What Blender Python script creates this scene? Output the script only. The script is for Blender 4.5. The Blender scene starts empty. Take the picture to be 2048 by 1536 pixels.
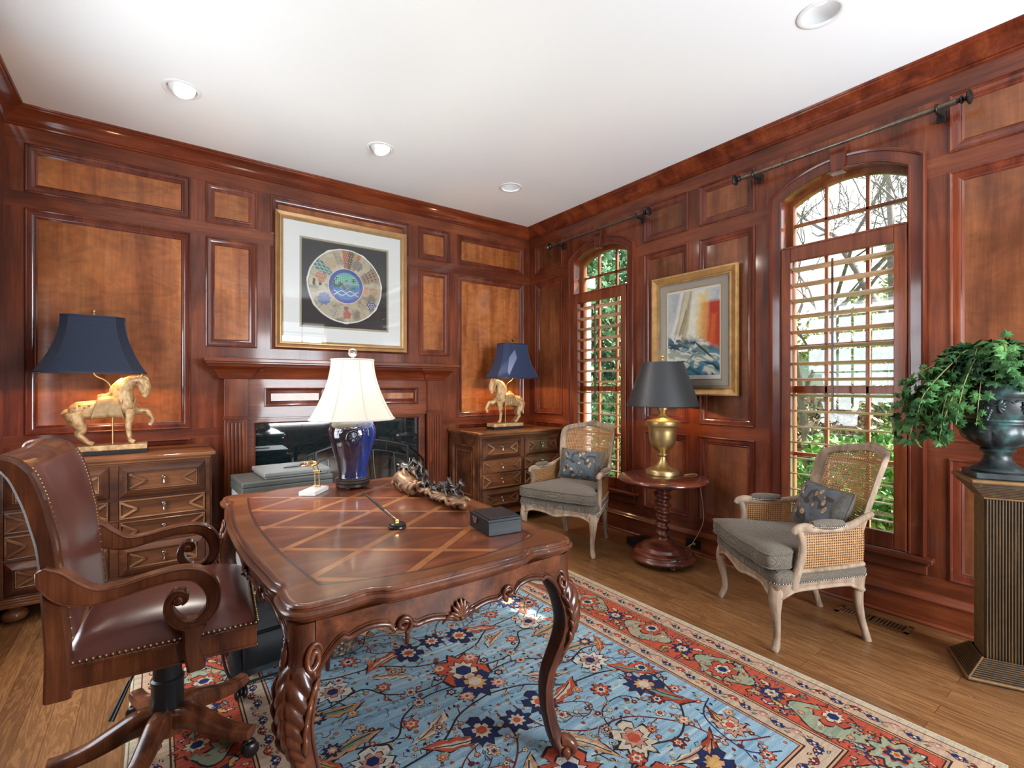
import bpy, bmesh, math, random
import numpy as np
from math import sin, cos, pi, radians as R, sqrt, atan2, hypot
from mathutils import Vector, Matrix, noise, Euler

random.seed(7)
SC = bpy.context.scene
COL = SC.collection

# ------------------------------------------------------------------ camera
cam_d = bpy.data.cameras.new('camera')
cam_d.sensor_width = 36.0
cam_d.lens = 972.5 / 2048 * 36
cam_d.shift_y = 0.00244
cam_d.clip_start = 0.05
cam = bpy.data.objects.new('camera', cam_d)
cam.location = (-3.4026, -4.3167, 1.295)
cam.rotation_euler = (pi / 2, 0, -R(36.198))
COL.objects.link(cam)
SC.camera = cam

# ------------------------------------------------------------------ world, sun, exposure
wd = bpy.data.worlds.new('sky')
SC.world = wd
wd.use_nodes = True
wn = wd.node_tree
wn.nodes.clear()
w_out = wn.nodes.new('ShaderNodeOutputWorld')
w_bg = wn.nodes.new('ShaderNodeBackground')
w_tc = wn.nodes.new('ShaderNodeTexCoord')
w_sep = wn.nodes.new('ShaderNodeSeparateXYZ')
w_rmp = wn.nodes.new('ShaderNodeValToRGB')
w_rmp.color_ramp.elements[0].position = 0.42
w_rmp.color_ramp.elements[0].color = (0.30, 0.34, 0.30, 1)
w_rmp.color_ramp.elements[1].position = 0.56
w_rmp.color_ramp.elements[1].color = (0.90, 0.96, 1.0, 1)
w_m = wn.nodes.new('ShaderNodeMath'); w_m.operation = 'MULTIPLY_ADD'
w_m.inputs[1].default_value = 0.5; w_m.inputs[2].default_value = 0.5
wn.links.new(w_tc.outputs['Generated'], w_sep.inputs[0])
wn.links.new(w_sep.outputs['Z'], w_m.inputs[0])
wn.links.new(w_m.outputs[0], w_rmp.inputs[0])
wn.links.new(w_rmp.outputs[0], w_bg.inputs[0])
w_bg.inputs[1].default_value = 2.3
wn.links.new(w_bg.outputs[0], w_out.inputs[0])

sun_d = bpy.data.lights.new('sun', 'SUN')
sun_d.energy = 24.0
sun_d.angle = R(0.6)
sun_d.color = (1.0, 0.94, 0.84)
sun = bpy.data.objects.new('sun', sun_d)
sun.location = (6, -6, 8)
sun.rotation_euler = Vector((1.78, -1.13, 2.42)).to_track_quat('Z', 'Y').to_euler()
COL.objects.link(sun)

SC.view_settings.view_transform = 'Standard'
SC.view_settings.look = 'None'
SC.view_settings.gamma = 1.0
SC.view_settings.use_curve_mapping = False
SC.view_settings.exposure = 1.02
SC.cycles.max_bounces = 7
SC.cycles.diffuse_bounces = 4
SC.cycles.glossy_bounces = 3
SC.cycles.transmission_bounces = 4
SC.cycles.transparent_max_bounces = 10
SC.cycles.sample_clamp_indirect = 6.0
SC.cycles.caustics_reflective = False
SC.cycles.caustics_refractive = False


def area(name, loc, rot, sx, sy, power, col=(1, 1, 1), portal=False, spread=None):
    d = bpy.data.lights.new(name, 'AREA')
    d.shape = 'RECTANGLE'; d.size = sx; d.size_y = sy; d.energy = power; d.color = col
    if portal: d.cycles.is_portal = True
    if spread: d.spread = spread
    o = bpy.data.objects.new(name, d); o.location = loc; o.rotation_euler = rot
    COL.objects.link(o)
    return o


def point(name, loc, power, col, r=0.03, parent=None):
    d = bpy.data.lights.new(name, 'POINT'); d.energy = power; d.color = col; d.shadow_soft_size = r
    o = bpy.data.objects.new(name, d); o.location = loc
    if parent: o.parent = parent
    COL.objects.link(o)
    return o


# added area lamps at unseen rear and left windows; portals on the right pair
area('daylight_lamp', (-1.2, -6.26, 1.45), (R(110), 0, 0), 1.3, 1.9, 125, (0.84, 0.93, 1.0))
area('daylight_lamp', (-4.26, -1.65, 1.5), (R(92), 0, R(-90)), 1.2, 1.9, 26, (0.80, 0.90, 1.0))
for wy in (-1.085, -3.09):
    area('daylight_lamp', (0.26, wy, 1.5), (0, R(90), 0), 2.3, 0.68, 0, portal=True)


# ------------------------------------------------------------------ helpers
def srgb(r, g, b):
    f = lambda c: (c / 255 / 12.92) if c / 255 <= 0.04045 else ((c / 255 + 0.055) / 1.055) ** 2.4
    return (f(r), f(g), f(b), 1.0)


class MB:
    """collects geometry; build() links it as one mesh object"""
    def __init__(self):
        self.v = []; self.f = []; self.m = []; self.c = []; self.uv = {}
        self.T = Matrix.Identity(4); self.col = None

    def add(self, pts, faces, mat=0, uvs=None):
        b = len(self.v)
        for p in pts: self.v.append(tuple(self.T @ Vector(p)))
        for k, f in enumerate(faces):
            if uvs: self.uv[len(self.f)] = [uvs[i] for i in f]
            self.f.append([b + i for i in f]); self.m.append(mat); self.c.append(self.col)

    def poly(self, pts, mat=0):
        self.add(pts, [list(range(len(pts)))], mat)

    def box(self, x0, y0, z0, x1, y1, z1, mat=0):
        p = [(x0, y0, z0), (x1, y0, z0), (x1, y1, z0), (x0, y1, z0), (x0, y0, z1), (x1, y0, z1), (x1, y1, z1), (x0, y1, z1)]
        self.add(p, [(0, 3, 2, 1), (4, 5, 6, 7), (0, 1, 5, 4), (1, 2, 6, 5), (2, 3, 7, 6), (3, 0, 4, 7)], mat)

    def loft(self, rings, mat=0, closed=True, caps=True, loop=False):
        n = len(rings[0]); pts = [p for r in rings for p in r]; fs = []
        m = len(rings)
        for i in range(m if loop else m - 1):
            j = (i + 1) % m
            for k in range(n if closed else n - 1):
                l = (k + 1) % n
                fs.append((i * n + k, i * n + l, j * n + l, j * n + k))
        if caps and closed and not loop:
            fs.append(tuple(reversed(range(n)))); fs.append(tuple((m - 1) * n + k for k in range(n)))
        self.add(pts, fs, mat)

    def lathe(self, prof, seg=32, c=(0, 0, 0), mat=0, caps=True, sx=1.0, sy=1.0):
        rings = []
        for r, z in prof:
            rings.append([(c[0] + r * sx * cos(2 * pi * k / seg), c[1] + r * sy * sin(2 * pi * k / seg), c[2] + z) for k in range(seg)])
        self.loft(rings, mat, caps=caps)

    def tube(self, path, rad, seg=8, mat=0, caps=True, flat=1.0, up=None):
        path = [Vector(p) for p in path]
        n = len(path)
        if not hasattr(rad, '__len__'): rad = [rad] * n
        rings = []; prev = None
        for i in range(n):
            t = (path[min(i + 1, n - 1)] - path[max(i - 1, 0)])
            if t.length < 1e-9: t = Vector((0, 0, 1))
            t.normalize()
            if prev is None:
                a = Vector(up) if up else (Vector((0, 0, 1)) if abs(t.z) < 0.9 else Vector((1, 0, 0)))
            else: a = prev
            a = (a - t * a.dot(t))
            if a.length < 1e-6: a = Vector((1, 0, 0)) - t * t.x
            a.normalize(); prev = a; b = t.cross(a)
            rings.append([tuple(path[i] + (a * cos(2 * pi * k / seg) + b * sin(2 * pi * k / seg) * flat) * rad[i]) for k in range(seg)])
        self.loft(rings, mat, caps=caps)

    def ell(self, c, r, seg=16, rot=None, mat=0):
        M_ = rot.to_matrix() if rot else Matrix.Identity(3)
        rings = []
        for i in range(1, seg // 2):
            a = pi * i / (seg // 2)
            rings.append([tuple(Vector(c) + M_ @ Vector((r[0] * sin(a) * cos(2 * pi * k / seg), r[1] * sin(a) * sin(2 * pi * k / seg), -r[2] * cos(a)))) for k in range(seg)])
        self.loft(rings, mat)

    def prism(self, poly, h0, h1, place, mat=0):
        a = [place(u, v, h0) for u, v in poly]; b = [place(u, v, h1) for u, v in poly]
        n = len(poly)
        fs = [tuple(reversed(range(n))), tuple(range(n, 2 * n))]
        for k in range(n): fs.append((k, (k + 1) % n, n + (k + 1) % n, n + k))
        self.add(a + b, fs, mat)

    def mitre(self, path, prof, place, closed=True, mat=0):
        """sweep prof [(outward offset, height)] round a 2D path (ccw) with mitred corners"""
        n = len(path); rings = []
        for i in range(n):
            p = Vector(path[i])
            q0 = Vector(path[(i - 1) % n]) if (closed or i > 0) else None
            q1 = Vector(path[(i + 1) % n]) if (closed or i < n - 1) else None
            nn = []
            for a, b in ((q0, p), (p, q1)):
                if a is None or b is None: continue
                d = (b - a)
                if d.length < 1e-9: continue
                d.normalize(); nn.append(Vector((d.y, -d.x)))
            if len(nn) == 2:
                s = nn[0] + nn[1]
                k = 2.0 / max(0.35, s.length_squared)
                nrm = s * k
            else: nrm = nn[0]
            rings.append([place(p.x + nrm.x * o, p.y + nrm.y * o, h) for o, h in prof])
        self.loft(rings, mat, loop=closed)

    def build(self, name, mats, parent=None, smooth=35, bevel=0, seg=2, sub=0, attr=False, loc=None):
        me = bpy.data.meshes.new(name)
        me.from_pydata(self.v, [], self.f)
        if not isinstance(mats, (list, tuple)): mats = [mats]
        for m in mats: me.materials.append(m)
        if len(mats) > 1: me.polygons.foreach_set('material_index', self.m)
        if attr:
            ca = me.color_attributes.new('col', 'FLOAT_COLOR', 'CORNER')
            buf = []
            for f, c in zip(self.f, self.c):
                buf += list(c or (1, 1, 1, 1)) * len(f)
            ca.data.foreach_set('color', buf)
        if self.uv:
            ul = me.uv_layers.new(name='UVMap'); k = 0
            for i, f in enumerate(self.f):
                for j in range(len(f)):
                    ul.data[k].uv = self.uv[i][j] if i in self.uv else (0, 0); k += 1
        me.validate(); me.update()
        if smooth:
            me.polygons.foreach_set('use_smooth', [True] * len(me.polygons))
            if smooth < 180: me.set_sharp_from_angle(angle=R(smooth))
        o = bpy.data.objects.new(name, me)
        COL.objects.link(o)
        if loc: o.location = loc
        if parent is not None: o.parent = parent
        if bevel:
            b = o.modifiers.new('bevel', 'BEVEL'); b.width = bevel; b.segments = seg; b.limit_method = 'ANGLE'; b.angle_limit = R(40)
            b.harden_normals = False
        if sub:
            s = o.modifiers.new('sub', 'SUBSURF'); s.levels = sub; s.render_levels = sub
        return o

    def fuse(self, name, mats, parent=None, voxel=0.004, it=6, fac=0.5, smooth=180, disp=None):
        """weld overlapping closed pieces into one continuous skin"""
        o = self.build('tmp', mats, smooth=0)
        r = o.modifiers.new('r', 'REMESH'); r.mode = 'VOXEL'; r.voxel_size = voxel
        if it:
            s = o.modifiers.new('s', 'SMOOTH'); s.factor = fac; s.iterations = it
        dg = bpy.context.evaluated_depsgraph_get(); dg.update()
        me = bpy.data.meshes.new_from_object(o.evaluated_get(dg))
        bpy.data.objects.remove(o)
        me.name = name
        me.polygons.foreach_set('use_smooth', [True] * len(me.polygons))
        n = bpy.data.objects.new(name, me); COL.objects.link(n)
        if parent is not None: n.parent = parent
        return n


def smoothpath(pts, n=6, closed=False):
    """Catmull-Rom through pts"""
    P = [Vector(p) for p in pts]; out = []; m = len(P)
    rng = range(m) if closed else range(m - 1)
    for i in rng:
        if closed: a, b, c, d = P[(i - 1) % m], P[i], P[(i + 1) % m], P[(i + 2) % m]
        else: a, b, c, d = P[max(i - 1, 0)], P[i], P[i + 1], P[min(i + 2, m - 1)]
        for k in range(n):
            t = k / n
            out.append(0.5 * ((2 * b) + (c - a) * t + (2 * a - 5 * b + 4 * c - d) * t * t + (3 * b - a - 3 * c + d) * t ** 3))
    if not closed: out.append(P[-1])
    return out


def lerp_list(vals, n):
    out = []
    for i in range(n):
        t = i / (n - 1) * (len(vals) - 1); k = min(int(t), len(vals) - 2)
        out.append(vals[k] + (vals[k + 1] - vals[k]) * (t - k))
    return out


def tag(o, label=None, cat=None, group=None, kind=None):
    if label: o['label'] = label
    if cat: o['category'] = cat
    if group: o['group'] = group
    if kind: o['kind'] = kind
    return o


def thing(name, label, cat, loc=(0, 0, 0), rz=0, group=None):
    o = bpy.data.objects.new(name, None); COL.objects.link(o)
    o.empty_display_size = 0.1
    o.location = loc; o.rotation_euler = (0, 0, rz)
    return tag(o, label, cat, group)


def dup(o, loc=None, rz=None, label=None, parent=None):
    c = o.copy(); COL.objects.link(c)
    if parent is not None: c.parent = parent
    if loc is not None: c.location = loc
    if rz is not None: c.rotation_euler = (0, 0, rz)
    if label: c['label'] = label
    for ch in list(o.children): dup(ch, parent=c)
    return c


XZ = lambda y: (lambda u, v, h: (u, y - h, v))          # back wall: u=x, v=z, h towards the room
YZ = lambda x: (lambda u, v, h: (x - h, -u, v))         # right wall: u=-y, v=z, h towards the room
XY = lambda u, v, h: (u, v, h)
# ------------------------------------------------------------------ materials
def nt(name):
    m = bpy.data.materials.new(name); m.use_nodes = True
    t = m.node_tree; t.nodes.clear()
    o = t.nodes.new('ShaderNodeOutputMaterial'); b = t.nodes.new('ShaderNodeBsdfPrincipled')
    t.links.new(b.outputs[0], o.inputs[0])
    return m, t, b


def N(t, kind, **kw):
    n = t.nodes.new('ShaderNode' + kind)
    for k, v in kw.items():
        if k in n.inputs: n.inputs[k].default_value = v
        else: setattr(n, k, v)
    return n


def L(t, a, b): t.links.new(a, b)


def coords(t, scale=(1, 1, 1), rnd=0.0, what='Object', rot=(0, 0, 0)):
    tc = N(t, 'TexCoord'); mp = N(t, 'Mapping')
    mp.inputs['Scale'].default_value = scale; mp.inputs['Rotation'].default_value = rot
    L(t, tc.outputs[what], mp.inputs[0])
    if rnd:
        oi = N(t, 'ObjectInfo'); vm = N(t, 'VectorMath', operation='SCALE'); cx = N(t, 'CombineXYZ')
        for i in range(3): L(t, oi.outputs['Random'], cx.inputs[i])
        L(t, cx.outputs[0], vm.inputs[0]); vm.inputs['Scale'].default_value = rnd
        L(t, vm.outputs[0], mp.inputs['Location'])
    return mp.outputs[0]


def ramp(t, fac, stops):
    r = N(t, 'ValToRGB'); e = r.color_ramp.elements
    e[0].position, e[0].color = stops[0]; e[1].position, e[1].color = stops[-1]
    for p, c in stops[1:-1]:
        x = e.new(p); x.color = c
    L(t, fac, r.inputs[0]); return r.outputs[0]


def mix(t, a, b, fac, blend='MIX'):
    m = N(t, 'Mix', data_type='RGBA', blend_type=blend)
    for s, v in ((6, a), (7, b)):
        if hasattr(v, 'is_output') or hasattr(v, 'node'): L(t, v, m.inputs[s])
        else: m.inputs[s].default_value = v
    if hasattr(fac, 'node'): L(t, fac, m.inputs[0])
    else: m.inputs[0].default_value = fac
    return m.outputs[2]


def math_(t, op, a, b=None, c=None):
    m = N(t, 'Math', operation=op)
    for i, v in enumerate((a, b, c)):
        if v is None: continue
        if hasattr(v, 'node'): L(t, v, m.inputs[i])
        else: m.inputs[i].default_value = v
    return m.outputs[0]


def bump(t, b, h, st=0.2, dist=0.01):
    n = N(t, 'Bump'); n.inputs['Strength'].default_value = st; n.inputs['Distance'].default_value = dist
    L(t, h, n.inputs['Height']); L(t, n.outputs[0], b.inputs['Normal'])


def plain(name, col, rough=0.5, metal=0.0, coat=0.0, emit=None, spec=0.5, noise_amt=0.0, nscale=40, sheen=0.0):
    m, t, b = nt(name)
    b.inputs['Base Color'].default_value = col; b.inputs['Roughness'].default_value = rough
    b.inputs['Metallic'].default_value = metal; b.inputs['Coat Weight'].default_value = coat
    b.inputs['Coat Roughness'].default_value = 0.08
    b.inputs['Specular IOR Level'].default_value = spec
    if sheen: b.inputs['Sheen Weight'].default_value = sheen
    n = N(t, 'TexNoise', Scale=nscale, Detail=3.0)
    L(t, coords(t), n.inputs['Vector'])
    if noise_amt:
        d = tuple(c * (1 - noise_amt) for c in col[:3]) + (1,)
        L(t, ramp(t, n.outputs[0], [(0.3, d), (0.7, col)]), b.inputs['Base Color'])
        bump(t, b, n.outputs[0], 0.15, 0.003)
    if emit:
        b.inputs['Emission Color'].default_value = emit[0]; b.inputs['Emission Strength'].default_value = emit[1]
    return m


def wood(name, dark, mid, light, axis='z', rough=0.28, coat=0.5, blotch=0.35, scale=1.0, grain=0.5, bmp=0.04, ck=.85, curl=0):
    m, t, b = nt(name)
    k = {'x': (0.12, 1, 1), 'y': (1, 0.12, 1), 'z': (1, 1, 0.12)}[axis]
    v = coords(t, tuple(c * 9 * scale for c in k), rnd=37)
    n1 = N(t, 'TexNoise', Scale=1.0, Detail=5.0, Roughness=0.55, Distortion=0.5); L(t, v, n1.inputs['Vector'])
    v2 = coords(t, tuple((c if c == 1 else 0.05) * 70 * scale for c in k), rnd=11)
    n2 = N(t, 'TexNoise', Scale=1.0, Detail=3.0, Roughness=0.7); L(t, v2, n2.inputs['Vector'])
    v3 = coords(t, (2.2 * scale,) * 3, rnd=23)
    n3 = N(t, 'TexNoise', Scale=1.0, Detail=4.0, Roughness=0.55, Distortion=0.8); L(t, v3, n3.inputs['Vector'])
    c1 = ramp(t, n1.outputs[0], [(0.32, dark), (0.5, mid), (0.7, light)])
    c2 = ramp(t, n2.outputs[0], [(0.35, (1 - grain, 1 - grain, 1 - grain, 1)), (0.6, (1, 1, 1, 1))])
    c = mix(t, c1, c2, 0.6, 'MULTIPLY')
    c3 = ramp(t, n3.outputs[0], [(0.35, (1 - blotch,) * 3 + (1,)), (0.62, (1, 1, 1, 1))])
    c = mix(t, c, c3, 1.0, 'MULTIPLY')
    if curl:      # curly figure running across the grain
        n4 = N(t, 'TexNoise', Scale=1.0, Detail=3.0, Roughness=0.5, Distortion=3.2); L(t, coords(t, (3.4, 3.4, 7.5), rnd=5), n4.inputs['Vector'])
        c = mix(t, c, ramp(t, n4.outputs[0], [(0.36, (1 - curl,) * 3 + (1,)), (0.60, (1, 1, 1, 1))]), 1.0, 'MULTIPLY')
    L(t, c, b.inputs['Base Color'])
    b.inputs['Roughness'].default_value = rough + .12; b.inputs['Specular IOR Level'].default_value = 0.25
    b.inputs['Coat Weight'].default_value = coat * ck; b.inputs['Coat Roughness'].default_value = 0.09
    h = math_(t, 'MULTIPLY_ADD', n3.outputs[0], 0.8, n2.outputs[0])
    bump(t, b, h, bmp, 0.01)
    return m


def C(*a): return tuple(a) + (1,)


CH_D, CH_M, CH_L = C(.095, .019, .007), C(.195, .042, .014), C(.28, .07, .022)
STILE_V = wood('cherry_upright', CH_D, CH_M, CH_L, 'z')
STILE_X = wood('cherry_rail', CH_D, CH_M, CH_L, 'x')
STILE_Y = wood('cherry_side_rail', CH_D, CH_M, CH_L, 'y')
PD, PM, PL = C(.28, .072, .017), C(.44, .135, .036), C(.56, .20, .058)
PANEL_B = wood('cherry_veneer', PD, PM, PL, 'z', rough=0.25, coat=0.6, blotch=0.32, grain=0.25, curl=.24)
PANEL_SHADE = wood('cherry_veneer_shaded', C(.12, .033, .012), C(.215, .065, .023), C(.30, .10, .035), 'z', rough=0.25, coat=0.5, blotch=0.35, grain=0.3, curl=.18)  # back wall's veneer darkened; shade of the backlit wall in its colour
MOULD = wood('cherry_moulding', C(.08, .014, .006), C(.15, .028, .011), C(.22, .050, .018), 'z', rough=0.2, coat=0.8, blotch=0.2)
CROWN_M = wood('cherry_crown', C(.10, .017, .006), C(.21, .037, .012), C(.31, .068, .02), 'x', rough=0.2, coat=0.8, blotch=0.3)
WINWOOD = wood('window_wood', C(.15, .04, .012), C(.28, .08, .022), C(.36, .12, .035), 'z', rough=0.35, coat=0.3)
CHEST = wood('chest_wood', C(.09, .028, .010), C(.21, .073, .026), C(.32, .125, .045), 'x', rough=0.3, coat=0.4, blotch=0.35)
CHEST_D = wood('chest_dark_wood', C(.05, .016, .008), C(.115, .038, .016), C(.19, .066, .026), 'x', rough=0.3, coat=0.4)
DESKW = wood('desk_wood', C(.055, .015, .007), C(.15, .042, .015), C(.235, .072, .025), 'y', rough=0.25, coat=0.6, blotch=0.4, scale=1.4)
DESKLEG = wood('desk_leg_wood', C(.048, .013, .007), C(.125, .035, .014), C(.21, .063, .023), 'z', rough=0.25, coat=0.6, blotch=0.45, scale=2)
CHAIRW = wood('office_chair_wood', C(.055, .015, .007), C(.14, .040, .015), C(.225, .070, .025), 'z', rough=0.25, coat=0.6, blotch=0.4, scale=1.6)
TABLEW = wood('round_table_wood', C(.045, .01, .006), C(.12, .025, .013), C(.22, .055, .025), 'y', rough=0.18, coat=0.9, blotch=0.35, scale=1.5)
LIMED = wood('limed_oak', C(.24, .16, .105), C(.39, .275, .19), C(.50, .375, .27), 'z', rough=0.6, coat=0.0, blotch=0.25, scale=2.2, grain=0.4, bmp=0.15)
GREYWOOD = plain('dark_trim', C(.03, .02, .015), 0.4)

# floor planks
def make_floor():
    m, t, b = nt('oak_planks')
    v = coords(t, (1, 1, 1), rot=(0, 0, R(90)))
    br = N(t, 'TexBrick'); L(t, v, br.inputs['Vector'])
    br.offset = 0.37; br.offset_frequency = 2
    for k, x in (('Scale', 1.0), ('Brick Width', 1.25), ('Row Height', 0.083), ('Mortar Size', 0.0012), ('Mortar Smooth', 0.3), ('Bias', -0.1)):
        br.inputs[k].default_value = x
    br.inputs['Color1'].default_value = C(.31, .15, .058); br.inputs['Color2'].default_value = C(.17, .076, .029)
    br.inputs['Mortar'].default_value = C(.08, .035, .015)
    # each plank shifts the grain lookup
    n0 = N(t, 'VectorMath', operation='ADD'); L(t, coords(t, (11, 0.9, 1)), n0.inputs[0])
    sc = N(t, 'VectorMath', operation='SCALE'); L(t, br.outputs['Color'], sc.inputs[0]); sc.inputs['Scale'].default_value = 60
    L(t, sc.outputs[0], n0.inputs[1])
    n1 = N(t, 'TexNoise', Scale=1.0, Detail=5.0, Roughness=0.62, Distortion=1.8); L(t, n0.outputs[0], n1.inputs['Vector'])
    n2 = N(t, 'TexNoise', Scale=1.0, Detail=2.0); L(t, coords(t, (160, 5, 1)), n2.inputs['Vector'])
    wv = math_(t, 'SINE', math_(t, 'MULTIPLY', n1.outputs[0], 55.0))
    g = ramp(t, wv, [(0.0, C(.62, .55, .5)), (0.55, C(1, 1, 1))])
    c = mix(t, br.outputs['Color'], g, 0.8, 'MULTIPLY')
    c = mix(t, c, ramp(t, n2.outputs[0], [(0.35, C(.72, .68, .64)), (0.6, C(1, 1, 1))]), 0.6, 'MULTIPLY')
    L(t, c, b.inputs['Base Color'])
    b.inputs['Roughness'].default_value = 0.38; b.inputs['Specular IOR Level'].default_value = 0.3; b.inputs['Coat Weight'].default_value = 0.2; b.inputs['Coat Roughness'].default_value = 0.15
    bump(t, b, math_(t, 'ADD', n2.outputs[0], math_(t, 'MULTIPLY', br.outputs['Fac'], -1.5)), 0.08, 0.004)
    return m
FLOOR = make_floor()
CEIL = plain('ceiling_paint', C(.90, .91, .92), 0.9)
WHITE = plain('white_enamel', C(.85, .85, .84), 0.35)
BULB = plain('lit_bulb', C(1, 1, 1), 0.5, emit=(C(1, .97, .92), 14))
BULB_OFF = plain('frosted_lens', C(.95, .95, .95), 0.4, emit=(C(1, .98, .95), 0.55))
BULB_SOFT = plain('soft_lit_bulb', C(1, 1, 1), 0.5, emit=(C(1, .98, .95), 1.6))
BLACK = plain('black_metal', C(.012, .012, .013), 0.35, 0.2)
BRONZE = plain('bronze_rod', C(.22, .17, .13), 0.25, 0.85, noise_amt=0.4)
NICKEL = plain('nickel', C(.5, .47, .42), 0.2, 1.0)
GOLDF = plain('gold_frame_leaf', C(.55, .33, .13), 0.38, 0.45, noise_amt=0.25, nscale=12)
GOLDD = plain('aged_gold_leaf', C(.55, .31, .11), 0.4, 0.4, noise_amt=0.35, nscale=18)
def make_gilt():
    m, t, b = nt('gilded_ceramic')
    n = N(t, 'TexNoise', Scale=26, Detail=6.0, Roughness=0.65); L(t, coords(t), n.inputs['Vector'])
    L(t, ramp(t, n.outputs[0], [(0.32, C(.20, .09, .03)), (0.46, C(.47, .27, .11)), (0.66, C(.66, .45, .22))]), b.inputs['Base Color'])
    b.inputs['Roughness'].default_value = 0.5; b.inputs['Metallic'].default_value = 0.1; b.inputs['Coat Weight'].default_value = 0.25
    n2 = N(t, 'TexNoise', Scale=90, Detail=3.0); L(t, coords(t), n2.inputs['Vector'])
    bump(t, b, n2.outputs[0], 0.35, 0.003)
    return m
GILT = make_gilt()
BRASS = plain('aged_brass', C(.56, .40, .17), 0.38, 0.9, noise_amt=0.25, nscale=9)
BRIGHTBRASS = plain('bright_brass', C(.75, .48, .16), 0.18, 1.0)
MARBLE = plain('white_marble', C(.85, .84, .80), 0.25, noise_amt=0.12, nscale=8)
def make_cloth(name, c1, c2, sc=900, rough=0.9, st=0.4):
    m, t, b = nt(name)
    v = coords(t)
    w1 = N(t, 'TexWave', Scale=sc / 3, Distortion=0.6, Detail=1.0); w1.bands_direction = 'X'; L(t, v, w1.inputs['Vector'])
    w2 = N(t, 'TexWave', Scale=sc / 3, Distortion=0.6, Detail=1.0); w2.bands_direction = 'Z'; L(t, v, w2.inputs['Vector'])
    w3 = N(t, 'TexWave', Scale=sc / 3, Distortion=0.6, Detail=1.0); w3.bands_direction = 'Y'; L(t, v, w3.inputs['Vector'])
    n = N(t, 'TexNoise', Scale=sc / 5, Detail=3.0); L(t, v, n.inputs['Vector'])
    s = math_(t, 'ADD', math_(t, 'ADD', w1.outputs['Fac'], w2.outputs['Fac']), w3.outputs['Fac'])
    s = math_(t, 'MULTIPLY_ADD', s, 0.2, math_(t, 'MULTIPLY', n.outputs[0], 0.5))
    L(t, ramp(t, s, [(0.35, c1), (0.75, c2)]), b.inputs['Base Color'])
    b.inputs['Roughness'].default_value = rough; b.inputs['Sheen Weight'].default_value = 0.15
    b.inputs['Specular IOR Level'].default_value = 0.2
    bump(t, b, s, st, 0.002)
    return m
TWEED = make_cloth('grey_tweed', C(.042, .032, .023), C(.20, .165, .125), 700)
NAVY = make_cloth('navy_silk', C(.006, .009, .020), C(.014, .020, .042), 1400, 0.55, 0.1)
NAVYTRIM = plain('navy_braid', C(.012, .016, .04), 0.6)
BLUESHADE = make_cloth('blue_silk', C(.012, .020, .055), C(.028, .042, .10), 1400, 0.5, 0.1)
SHADEDK = plain('charcoal_card', C(.030, .032, .035), 0.42, noise_amt=0.1, nscale=200)
def make_leather(name, c1, c2, rough=0.3, coat=.25):
    m, t, b = nt(name)
    n = N(t, 'TexNoise', Scale=5, Detail=4.0); L(t, coords(t), n.inputs['Vector'])
    L(t, ramp(t, n.outputs[0], [(0.3, c1), (0.7, c2)]), b.inputs['Base Color'])
    vo = N(t, 'TexVoronoi', Scale=420); L(t, coords(t), vo.inputs['Vector'])
    b.inputs['Roughness'].default_value = rough; b.inputs['Specular IOR Level'].default_value = .25 + coat; b.inputs['Coat Weight'].default_value = coat; b.inputs['Coat Roughness'].default_value = 0.25
    bump(t, b, vo.outputs['Distance'], 0.12, 0.001)
    return m
CHEST_HI = wood('chest_beading_highlight', C(.14, .055, .022), C(.27, .115, .05), C(.38, .18, .08), 'x', rough=0.2, coat=0.6)  # chest wood lightened; edge highlights of the beading put into its colour
LEATHER = make_leather('oxblood_leather', C(.10, .030, .023), C(.15, .050, .038), 0.30)
BLKLEATHER = make_leather('black_leather', C(.006, .008, .010), C(.012, .015, .018), 0.42, .05)
BAGM = make_leather('black_nylon', C(.006, .007, .009), C(.011, .013, .015), 0.55, .0)
def make_shade_lit():
    m, t, b = nt('ivory_shade')
    n = N(t, 'TexNoise', Scale=300, Detail=2.0); L(t, coords(t), n.inputs['Vector'])
    L(t, ramp(t, n.outputs[0], [(0.3, C(.76, .73, .66)), (0.7, C(.84, .81, .75))]), b.inputs['Base Color'])
    b.inputs['Roughness'].default_value = 0.8
    tr = N(t, 'BsdfTranslucent'); tr.inputs[0].default_value = C(.90, .85, .74)
    mx = N(t, 'MixShader'); mx.inputs[0].default_value = 0.45
    o = [x for x in t.nodes if x.type == 'OUTPUT_MATERIAL'][0]
    L(t, b.outputs[0], mx.inputs[1]); L(t, tr.outputs[0], mx.inputs[2]); L(t, mx.outputs[0], o.inputs[0])
    return m
IVORY = make_shade_lit()
SHADEPIPE = plain('ivory_piping', C(.62, .58, .50), 0.8)
def make_glaze():
    m, t, b = nt('blue_glaze')
    tc = N(t, 'TexCoord'); sp = N(t, 'SeparateXYZ'); L(t, tc.outputs['Object'], sp.inputs[0])
    n = N(t, 'TexNoise', Scale=7, Detail=5.0, Roughness=0.6); L(t, coords(t, (1, 1, 0.45)), n.inputs['Vector'])
    f = math_(t, 'MULTIPLY_ADD', n.outputs[0], 0.75, math_(t, 'MULTIPLY', sp.outputs['X'], 2.2))
    L(t, ramp(t, f, [(0.18, C(.014, .012, .018)), (0.42, C(.012, .022, .075)), (0.58, C(.006, .040, .26))]), b.inputs['Base Color'])
    b.inputs['Roughness'].default_value = 0.06; b.inputs['Coat Weight'].default_value = 1.0; b.inputs['Coat Roughness'].default_value = 0.02
    return m
GLAZE = make_glaze()
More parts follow.
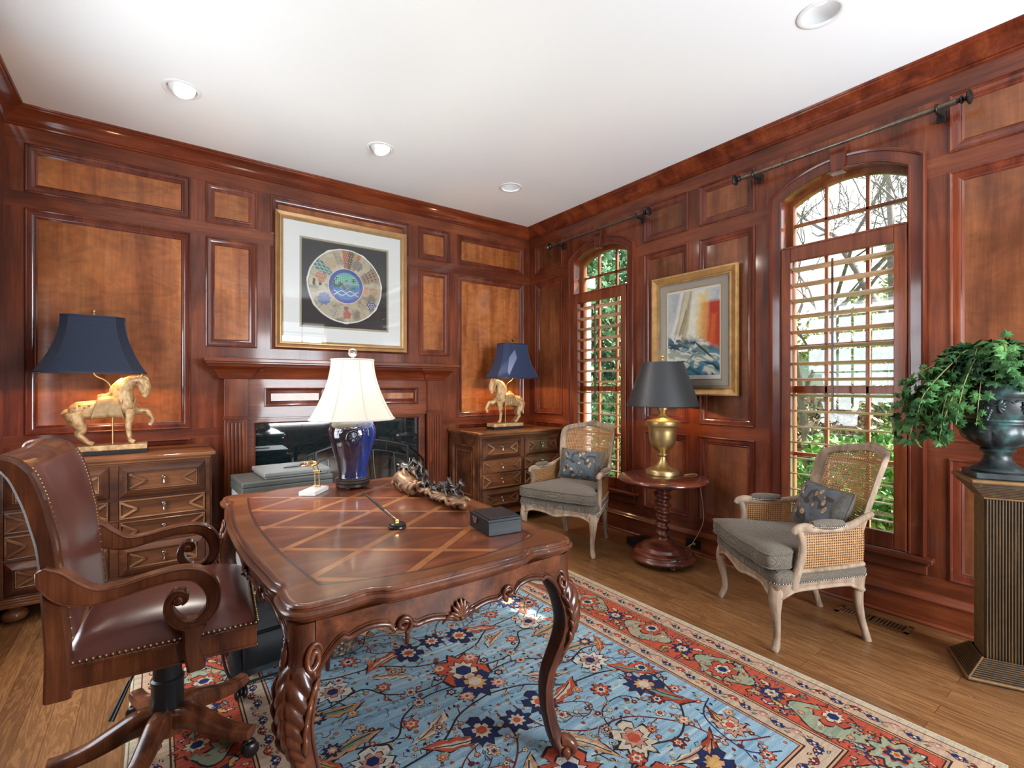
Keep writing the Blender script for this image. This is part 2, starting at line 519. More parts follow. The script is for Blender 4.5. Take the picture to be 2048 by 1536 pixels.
def make_glass(name, tint=C(1, 1, 1), rough=0.0, refl=0.10):
    m, t, b = nt(name); t.nodes.remove(b)
    o = [x for x in t.nodes if x.type == 'OUTPUT_MATERIAL'][0]
    tr = N(t, 'BsdfTransparent'); tr.inputs[0].default_value = tint
    gl = N(t, 'BsdfGlossy'); gl.inputs['Roughness'].default_value = rough
    lw = N(t, 'LayerWeight'); lw.inputs[0].default_value = 0.25
    f = math_(t, 'MULTIPLY_ADD', lw.outputs['Fresnel'], 0.6, refl * 0.4)
    n = N(t, 'TexNoise', Scale=2.0); L(t, coords(t), n.inputs['Vector'])
    bp = N(t, 'Bump'); bp.inputs['Strength'].default_value = 0.02; L(t, n.outputs[0], bp.inputs['Height']); L(t, bp.outputs[0], gl.inputs['Normal'])
    mx = N(t, 'MixShader'); L(t, f, mx.inputs[0]); L(t, tr.outputs[0], mx.inputs[1]); L(t, gl.outputs[0], mx.inputs[2]); L(t, mx.outputs[0], o.inputs[0])
    return m
GLASS = make_glass('window_glass')
SCREENGLASS = make_glass('bevelled_glass', C(.86, .90, .90), 0.02, 0.3)
def make_crystal():
    m, t, b = nt('crystal'); b.inputs['Transmission Weight'].default_value = 0.9; b.inputs['Roughness'].default_value = 0.03
    b.inputs['Base Color'].default_value = C(.95, .95, .93)
    n = N(t, 'TexNoise', Scale=30); L(t, coords(t), n.inputs['Vector']); bump(t, b, n.outputs[0], 0.1, 0.002)
    return m
CRYSTAL = make_crystal()
def make_slate():
    m, t, b = nt('polished_black_granite')
    n = N(t, 'TexNoise', Scale=60, Detail=6.0); L(t, coords(t), n.inputs['Vector'])
    L(t, ramp(t, n.outputs[0], [(0.4, C(.004, .008, .009)), (0.7, C(.014, .026, .028))]), b.inputs['Base Color'])
    b.inputs['Roughness'].default_value = 0.04; b.inputs['Coat Weight'].default_value = 1.0; b.inputs['Coat Roughness'].default_value = 0.01
    b.inputs['Specular IOR Level'].default_value = 0.8
    return m
GRANITE = make_slate()
def make_patina():
    m, t, b = nt('verdigris_black')
    n = N(t, 'TexNoise', Scale=14, Detail=5.0, Roughness=0.6); L(t, coords(t), n.inputs['Vector'])
    L(t, ramp(t, n.outputs[0], [(0.35, C(.014, .016, .017)), (0.55, C(.032, .042, .044)), (0.72, C(.05, .14, .13))]), b.inputs['Base Color'])
    b.inputs['Roughness'].default_value = 0.38; b.inputs['Metallic'].default_value = 0.2
    bump(t, b, n.outputs[0], 0.2, 0.004)
    return m
PATINA = make_patina()
def make_cane():
    m, t, b = nt('woven_cane')
    tc = N(t, 'TexCoord'); sp = N(t, 'SeparateXYZ'); L(t, tc.outputs['UV'], sp.inputs[0])
    P = 0.0125
    fu = math_(t, 'FRACT', math_(t, 'DIVIDE', sp.outputs[0], P)); fv = math_(t, 'FRACT', math_(t, 'DIVIDE', sp.outputs[1], P))
    du = math_(t, 'SUBTRACT', fu, 0.5); dv = math_(t, 'SUBTRACT', fv, 0.5)
    r = math_(t, 'SQRT', math_(t, 'ADD', math_(t, 'MULTIPLY', du, du), math_(t, 'MULTIPLY', dv, dv)))
    hole = math_(t, 'LESS_THAN', r, 0.25)
    n = N(t, 'TexNoise', Scale=120, Detail=2.0); L(t, coords(t), n.inputs['Vector'])
    base = ramp(t, n.outputs[0], [(0.3, C(.30, .14, .05)), (0.7, C(.52, .29, .12))])
    base = mix(t, base, C(.16, .07, .025), ramp(t, math_(t, 'ABSOLUTE', math_(t, 'SUBTRACT', r, 0.36)), [(0.0, C(1, 1, 1)), (0.12, C(0, 0, 0))]))
    L(t, base, b.inputs['Base Color']); b.inputs['Roughness'].default_value = 0.5
    L(t, math_(t, 'SUBTRACT', 1.0, hole), b.inputs['Alpha'])
    bump(t, b, r, 0.6, 0.002)
    return m
CANE = make_cane()
def make_attr(name, rough=0.9, nscale=240, amt=0.25, streak=None, coat=0.0, bst=0.5):
    m, t, b = nt(name)
    a = N(t, 'Attribute', attribute_name='col')
    n = N(t, 'TexNoise', Scale=nscale, Detail=2.0); L(t, coords(t), n.inputs['Vector'])
    c = mix(t, a.outputs['Color'], ramp(t, n.outputs[0], [(0.3, C(1 - amt, 1 - amt, 1 - amt)), (0.7, C(1, 1, 1))]), 1.0, 'MULTIPLY')
    if streak:
        n2 = N(t, 'TexNoise', Scale=1.0, Detail=4.0, Roughness=0.65); L(t, coords(t, streak), n2.inputs['Vector'])
        c = mix(t, c, ramp(t, n2.outputs[0], [(0.36, C(.62, .70, .80)), (0.55, C(1, 1, 1)), (0.68, C(1.12, 1.08, 1.0))]), 0.85, 'MULTIPLY')
    L(t, c, b.inputs['Base Color']); b.inputs['Roughness'].default_value = rough
    b.inputs['Specular IOR Level'].default_value = 0.25; b.inputs['Coat Weight'].default_value = coat
    if bst: bump(t, b, n.outputs[0], bst, 0.003)
    return m
RUGM = make_attr('knotted_wool', 0.95, 260, 0.3, streak=(3.5, 60, 1))
PRINTM = make_attr('printed_paper', 0.6, 60, 0.06, bst=0)
MATBOARD = plain('white_matboard', C(.80, .80, .77), 0.9)
MATGREY = plain('grey_linen_mat', C(.42, .38, .31), 0.9, noise_amt=0.1, nscale=300)
MATDARK = plain('charcoal_mat', C(.045, .043, .042), 0.9)
TAUPE = plain('taupe_fillet', C(.42, .36, .25), 0.6)
def make_brocade():
    m, t, b = nt('floral_brocade')
    d = N(t, 'TexNoise', Scale=9, Detail=2.0); L(t, coords(t), d.inputs['Vector'])
    vm = N(t, 'VectorMath', operation='SCALE'); L(t, d.outputs['Color'], vm.inputs[0]); vm.inputs['Scale'].default_value = 0.12
    va = N(t, 'VectorMath', operation='ADD'); L(t, coords(t), va.inputs[0]); L(t, vm.outputs[0], va.inputs[1])
    vo = N(t, 'TexVoronoi', Scale=17.0); L(t, va.outputs[0], vo.inputs['Vector'])
    wv = N(t, 'TexWave', Scale=5.0, Distortion=9.0, Detail=1.5); wv.inputs['Detail Scale'].default_value = 2.0; L(t, coords(t), wv.inputs['Vector'])
    blue = C(.075, .10, .125)
    c = mix(t, blue, C(.035, .022, .02), ramp(t, wv.outputs['Fac'], [(0.86, C(0, 0, 0)), (0.90, C(1, 1, 1))]))
    c = mix(t, c, C(.24, .155, .075), ramp(t, vo.outputs['Distance'], [(0.34, C(1, 1, 1)), (0.38, C(0, 0, 0))]))
    c = mix(t, c, C(.035, .022, .02), ramp(t, math_(t, 'ABSOLUTE', math_(t, 'SUBTRACT', vo.outputs['Distance'], 0.37)), [(0.015, C(1, 1, 1)), (0.03, C(0, 0, 0))]))
    c = mix(t, c, C(.40, .36, .30), ramp(t, math_(t, 'ABSOLUTE', math_(t, 'SUBTRACT', vo.outputs['Distance'], 0.22)), [(0.03, C(1, 1, 1)), (0.05, C(0, 0, 0))]))
    L(t, c, b.inputs['Base Color']); b.inputs['Roughness'].default_value = 0.7; b.inputs['Sheen Weight'].default_value = 0.1
    n = N(t, 'TexNoise', Scale=300); L(t, coords(t), n.inputs['Vector']); bump(t, b, n.outputs[0], 0.3, 0.002)
    return m
BROCADE = make_brocade()
RIBBED = make_cloth('ribbed_grey_edge', C(.04, .037, .033), C(.14, .13, .115), 260, 0.85, 0.9)
def make_leaf(name, c1, c2, c3, vein=0.0):
    m, t, b = nt(name)
    n = N(t, 'TexNoise', Scale=6, Detail=2.0); L(t, coords(t), n.inputs['Vector'])
    L(t, ramp(t, n.outputs[0], [(0.35, c1), (0.5, c2), (0.66, c3)]), b.inputs['Base Color'])
    b.inputs['Roughness'].default_value = 0.5; b.inputs['Specular IOR Level'].default_value = 0.3
    return m
IVYM = make_leaf('ivy_leaf', C(.012, .05, .014), C(.04, .13, .035), C(.10, .26, .07))
IVYSTEM = plain('ivy_stem', C(.25, .22, .07), 0.6)
GRASSM = make_leaf('lawn_grass', C(.045, .13, .018), C(.09, .26, .034), C(.16, .33, .065))
BUSH1 = make_leaf('bush_leaf_green', C(.022, .08, .016), C(.07, .19, .035), C(.16, .29, .06))
BUSH2 = make_leaf('bush_leaf_yellow', C(.07, .11, .018), C(.16, .21, .035), C(.24, .26, .07))
BUSH3 = make_leaf('bush_leaf_rosy', C(.11, .055, .04), C(.15, .12, .06), C(.14, .18, .07))
EVERG = make_leaf('evergreen_leaf', C(.012, .05, .018), C(.04, .13, .05), C(.14, .27, .14))
BARK = plain('grey_bark', C(.085, .07, .058), 0.9, noise_amt=0.5, nscale=25)
ROOFM = plain('slate_roof', C(.10, .115, .125), 0.8, noise_amt=0.3, nscale=8)
SIDING = plain('grey_siding', C(.15, .17, .18), 0.8, noise_amt=0.15, nscale=5)
WHITESIDE = plain('white_siding', C(.33, .35, .37), 0.7, noise_amt=0.1, nscale=4)
FENCEM = plain('weathered_fence', C(.07, .065, .055), 0.85, noise_amt=0.4, nscale=14)
def make_basket():
    m, t, b = nt('woven_seagrass')
    n = N(t, 'TexNoise', Scale=35, Detail=3.0); L(t, coords(t), n.inputs['Vector'])
    L(t, ramp(t, n.outputs[0], [(0.3, C(.02, .013, .009)), (0.5, C(.09, .06, .04)), (0.7, C(.26, .20, .15))]), b.inputs['Base Color'])
    b.inputs['Roughness'].default_value = 0.35
    return m
BASKETM = make_basket()
def make_reed():
    m, t, b = nt('reeded_black_gold')
    n = N(t, 'TexNoise', Scale=1.0, Detail=3.0); L(t, coords(t, (60, 60, 4)), n.inputs['Vector'])
    L(t, ramp(t, n.outputs[0], [(0.42, C(.010, .008, .006)), (0.62, C(.025, .017, .010)), (0.78, C(.12, .066, .028))]), b.inputs['Base Color'])
    b.inputs['Roughness'].default_value = 0.35; b.inputs['Coat Weight'].default_value = 0.3
    return m
REED = make_reed()
REEDGOLD = plain('reed_gold_edge', C(.22, .12, .045), 0.35, 0.3, noise_amt=0.3, nscale=30)
PRN_DK = plain('printer_grey', C(.085, .09, .08), 0.45)
PRN_LT = plain('printer_light', C(.50, .50, .47), 0.5)
PRN_TRAY = plain('printer_lid', C(.23, .235, .225), 0.4)
def make_inlay():
    """desk top veneer: diamond lattice of lighter banding inside a broad border"""
    m, t, b = nt('inlaid_desk_top')
    tc = N(t, 'TexCoord'); sp = N(t, 'SeparateXYZ'); L(t, tc.outputs['Object'], sp.inputs[0])
    x, y = sp.outputs[0], sp.outputs[1]
    def lines(sgn, w):
        u = math_(t, 'MULTIPLY_ADD', x, 0.755 * sgn, y)
        u = math_(t, 'FRACT', math_(t, 'MULTIPLY_ADD', u, 1 / 0.302, 10.43 if sgn < 0 else 10.30))
        d = math_(t, 'ABSOLUTE', math_(t, 'SUBTRACT', u, 0.5))
        return d
    d1, d2 = lines(-1, 0), lines(1, 0)
    dm = math_(t, 'MINIMUM', d1, d2)
    band = math_(t, 'LESS_THAN', dm, 0.058)
    edge = math_(t, 'LESS_THAN', math_(t, 'ABSOLUTE', math_(t, 'SUBTRACT', dm, 0.061)), 0.007)
    ax = math_(t, 'ABSOLUTE', x); ay = math_(t, 'ABSOLUTE', y)
    # inner field with gently bowed sides
    fx = math_(t, 'ADD', math_(t, 'SUBTRACT', 0.405, ax), math_(t, 'MULTIPLY', math_(t, 'MULTIPLY', ay, ay), -0.11))
    fy = math_(t, 'ADD', math_(t, 'SUBTRACT', 0.695, ay), math_(t, 'MULTIPLY', math_(t, 'MULTIPLY', ax, ax), -0.55))
    f = math_(t, 'MINIMUM', fx, fy)
    inside = math_(t, 'GREATER_THAN', f, 0.0)
    rim = math_(t, 'LESS_THAN', math_(t, 'ABSOLUTE', math_(t, 'SUBTRACT', f, 0.004)), 0.005)
    n1 = N(t, 'TexNoise', Scale=1.0, Detail=5.0, Distortion=1.0); L(t, coords(t, (3, 14, 3)), n1.inputs['Vector'])
    n2 = N(t, 'TexNoise', Scale=1.0, Detail=4.0); L(t, coords(t, (14, 4, 4)), n2.inputs['Vector'])
    dia = ramp(t, n1.outputs[0], [(0.3, C(.085, .020, .008)), (0.5, C(.15, .036, .013)), (0.7, C(.22, .058, .019))])
    bnd = ramp(t, n2.outputs[0], [(0.3, C(.24, .080, .024)), (0.7, C(.40, .155, .05))])
    brd = ramp(t, n1.outputs[0], [(0.3, C(.12, .038, .014)), (0.7, C(.23, .082, .028))])
    c = mix(t, dia, bnd, band)
    c = mix(t, c, C(.03, .010, .006), math_(t, 'MULTIPLY', edge, 0.7))
    c = mix(t, brd, c, inside)
    c = mix(t, c, C(.035, .012, .007), math_(t, 'MULTIPLY', rim, 0.85))
    # worn darkening stains with a shape of their own
    n3 = N(t, 'TexNoise', Scale=5.0, Detail=3.0); L(t, coords(t), n3.inputs['Vector'])
    c = mix(t, c, ramp(t, n3.outputs[0], [(0.35, C(.72, .70, .68)), (0.55, C(1, 1, 1))]), 0.8, 'MULTIPLY')
    L(t, c, b.inputs['Base Color'])
    b.inputs['Roughness'].default_value = 0.34; b.inputs['Specular IOR Level'].default_value = 0.3; b.inputs['Coat Weight'].default_value = 0.35; b.inputs['Coat Roughness'].default_value = 0.10
    bump(t, b, math_(t, 'MULTIPLY_ADD', n3.outputs[0], 0.5, math_(t, 'MULTIPLY', edge, -0.3)), 0.06, 0.01)
    return m
INLAY = make_inlay()
DRIFT = plain('driftwood_bronze', C(.30, .16, .08), 0.4, 0.35, noise_amt=0.65, nscale=22)
PEWTER = plain('dark_pewter', C(.10, .09, .085), 0.28, 0.75, noise_amt=0.4, nscale=40)
CREAMEDGE = plain('rug_selvedge', C(.50, .44, .33), 0.95, noise_amt=0.25, nscale=150)
RUBBER = plain('cable_plastic', C(.40, .27, .12), 0.5)
VENTM = wood('vent_wood', C(.15, .07, .03), C(.24, .12, .05), C(.30, .16, .07), 'y', rough=0.4, coat=0.2)
# ------------------------------------------------------------------ room shell
XL, YF, HC = -4.17, -6.2, 3.05
def struct(o): o['kind'] = 'structure'; return o

m = MB(); m.box(XL - .3, YF - .3, -0.06, 0.3, 0.3, 0.0)
struct(m.build('floor', FLOOR))

CANS = [(-3.28, -0.85), (-2.07, -0.85), (-0.885, -0.86), (-0.873, -3.33)]
def ceiling():
    m = MB(); s = 0.12; r = 0.078
    xs = sorted({XL - .3, .3} | {c[0] + d for c in CANS for d in (-s, s)})
    ys = sorted({YF - .3, .3} | {c[1] + d for c in CANS for d in (-s, s)})
    for i in range(len(xs) - 1):
        for j in range(len(ys) - 1):
            cx, cy = (xs[i] + xs[i + 1]) / 2, (ys[j] + ys[j + 1]) / 2
            if any(abs(cx - a) < s and abs(cy - b) < s for a, b in CANS):
                continue
            m.poly([(xs[i], ys[j], HC), (xs[i + 1], ys[j], HC), (xs[i + 1], ys[j + 1], HC), (xs[i], ys[j + 1], HC)])
    for a, b in CANS:
        n = 32
        x0, x1 = max(x for x in xs if x <= a - s + 1e-6), min(x for x in xs if x >= a + s - 1e-6)
        for k in range(n):
            q = []
            for kk in (k, k + 1):
                t = 2 * pi * kk / n + pi / 4
                c_, s_ = cos(t), sin(t); f = s / max(abs(c_), abs(s_))
                q.append(((a + r * c_, b + r * s_, HC), (a + f * c_, b + f * s_, HC)))
            m.poly([q[0][0], q[0][1], q[1][1], q[1][0]])
    m.box(XL - .3, YF - .3, HC + .2, .3, .3, HC + .25)
    return m.build('ceiling', CEIL, smooth=0)
# cells of neighbouring lights share rows: keep the squares exact
_c = CANS[:]; CANS = [(a, -0.85 if b > -2 else b) for a, b in _c]; CANS = [(-0.88 if abs(a + .88) < .02 else a, b) for a, b in CANS]
struct(ceiling())

U0, U1, M0, M1, N1, L0, L1 = 2.841, 2.532, 2.4315, 1.003, 1.5985, 0.9125, 0.259
PROF = [(0, 0), (0, .008), (-.007, .011), (-.013, .008), (-.016, .003), (-.030, .001), (-.046, -.008), (-.051, -.007), (-.056, -.010), (-.060, -.0125)]


def rectpath(a, b, c, d): return [(a, c), (b, c), (b, d), (a, d)]


def panelled(side, u_ext, rects, openings, place, mats, moulds_mat, field_mat, thick=.16, z1=HC):
    """stile-and-rail wall with recessed fields and bolection mouldings; openings = (u0,u1,v0,v1,arc sag)"""
    m = MB()
    us = {u_ext[0], u_ext[1]}; vs = {0.0, z1}
    for a, b, c, d in rects: us |= {a, b}; vs |= {c, d}
    for a, b, c, d, sag in openings: us |= {a, b}; vs |= {c, d, d + sag + .02 if sag else d}
    us, vs = sorted(us), sorted(vs)
    def inside(u, v):
        for a, b, c, d in rects:
            if a < u < b and c < v < d: return True
        for a, b, c, d, sag in openings:
            if a < u < b and c < v < (d + sag + .02 if sag else d): return True
        return False
    # vertical members run between rails: a cell is rail when some panel touches its band from above or below
    def rail(v):
        return not any(c < v < d for a, b, c, d in rects)
    for i in range(len(us) - 1):
        for j in range(len(vs) - 1):
            u, v = (us[i] + us[i + 1]) / 2, (vs[j] + vs[j + 1]) / 2
            if inside(u, v): continue
            m.poly([place(us[i], vs[j], 0), place(us[i + 1], vs[j], 0), place(us[i + 1], vs[j + 1], 0), place(us[i], vs[j + 1], 0)], 1 if rail(v) else 0)
    # outer skin of the wall, pierced by the openings
    us2 = sorted({u_ext[0], u_ext[1]} | {x for o in openings for x in o[:2]}); vs2 = sorted({0.0, z1} | {x for o in openings for x in (o[2], o[3] + (o[4] + .02 if o[4] else 0))})
    for i in range(len(us2) - 1):
        for j in range(len(vs2) - 1):
            u, v = (us2[i] + us2[i + 1]) / 2, (vs2[j] + vs2[j + 1]) / 2
            if any(a < u < b and c < v < d + (sag + .02 if sag else 0) for a, b, c, d, sag in openings): continue
            m.poly([place(us2[i], vs2[j], -thick), place(us2[i + 1], vs2[j], -thick), place(us2[i + 1], vs2[j + 1], -thick), place(us2[i], vs2[j + 1], -thick)], 2)
    for a, b, c, d, sag in openings:
        path = opening_path(a, b, c, d, sag)
        top = d + sag + .02
        if sag:
            arc = [p for p in path if p[1] >= d - 1e-6]
            for hh, mt in ((0, 1), (-thick, 2)):
                for p, q in zip(arc[:-1], arc[1:]):
                    m.poly([place(p[0], p[1], hh), place(q[0], q[1], hh), place(q[0], top, hh), place(p[0], top, hh)], mt)
        n = len(path)
        for k in range(n):
            p, q = path[k], path[(k + 1) % n]
            m.poly([place(p[0], p[1], 0), place(q[0], q[1], 0), place(q[0], q[1], -thick), place(p[0], p[1], -thick)], 0)
    w = struct(m.build('wall_' + side, mats + [SIDING], smooth=0))
    for a, b, c, d in rects:
        f = MB(); f.poly([place(a + .01, c + .01, -.012), place(b - .01, c + .01, -.012), place(b - .01, d - .01, -.012), place(a + .01, d - .01, -.012)])
        f.build('wall_panel', field_mat, w, smooth=0)
        g = MB(); g.mitre(rectpath(a, b, c, d), PROF, place); g.build('panel_moulding', moulds_mat, w, smooth=25)
    return w


def arcpts(a, b, v, sag, n=20):
    h = (b - a) / 2; r = (h * h + sag * sag) / (2 * sag); cz = v + sag - r; cu = (a + b) / 2
    t0 = math.asin(h / r)
    return [(cu + r * sin(t0 - 2 * t0 * k / n), cz + r * cos(t0 - 2 * t0 * k / n)) for k in range(n + 1)]


def opening_path(a, b, c, d, sag):
    if not sag: return rectpath(a, b, c, d)
    return [(a, c), (b, c)] + arcpts(a, b, d, sag)


OP1 = (0.745, 1.425, 0.365, 2.53, 0.105); OP2 = (2.751, 3.431, 0.365, 2.53, 0.105)
back_rects = []
for a, b in ((-4.077, -3.196), (-.934, -.085)):
    back_rects += [(a, b, U1, U0), (a, b, M1 - .02, M0), (a, b, L1, L0)]
for a, b in ((-3.102, -2.755), (-2.658, -1.465), (-1.363, -1.029)):
    back_rects += [(a, b, U1, U0), (a, b, N1, M0)]
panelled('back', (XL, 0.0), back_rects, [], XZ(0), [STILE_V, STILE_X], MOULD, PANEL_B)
right_rects = []
for a, b in ((.107, .553), (1.6015, 2.032), (2.1316, 2.565), (3.602, 4.50), (4.62, 6.05)):
    right_rects += [(a, b, U1, U0), (a, b, M1, M0), (a, b, L1, L0)]
panelled('right', (0.0, 6.2), right_rects, [OP1, OP2], YZ(0), [STILE_V, STILE_Y], MOULD, PANEL_SHADE)
left_rects = []
for a, b in ((-6.05, -5.2), (-5.1, -4.25), (-4.15, -3.3), (-3.2, -2.45)):
    left_rects += [(a, b, U1, U0), (a, b, M1, M0), (a, b, L1, L0)]
panelled('left', (-6.2, 0.0), left_rects, [(-2.25, -1.05, .5, 2.5, 0)], lambda u, v, h: (XL + h, u, v), [STILE_V, STILE_Y], MOULD, PANEL_SHADE)
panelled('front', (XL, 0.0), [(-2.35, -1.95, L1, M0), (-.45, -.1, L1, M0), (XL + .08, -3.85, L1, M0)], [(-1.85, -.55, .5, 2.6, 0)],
         lambda u, v, h: (u, YF + h, v), [STILE_V, STILE_X], MOULD, PANEL_SHADE)

# crown and base mouldings, one piece per wall, mitred into each other
room = [(XL, YF), (0, YF), (0, 0), (XL, 0)]
sides = ['front', 'right', 'back', 'left']
CRO = [(0, 2.942), (-.013, 2.945), (-.018, 2.952), (-.013, 2.960), (-.022, 2.968), (-.030, 2.985), (-.048, 3.004), (-.072, 3.022), (-.086, 3.030), (-.090, 3.037), (-.098, 3.040), (-.104, 3.0505)]
BAS = [(-.044, 0), (-.044, .010), (-.036, .018), (-.030, .020), (-.030, .128), (-.034, .132), (-.034, .140), (-.022, .150), (-.014, .164), (-.006, .170), (0, .172)]
for nm, prof, mx, my in (('trim', CRO, CROWN_M, CROWN_M), ('baseboard', BAS, STILE_X, STILE_Y)):
    for i in range(4):
        g = MB(); rings = []
        for k in (i, (i + 1) % 4):
            x, y = room[k]; sx = -1 if x < -2 else 1; sy = -1 if y < -3 else 1
            rings.append([(x + sx * o, y + sy * o, z) for o, z in prof])
        g.loft(rings, closed=False)
        struct(g.build('trim_%d' % (i + 1) if nm == 'trim' else 'baseboard_' + sides[i], mx if i % 2 == 0 else my, smooth=25))


# ------------------------------------------------------------------ arched windows with shutters
def window(idx, op, label_sh):
    a, b, c, d, sag = op; cu = (a + b) / 2; P = YZ(0)
    path = opening_path(*op); arcn = len(path) - 2
    w = MB()
    # frame set towards the outside of the reveal
    PR = [(0, -.085), (-.030, -.085), (-.034, -.095), (-.034, -.13), (0, -.13)]
    w.mitre(path, PR, P)
    win = struct(w.build('window_%d' % idx, WINWOOD, smooth=30))
    # muntins and transom
    g = MB()
    def bar(u0, v0, u1, v1, dep0=-.095, dep1=-.125):
        x = [P(u0, v0, dep0), P(u1, v1, dep1)]
        g.box(min(x[0][0], x[1][0]), min(x[0][1], x[1][1]), min(v0, v1), max(x[0][0], x[1][0]), max(x[0][1], x[1][1]), max(v0, v1))
    bar(a, 2.165, b, 2.215, -.07, -.13)
    topz = lambda u: [v for (p, v) in sorted((abs(pp[0] - u), pp[1]) for pp in path if pp[1] > 2.4)][0]
    for f in (1 / 3, 2 / 3):
        u = a + (b - a) * f
        bar(u - .010, 2.215, u + .010, topz(u) - .012); bar(u - .010, .40, u + .010, 2.165)
    bar(a, 2.372, b, 2.392)
    for z, t in ((1.875, .010), (1.565, .010), (1.275, .024), (.84, .012)): bar(a, z - t, b, z + t)
    g.build('muntin_bars', WINWOOD, win, smooth=0, bevel=.003)
    g = MB(); gp = [(u, v) for u, v in path]
    g.prism(gp, -.108, -.112, P); g.build('glass_pane', GLASS, win, smooth=0)
    # casing, keystone, stool and apron
    g = MB(); open_path = [(b, c)] + path[2:] + [(a, c)]
    CA = [(0, 0), (0, .016), (.004, .020), (.012, .020), (.014, .016), (.058, .018), (.060, .026), (.070, .030), (.078, .026), (.080, 0)]
    g.mitre(open_path, CA, P, closed=False); g.build('window_casing', MOULD, win, smooth=30)
    g = MB(); g.prism([(cu - .032, 2.615), (cu + .032, 2.615), (cu + .050, 2.775), (cu - .050, 2.775)], .002, .045, P)
    g.prism([(cu - .040, 2.60), (cu + .040, 2.60), (cu + .036, 2.62), (cu - .036, 2.62)], .002, .050, P)
    g.build('keystone', MOULD, win, smooth=0, bevel=.004)
    g = MB(); x0, x1 = -b - .115, -a + .115
    g.box(-.055, x0, .335, .02, x1, .362); g.box(-.022, x0 + .03, .262, .0, x1 - .03, .335); g.box(-.034, x0 + .02, .318, .0, x1 - .02, .336)
    g.build('window_sill', STILE_Y, win, smooth=0, bevel=.006, seg=3)
    # the louvred shutter hung inside the opening
    t = thing('louvered_shutter', label_sh, 'shutter', (0, -cu, .372))
    H = 2.205 - .372
    f = MB(); hw = .336; st = .058
    for s in (-1, 1): f.box(-.030, s * hw if s < 0 else s * (hw - st), 0, .008, s * (hw - st) if s < 0 else s * hw, H)
    f.box(-.030, -hw + st, 0, .008, hw - st, .09); f.box(-.030, -hw + st, H - .09, .008, hw - st, H)
    f.box(-.036, -hw - .002, H - .004, .010, hw + .002, H + .010)
    f.build('shutter_frame', STILE_V, t, smooth=0, bevel=.004)
    n = 16; pitch = (H - .18) / n
    lv = MB(); tilt = R(9)
    for k in range(n):
        z = .09 + pitch * (k + .5); ring = []
        for s in (-1, 1):
            ring.append([( .012 + cos(q) * .045 * cos(tilt) - sin(q) * .0055 * sin(tilt) * -1, s * (hw - st - .002), z - cos(q) * .045 * sin(tilt) + sin(q) * .0055) for q in [2 * pi * j / 14 for j in range(14)]])
        lv.loft(ring)
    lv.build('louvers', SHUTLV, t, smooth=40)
    rd = MB(); rd.box(-.052, .018, .78, -.040, .030, H - .12); rd.build('tilt_rod', CHEST_D, t, smooth=0, bevel=.002)
    return win
SHUTLV = wood('louver_wood_lit', C(.34, .20, .13), C(.50, .34, .24), C(.60, .44, .33), 'y', rough=0.35, coat=0.3, blotch=0.15)  # shutter wood lightened; outdoor light on the blades put into the colour
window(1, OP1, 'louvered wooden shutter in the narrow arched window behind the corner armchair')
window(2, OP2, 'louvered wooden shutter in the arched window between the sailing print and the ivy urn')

# far windows behind the camera, plain sashes
for k, cx in enumerate((-1.2,)):
    g = MB()
    g.mitre(rectpath(cx - .65, cx + .65, .5, 2.6), [(0, .0), (0, .02), (.08, .03), (.09, 0)], lambda u, v, h: (u, YF + h, v))
    for dx in (-.2, .2): g.box(cx + dx - .012, YF - .1, .5, cx + dx + .012, YF - .07, 2.6)
    for z in (.92, 1.34, 1.55, 1.97, 2.39): g.box(cx - .65, YF - .1, z - .012, cx + .65, YF - .07, z + .012)
    struct(g.build('window_%d' % (k + 3), WINWOOD, smooth=0))

g = MB(); PL_ = lambda u, v, h: (XL + h, u, v)  # left-wall window, added out of view to let light in
g.mitre(rectpath(-2.25, -1.05, .5, 2.5), [(0, .0), (0, .02), (.08, .03), (.09, 0)], PL_)
for yy in (-1.85, -1.45): g.box(XL - .10, yy - .012, .5, XL - .07, yy + .012, 2.5)
for z in (.9, 1.3, 1.5, 1.9, 2.3): g.box(XL - .10, -2.25, z - .012, XL - .07, -1.05, z + .012)
struct(g.build('window_4', WINWOOD, smooth=0))

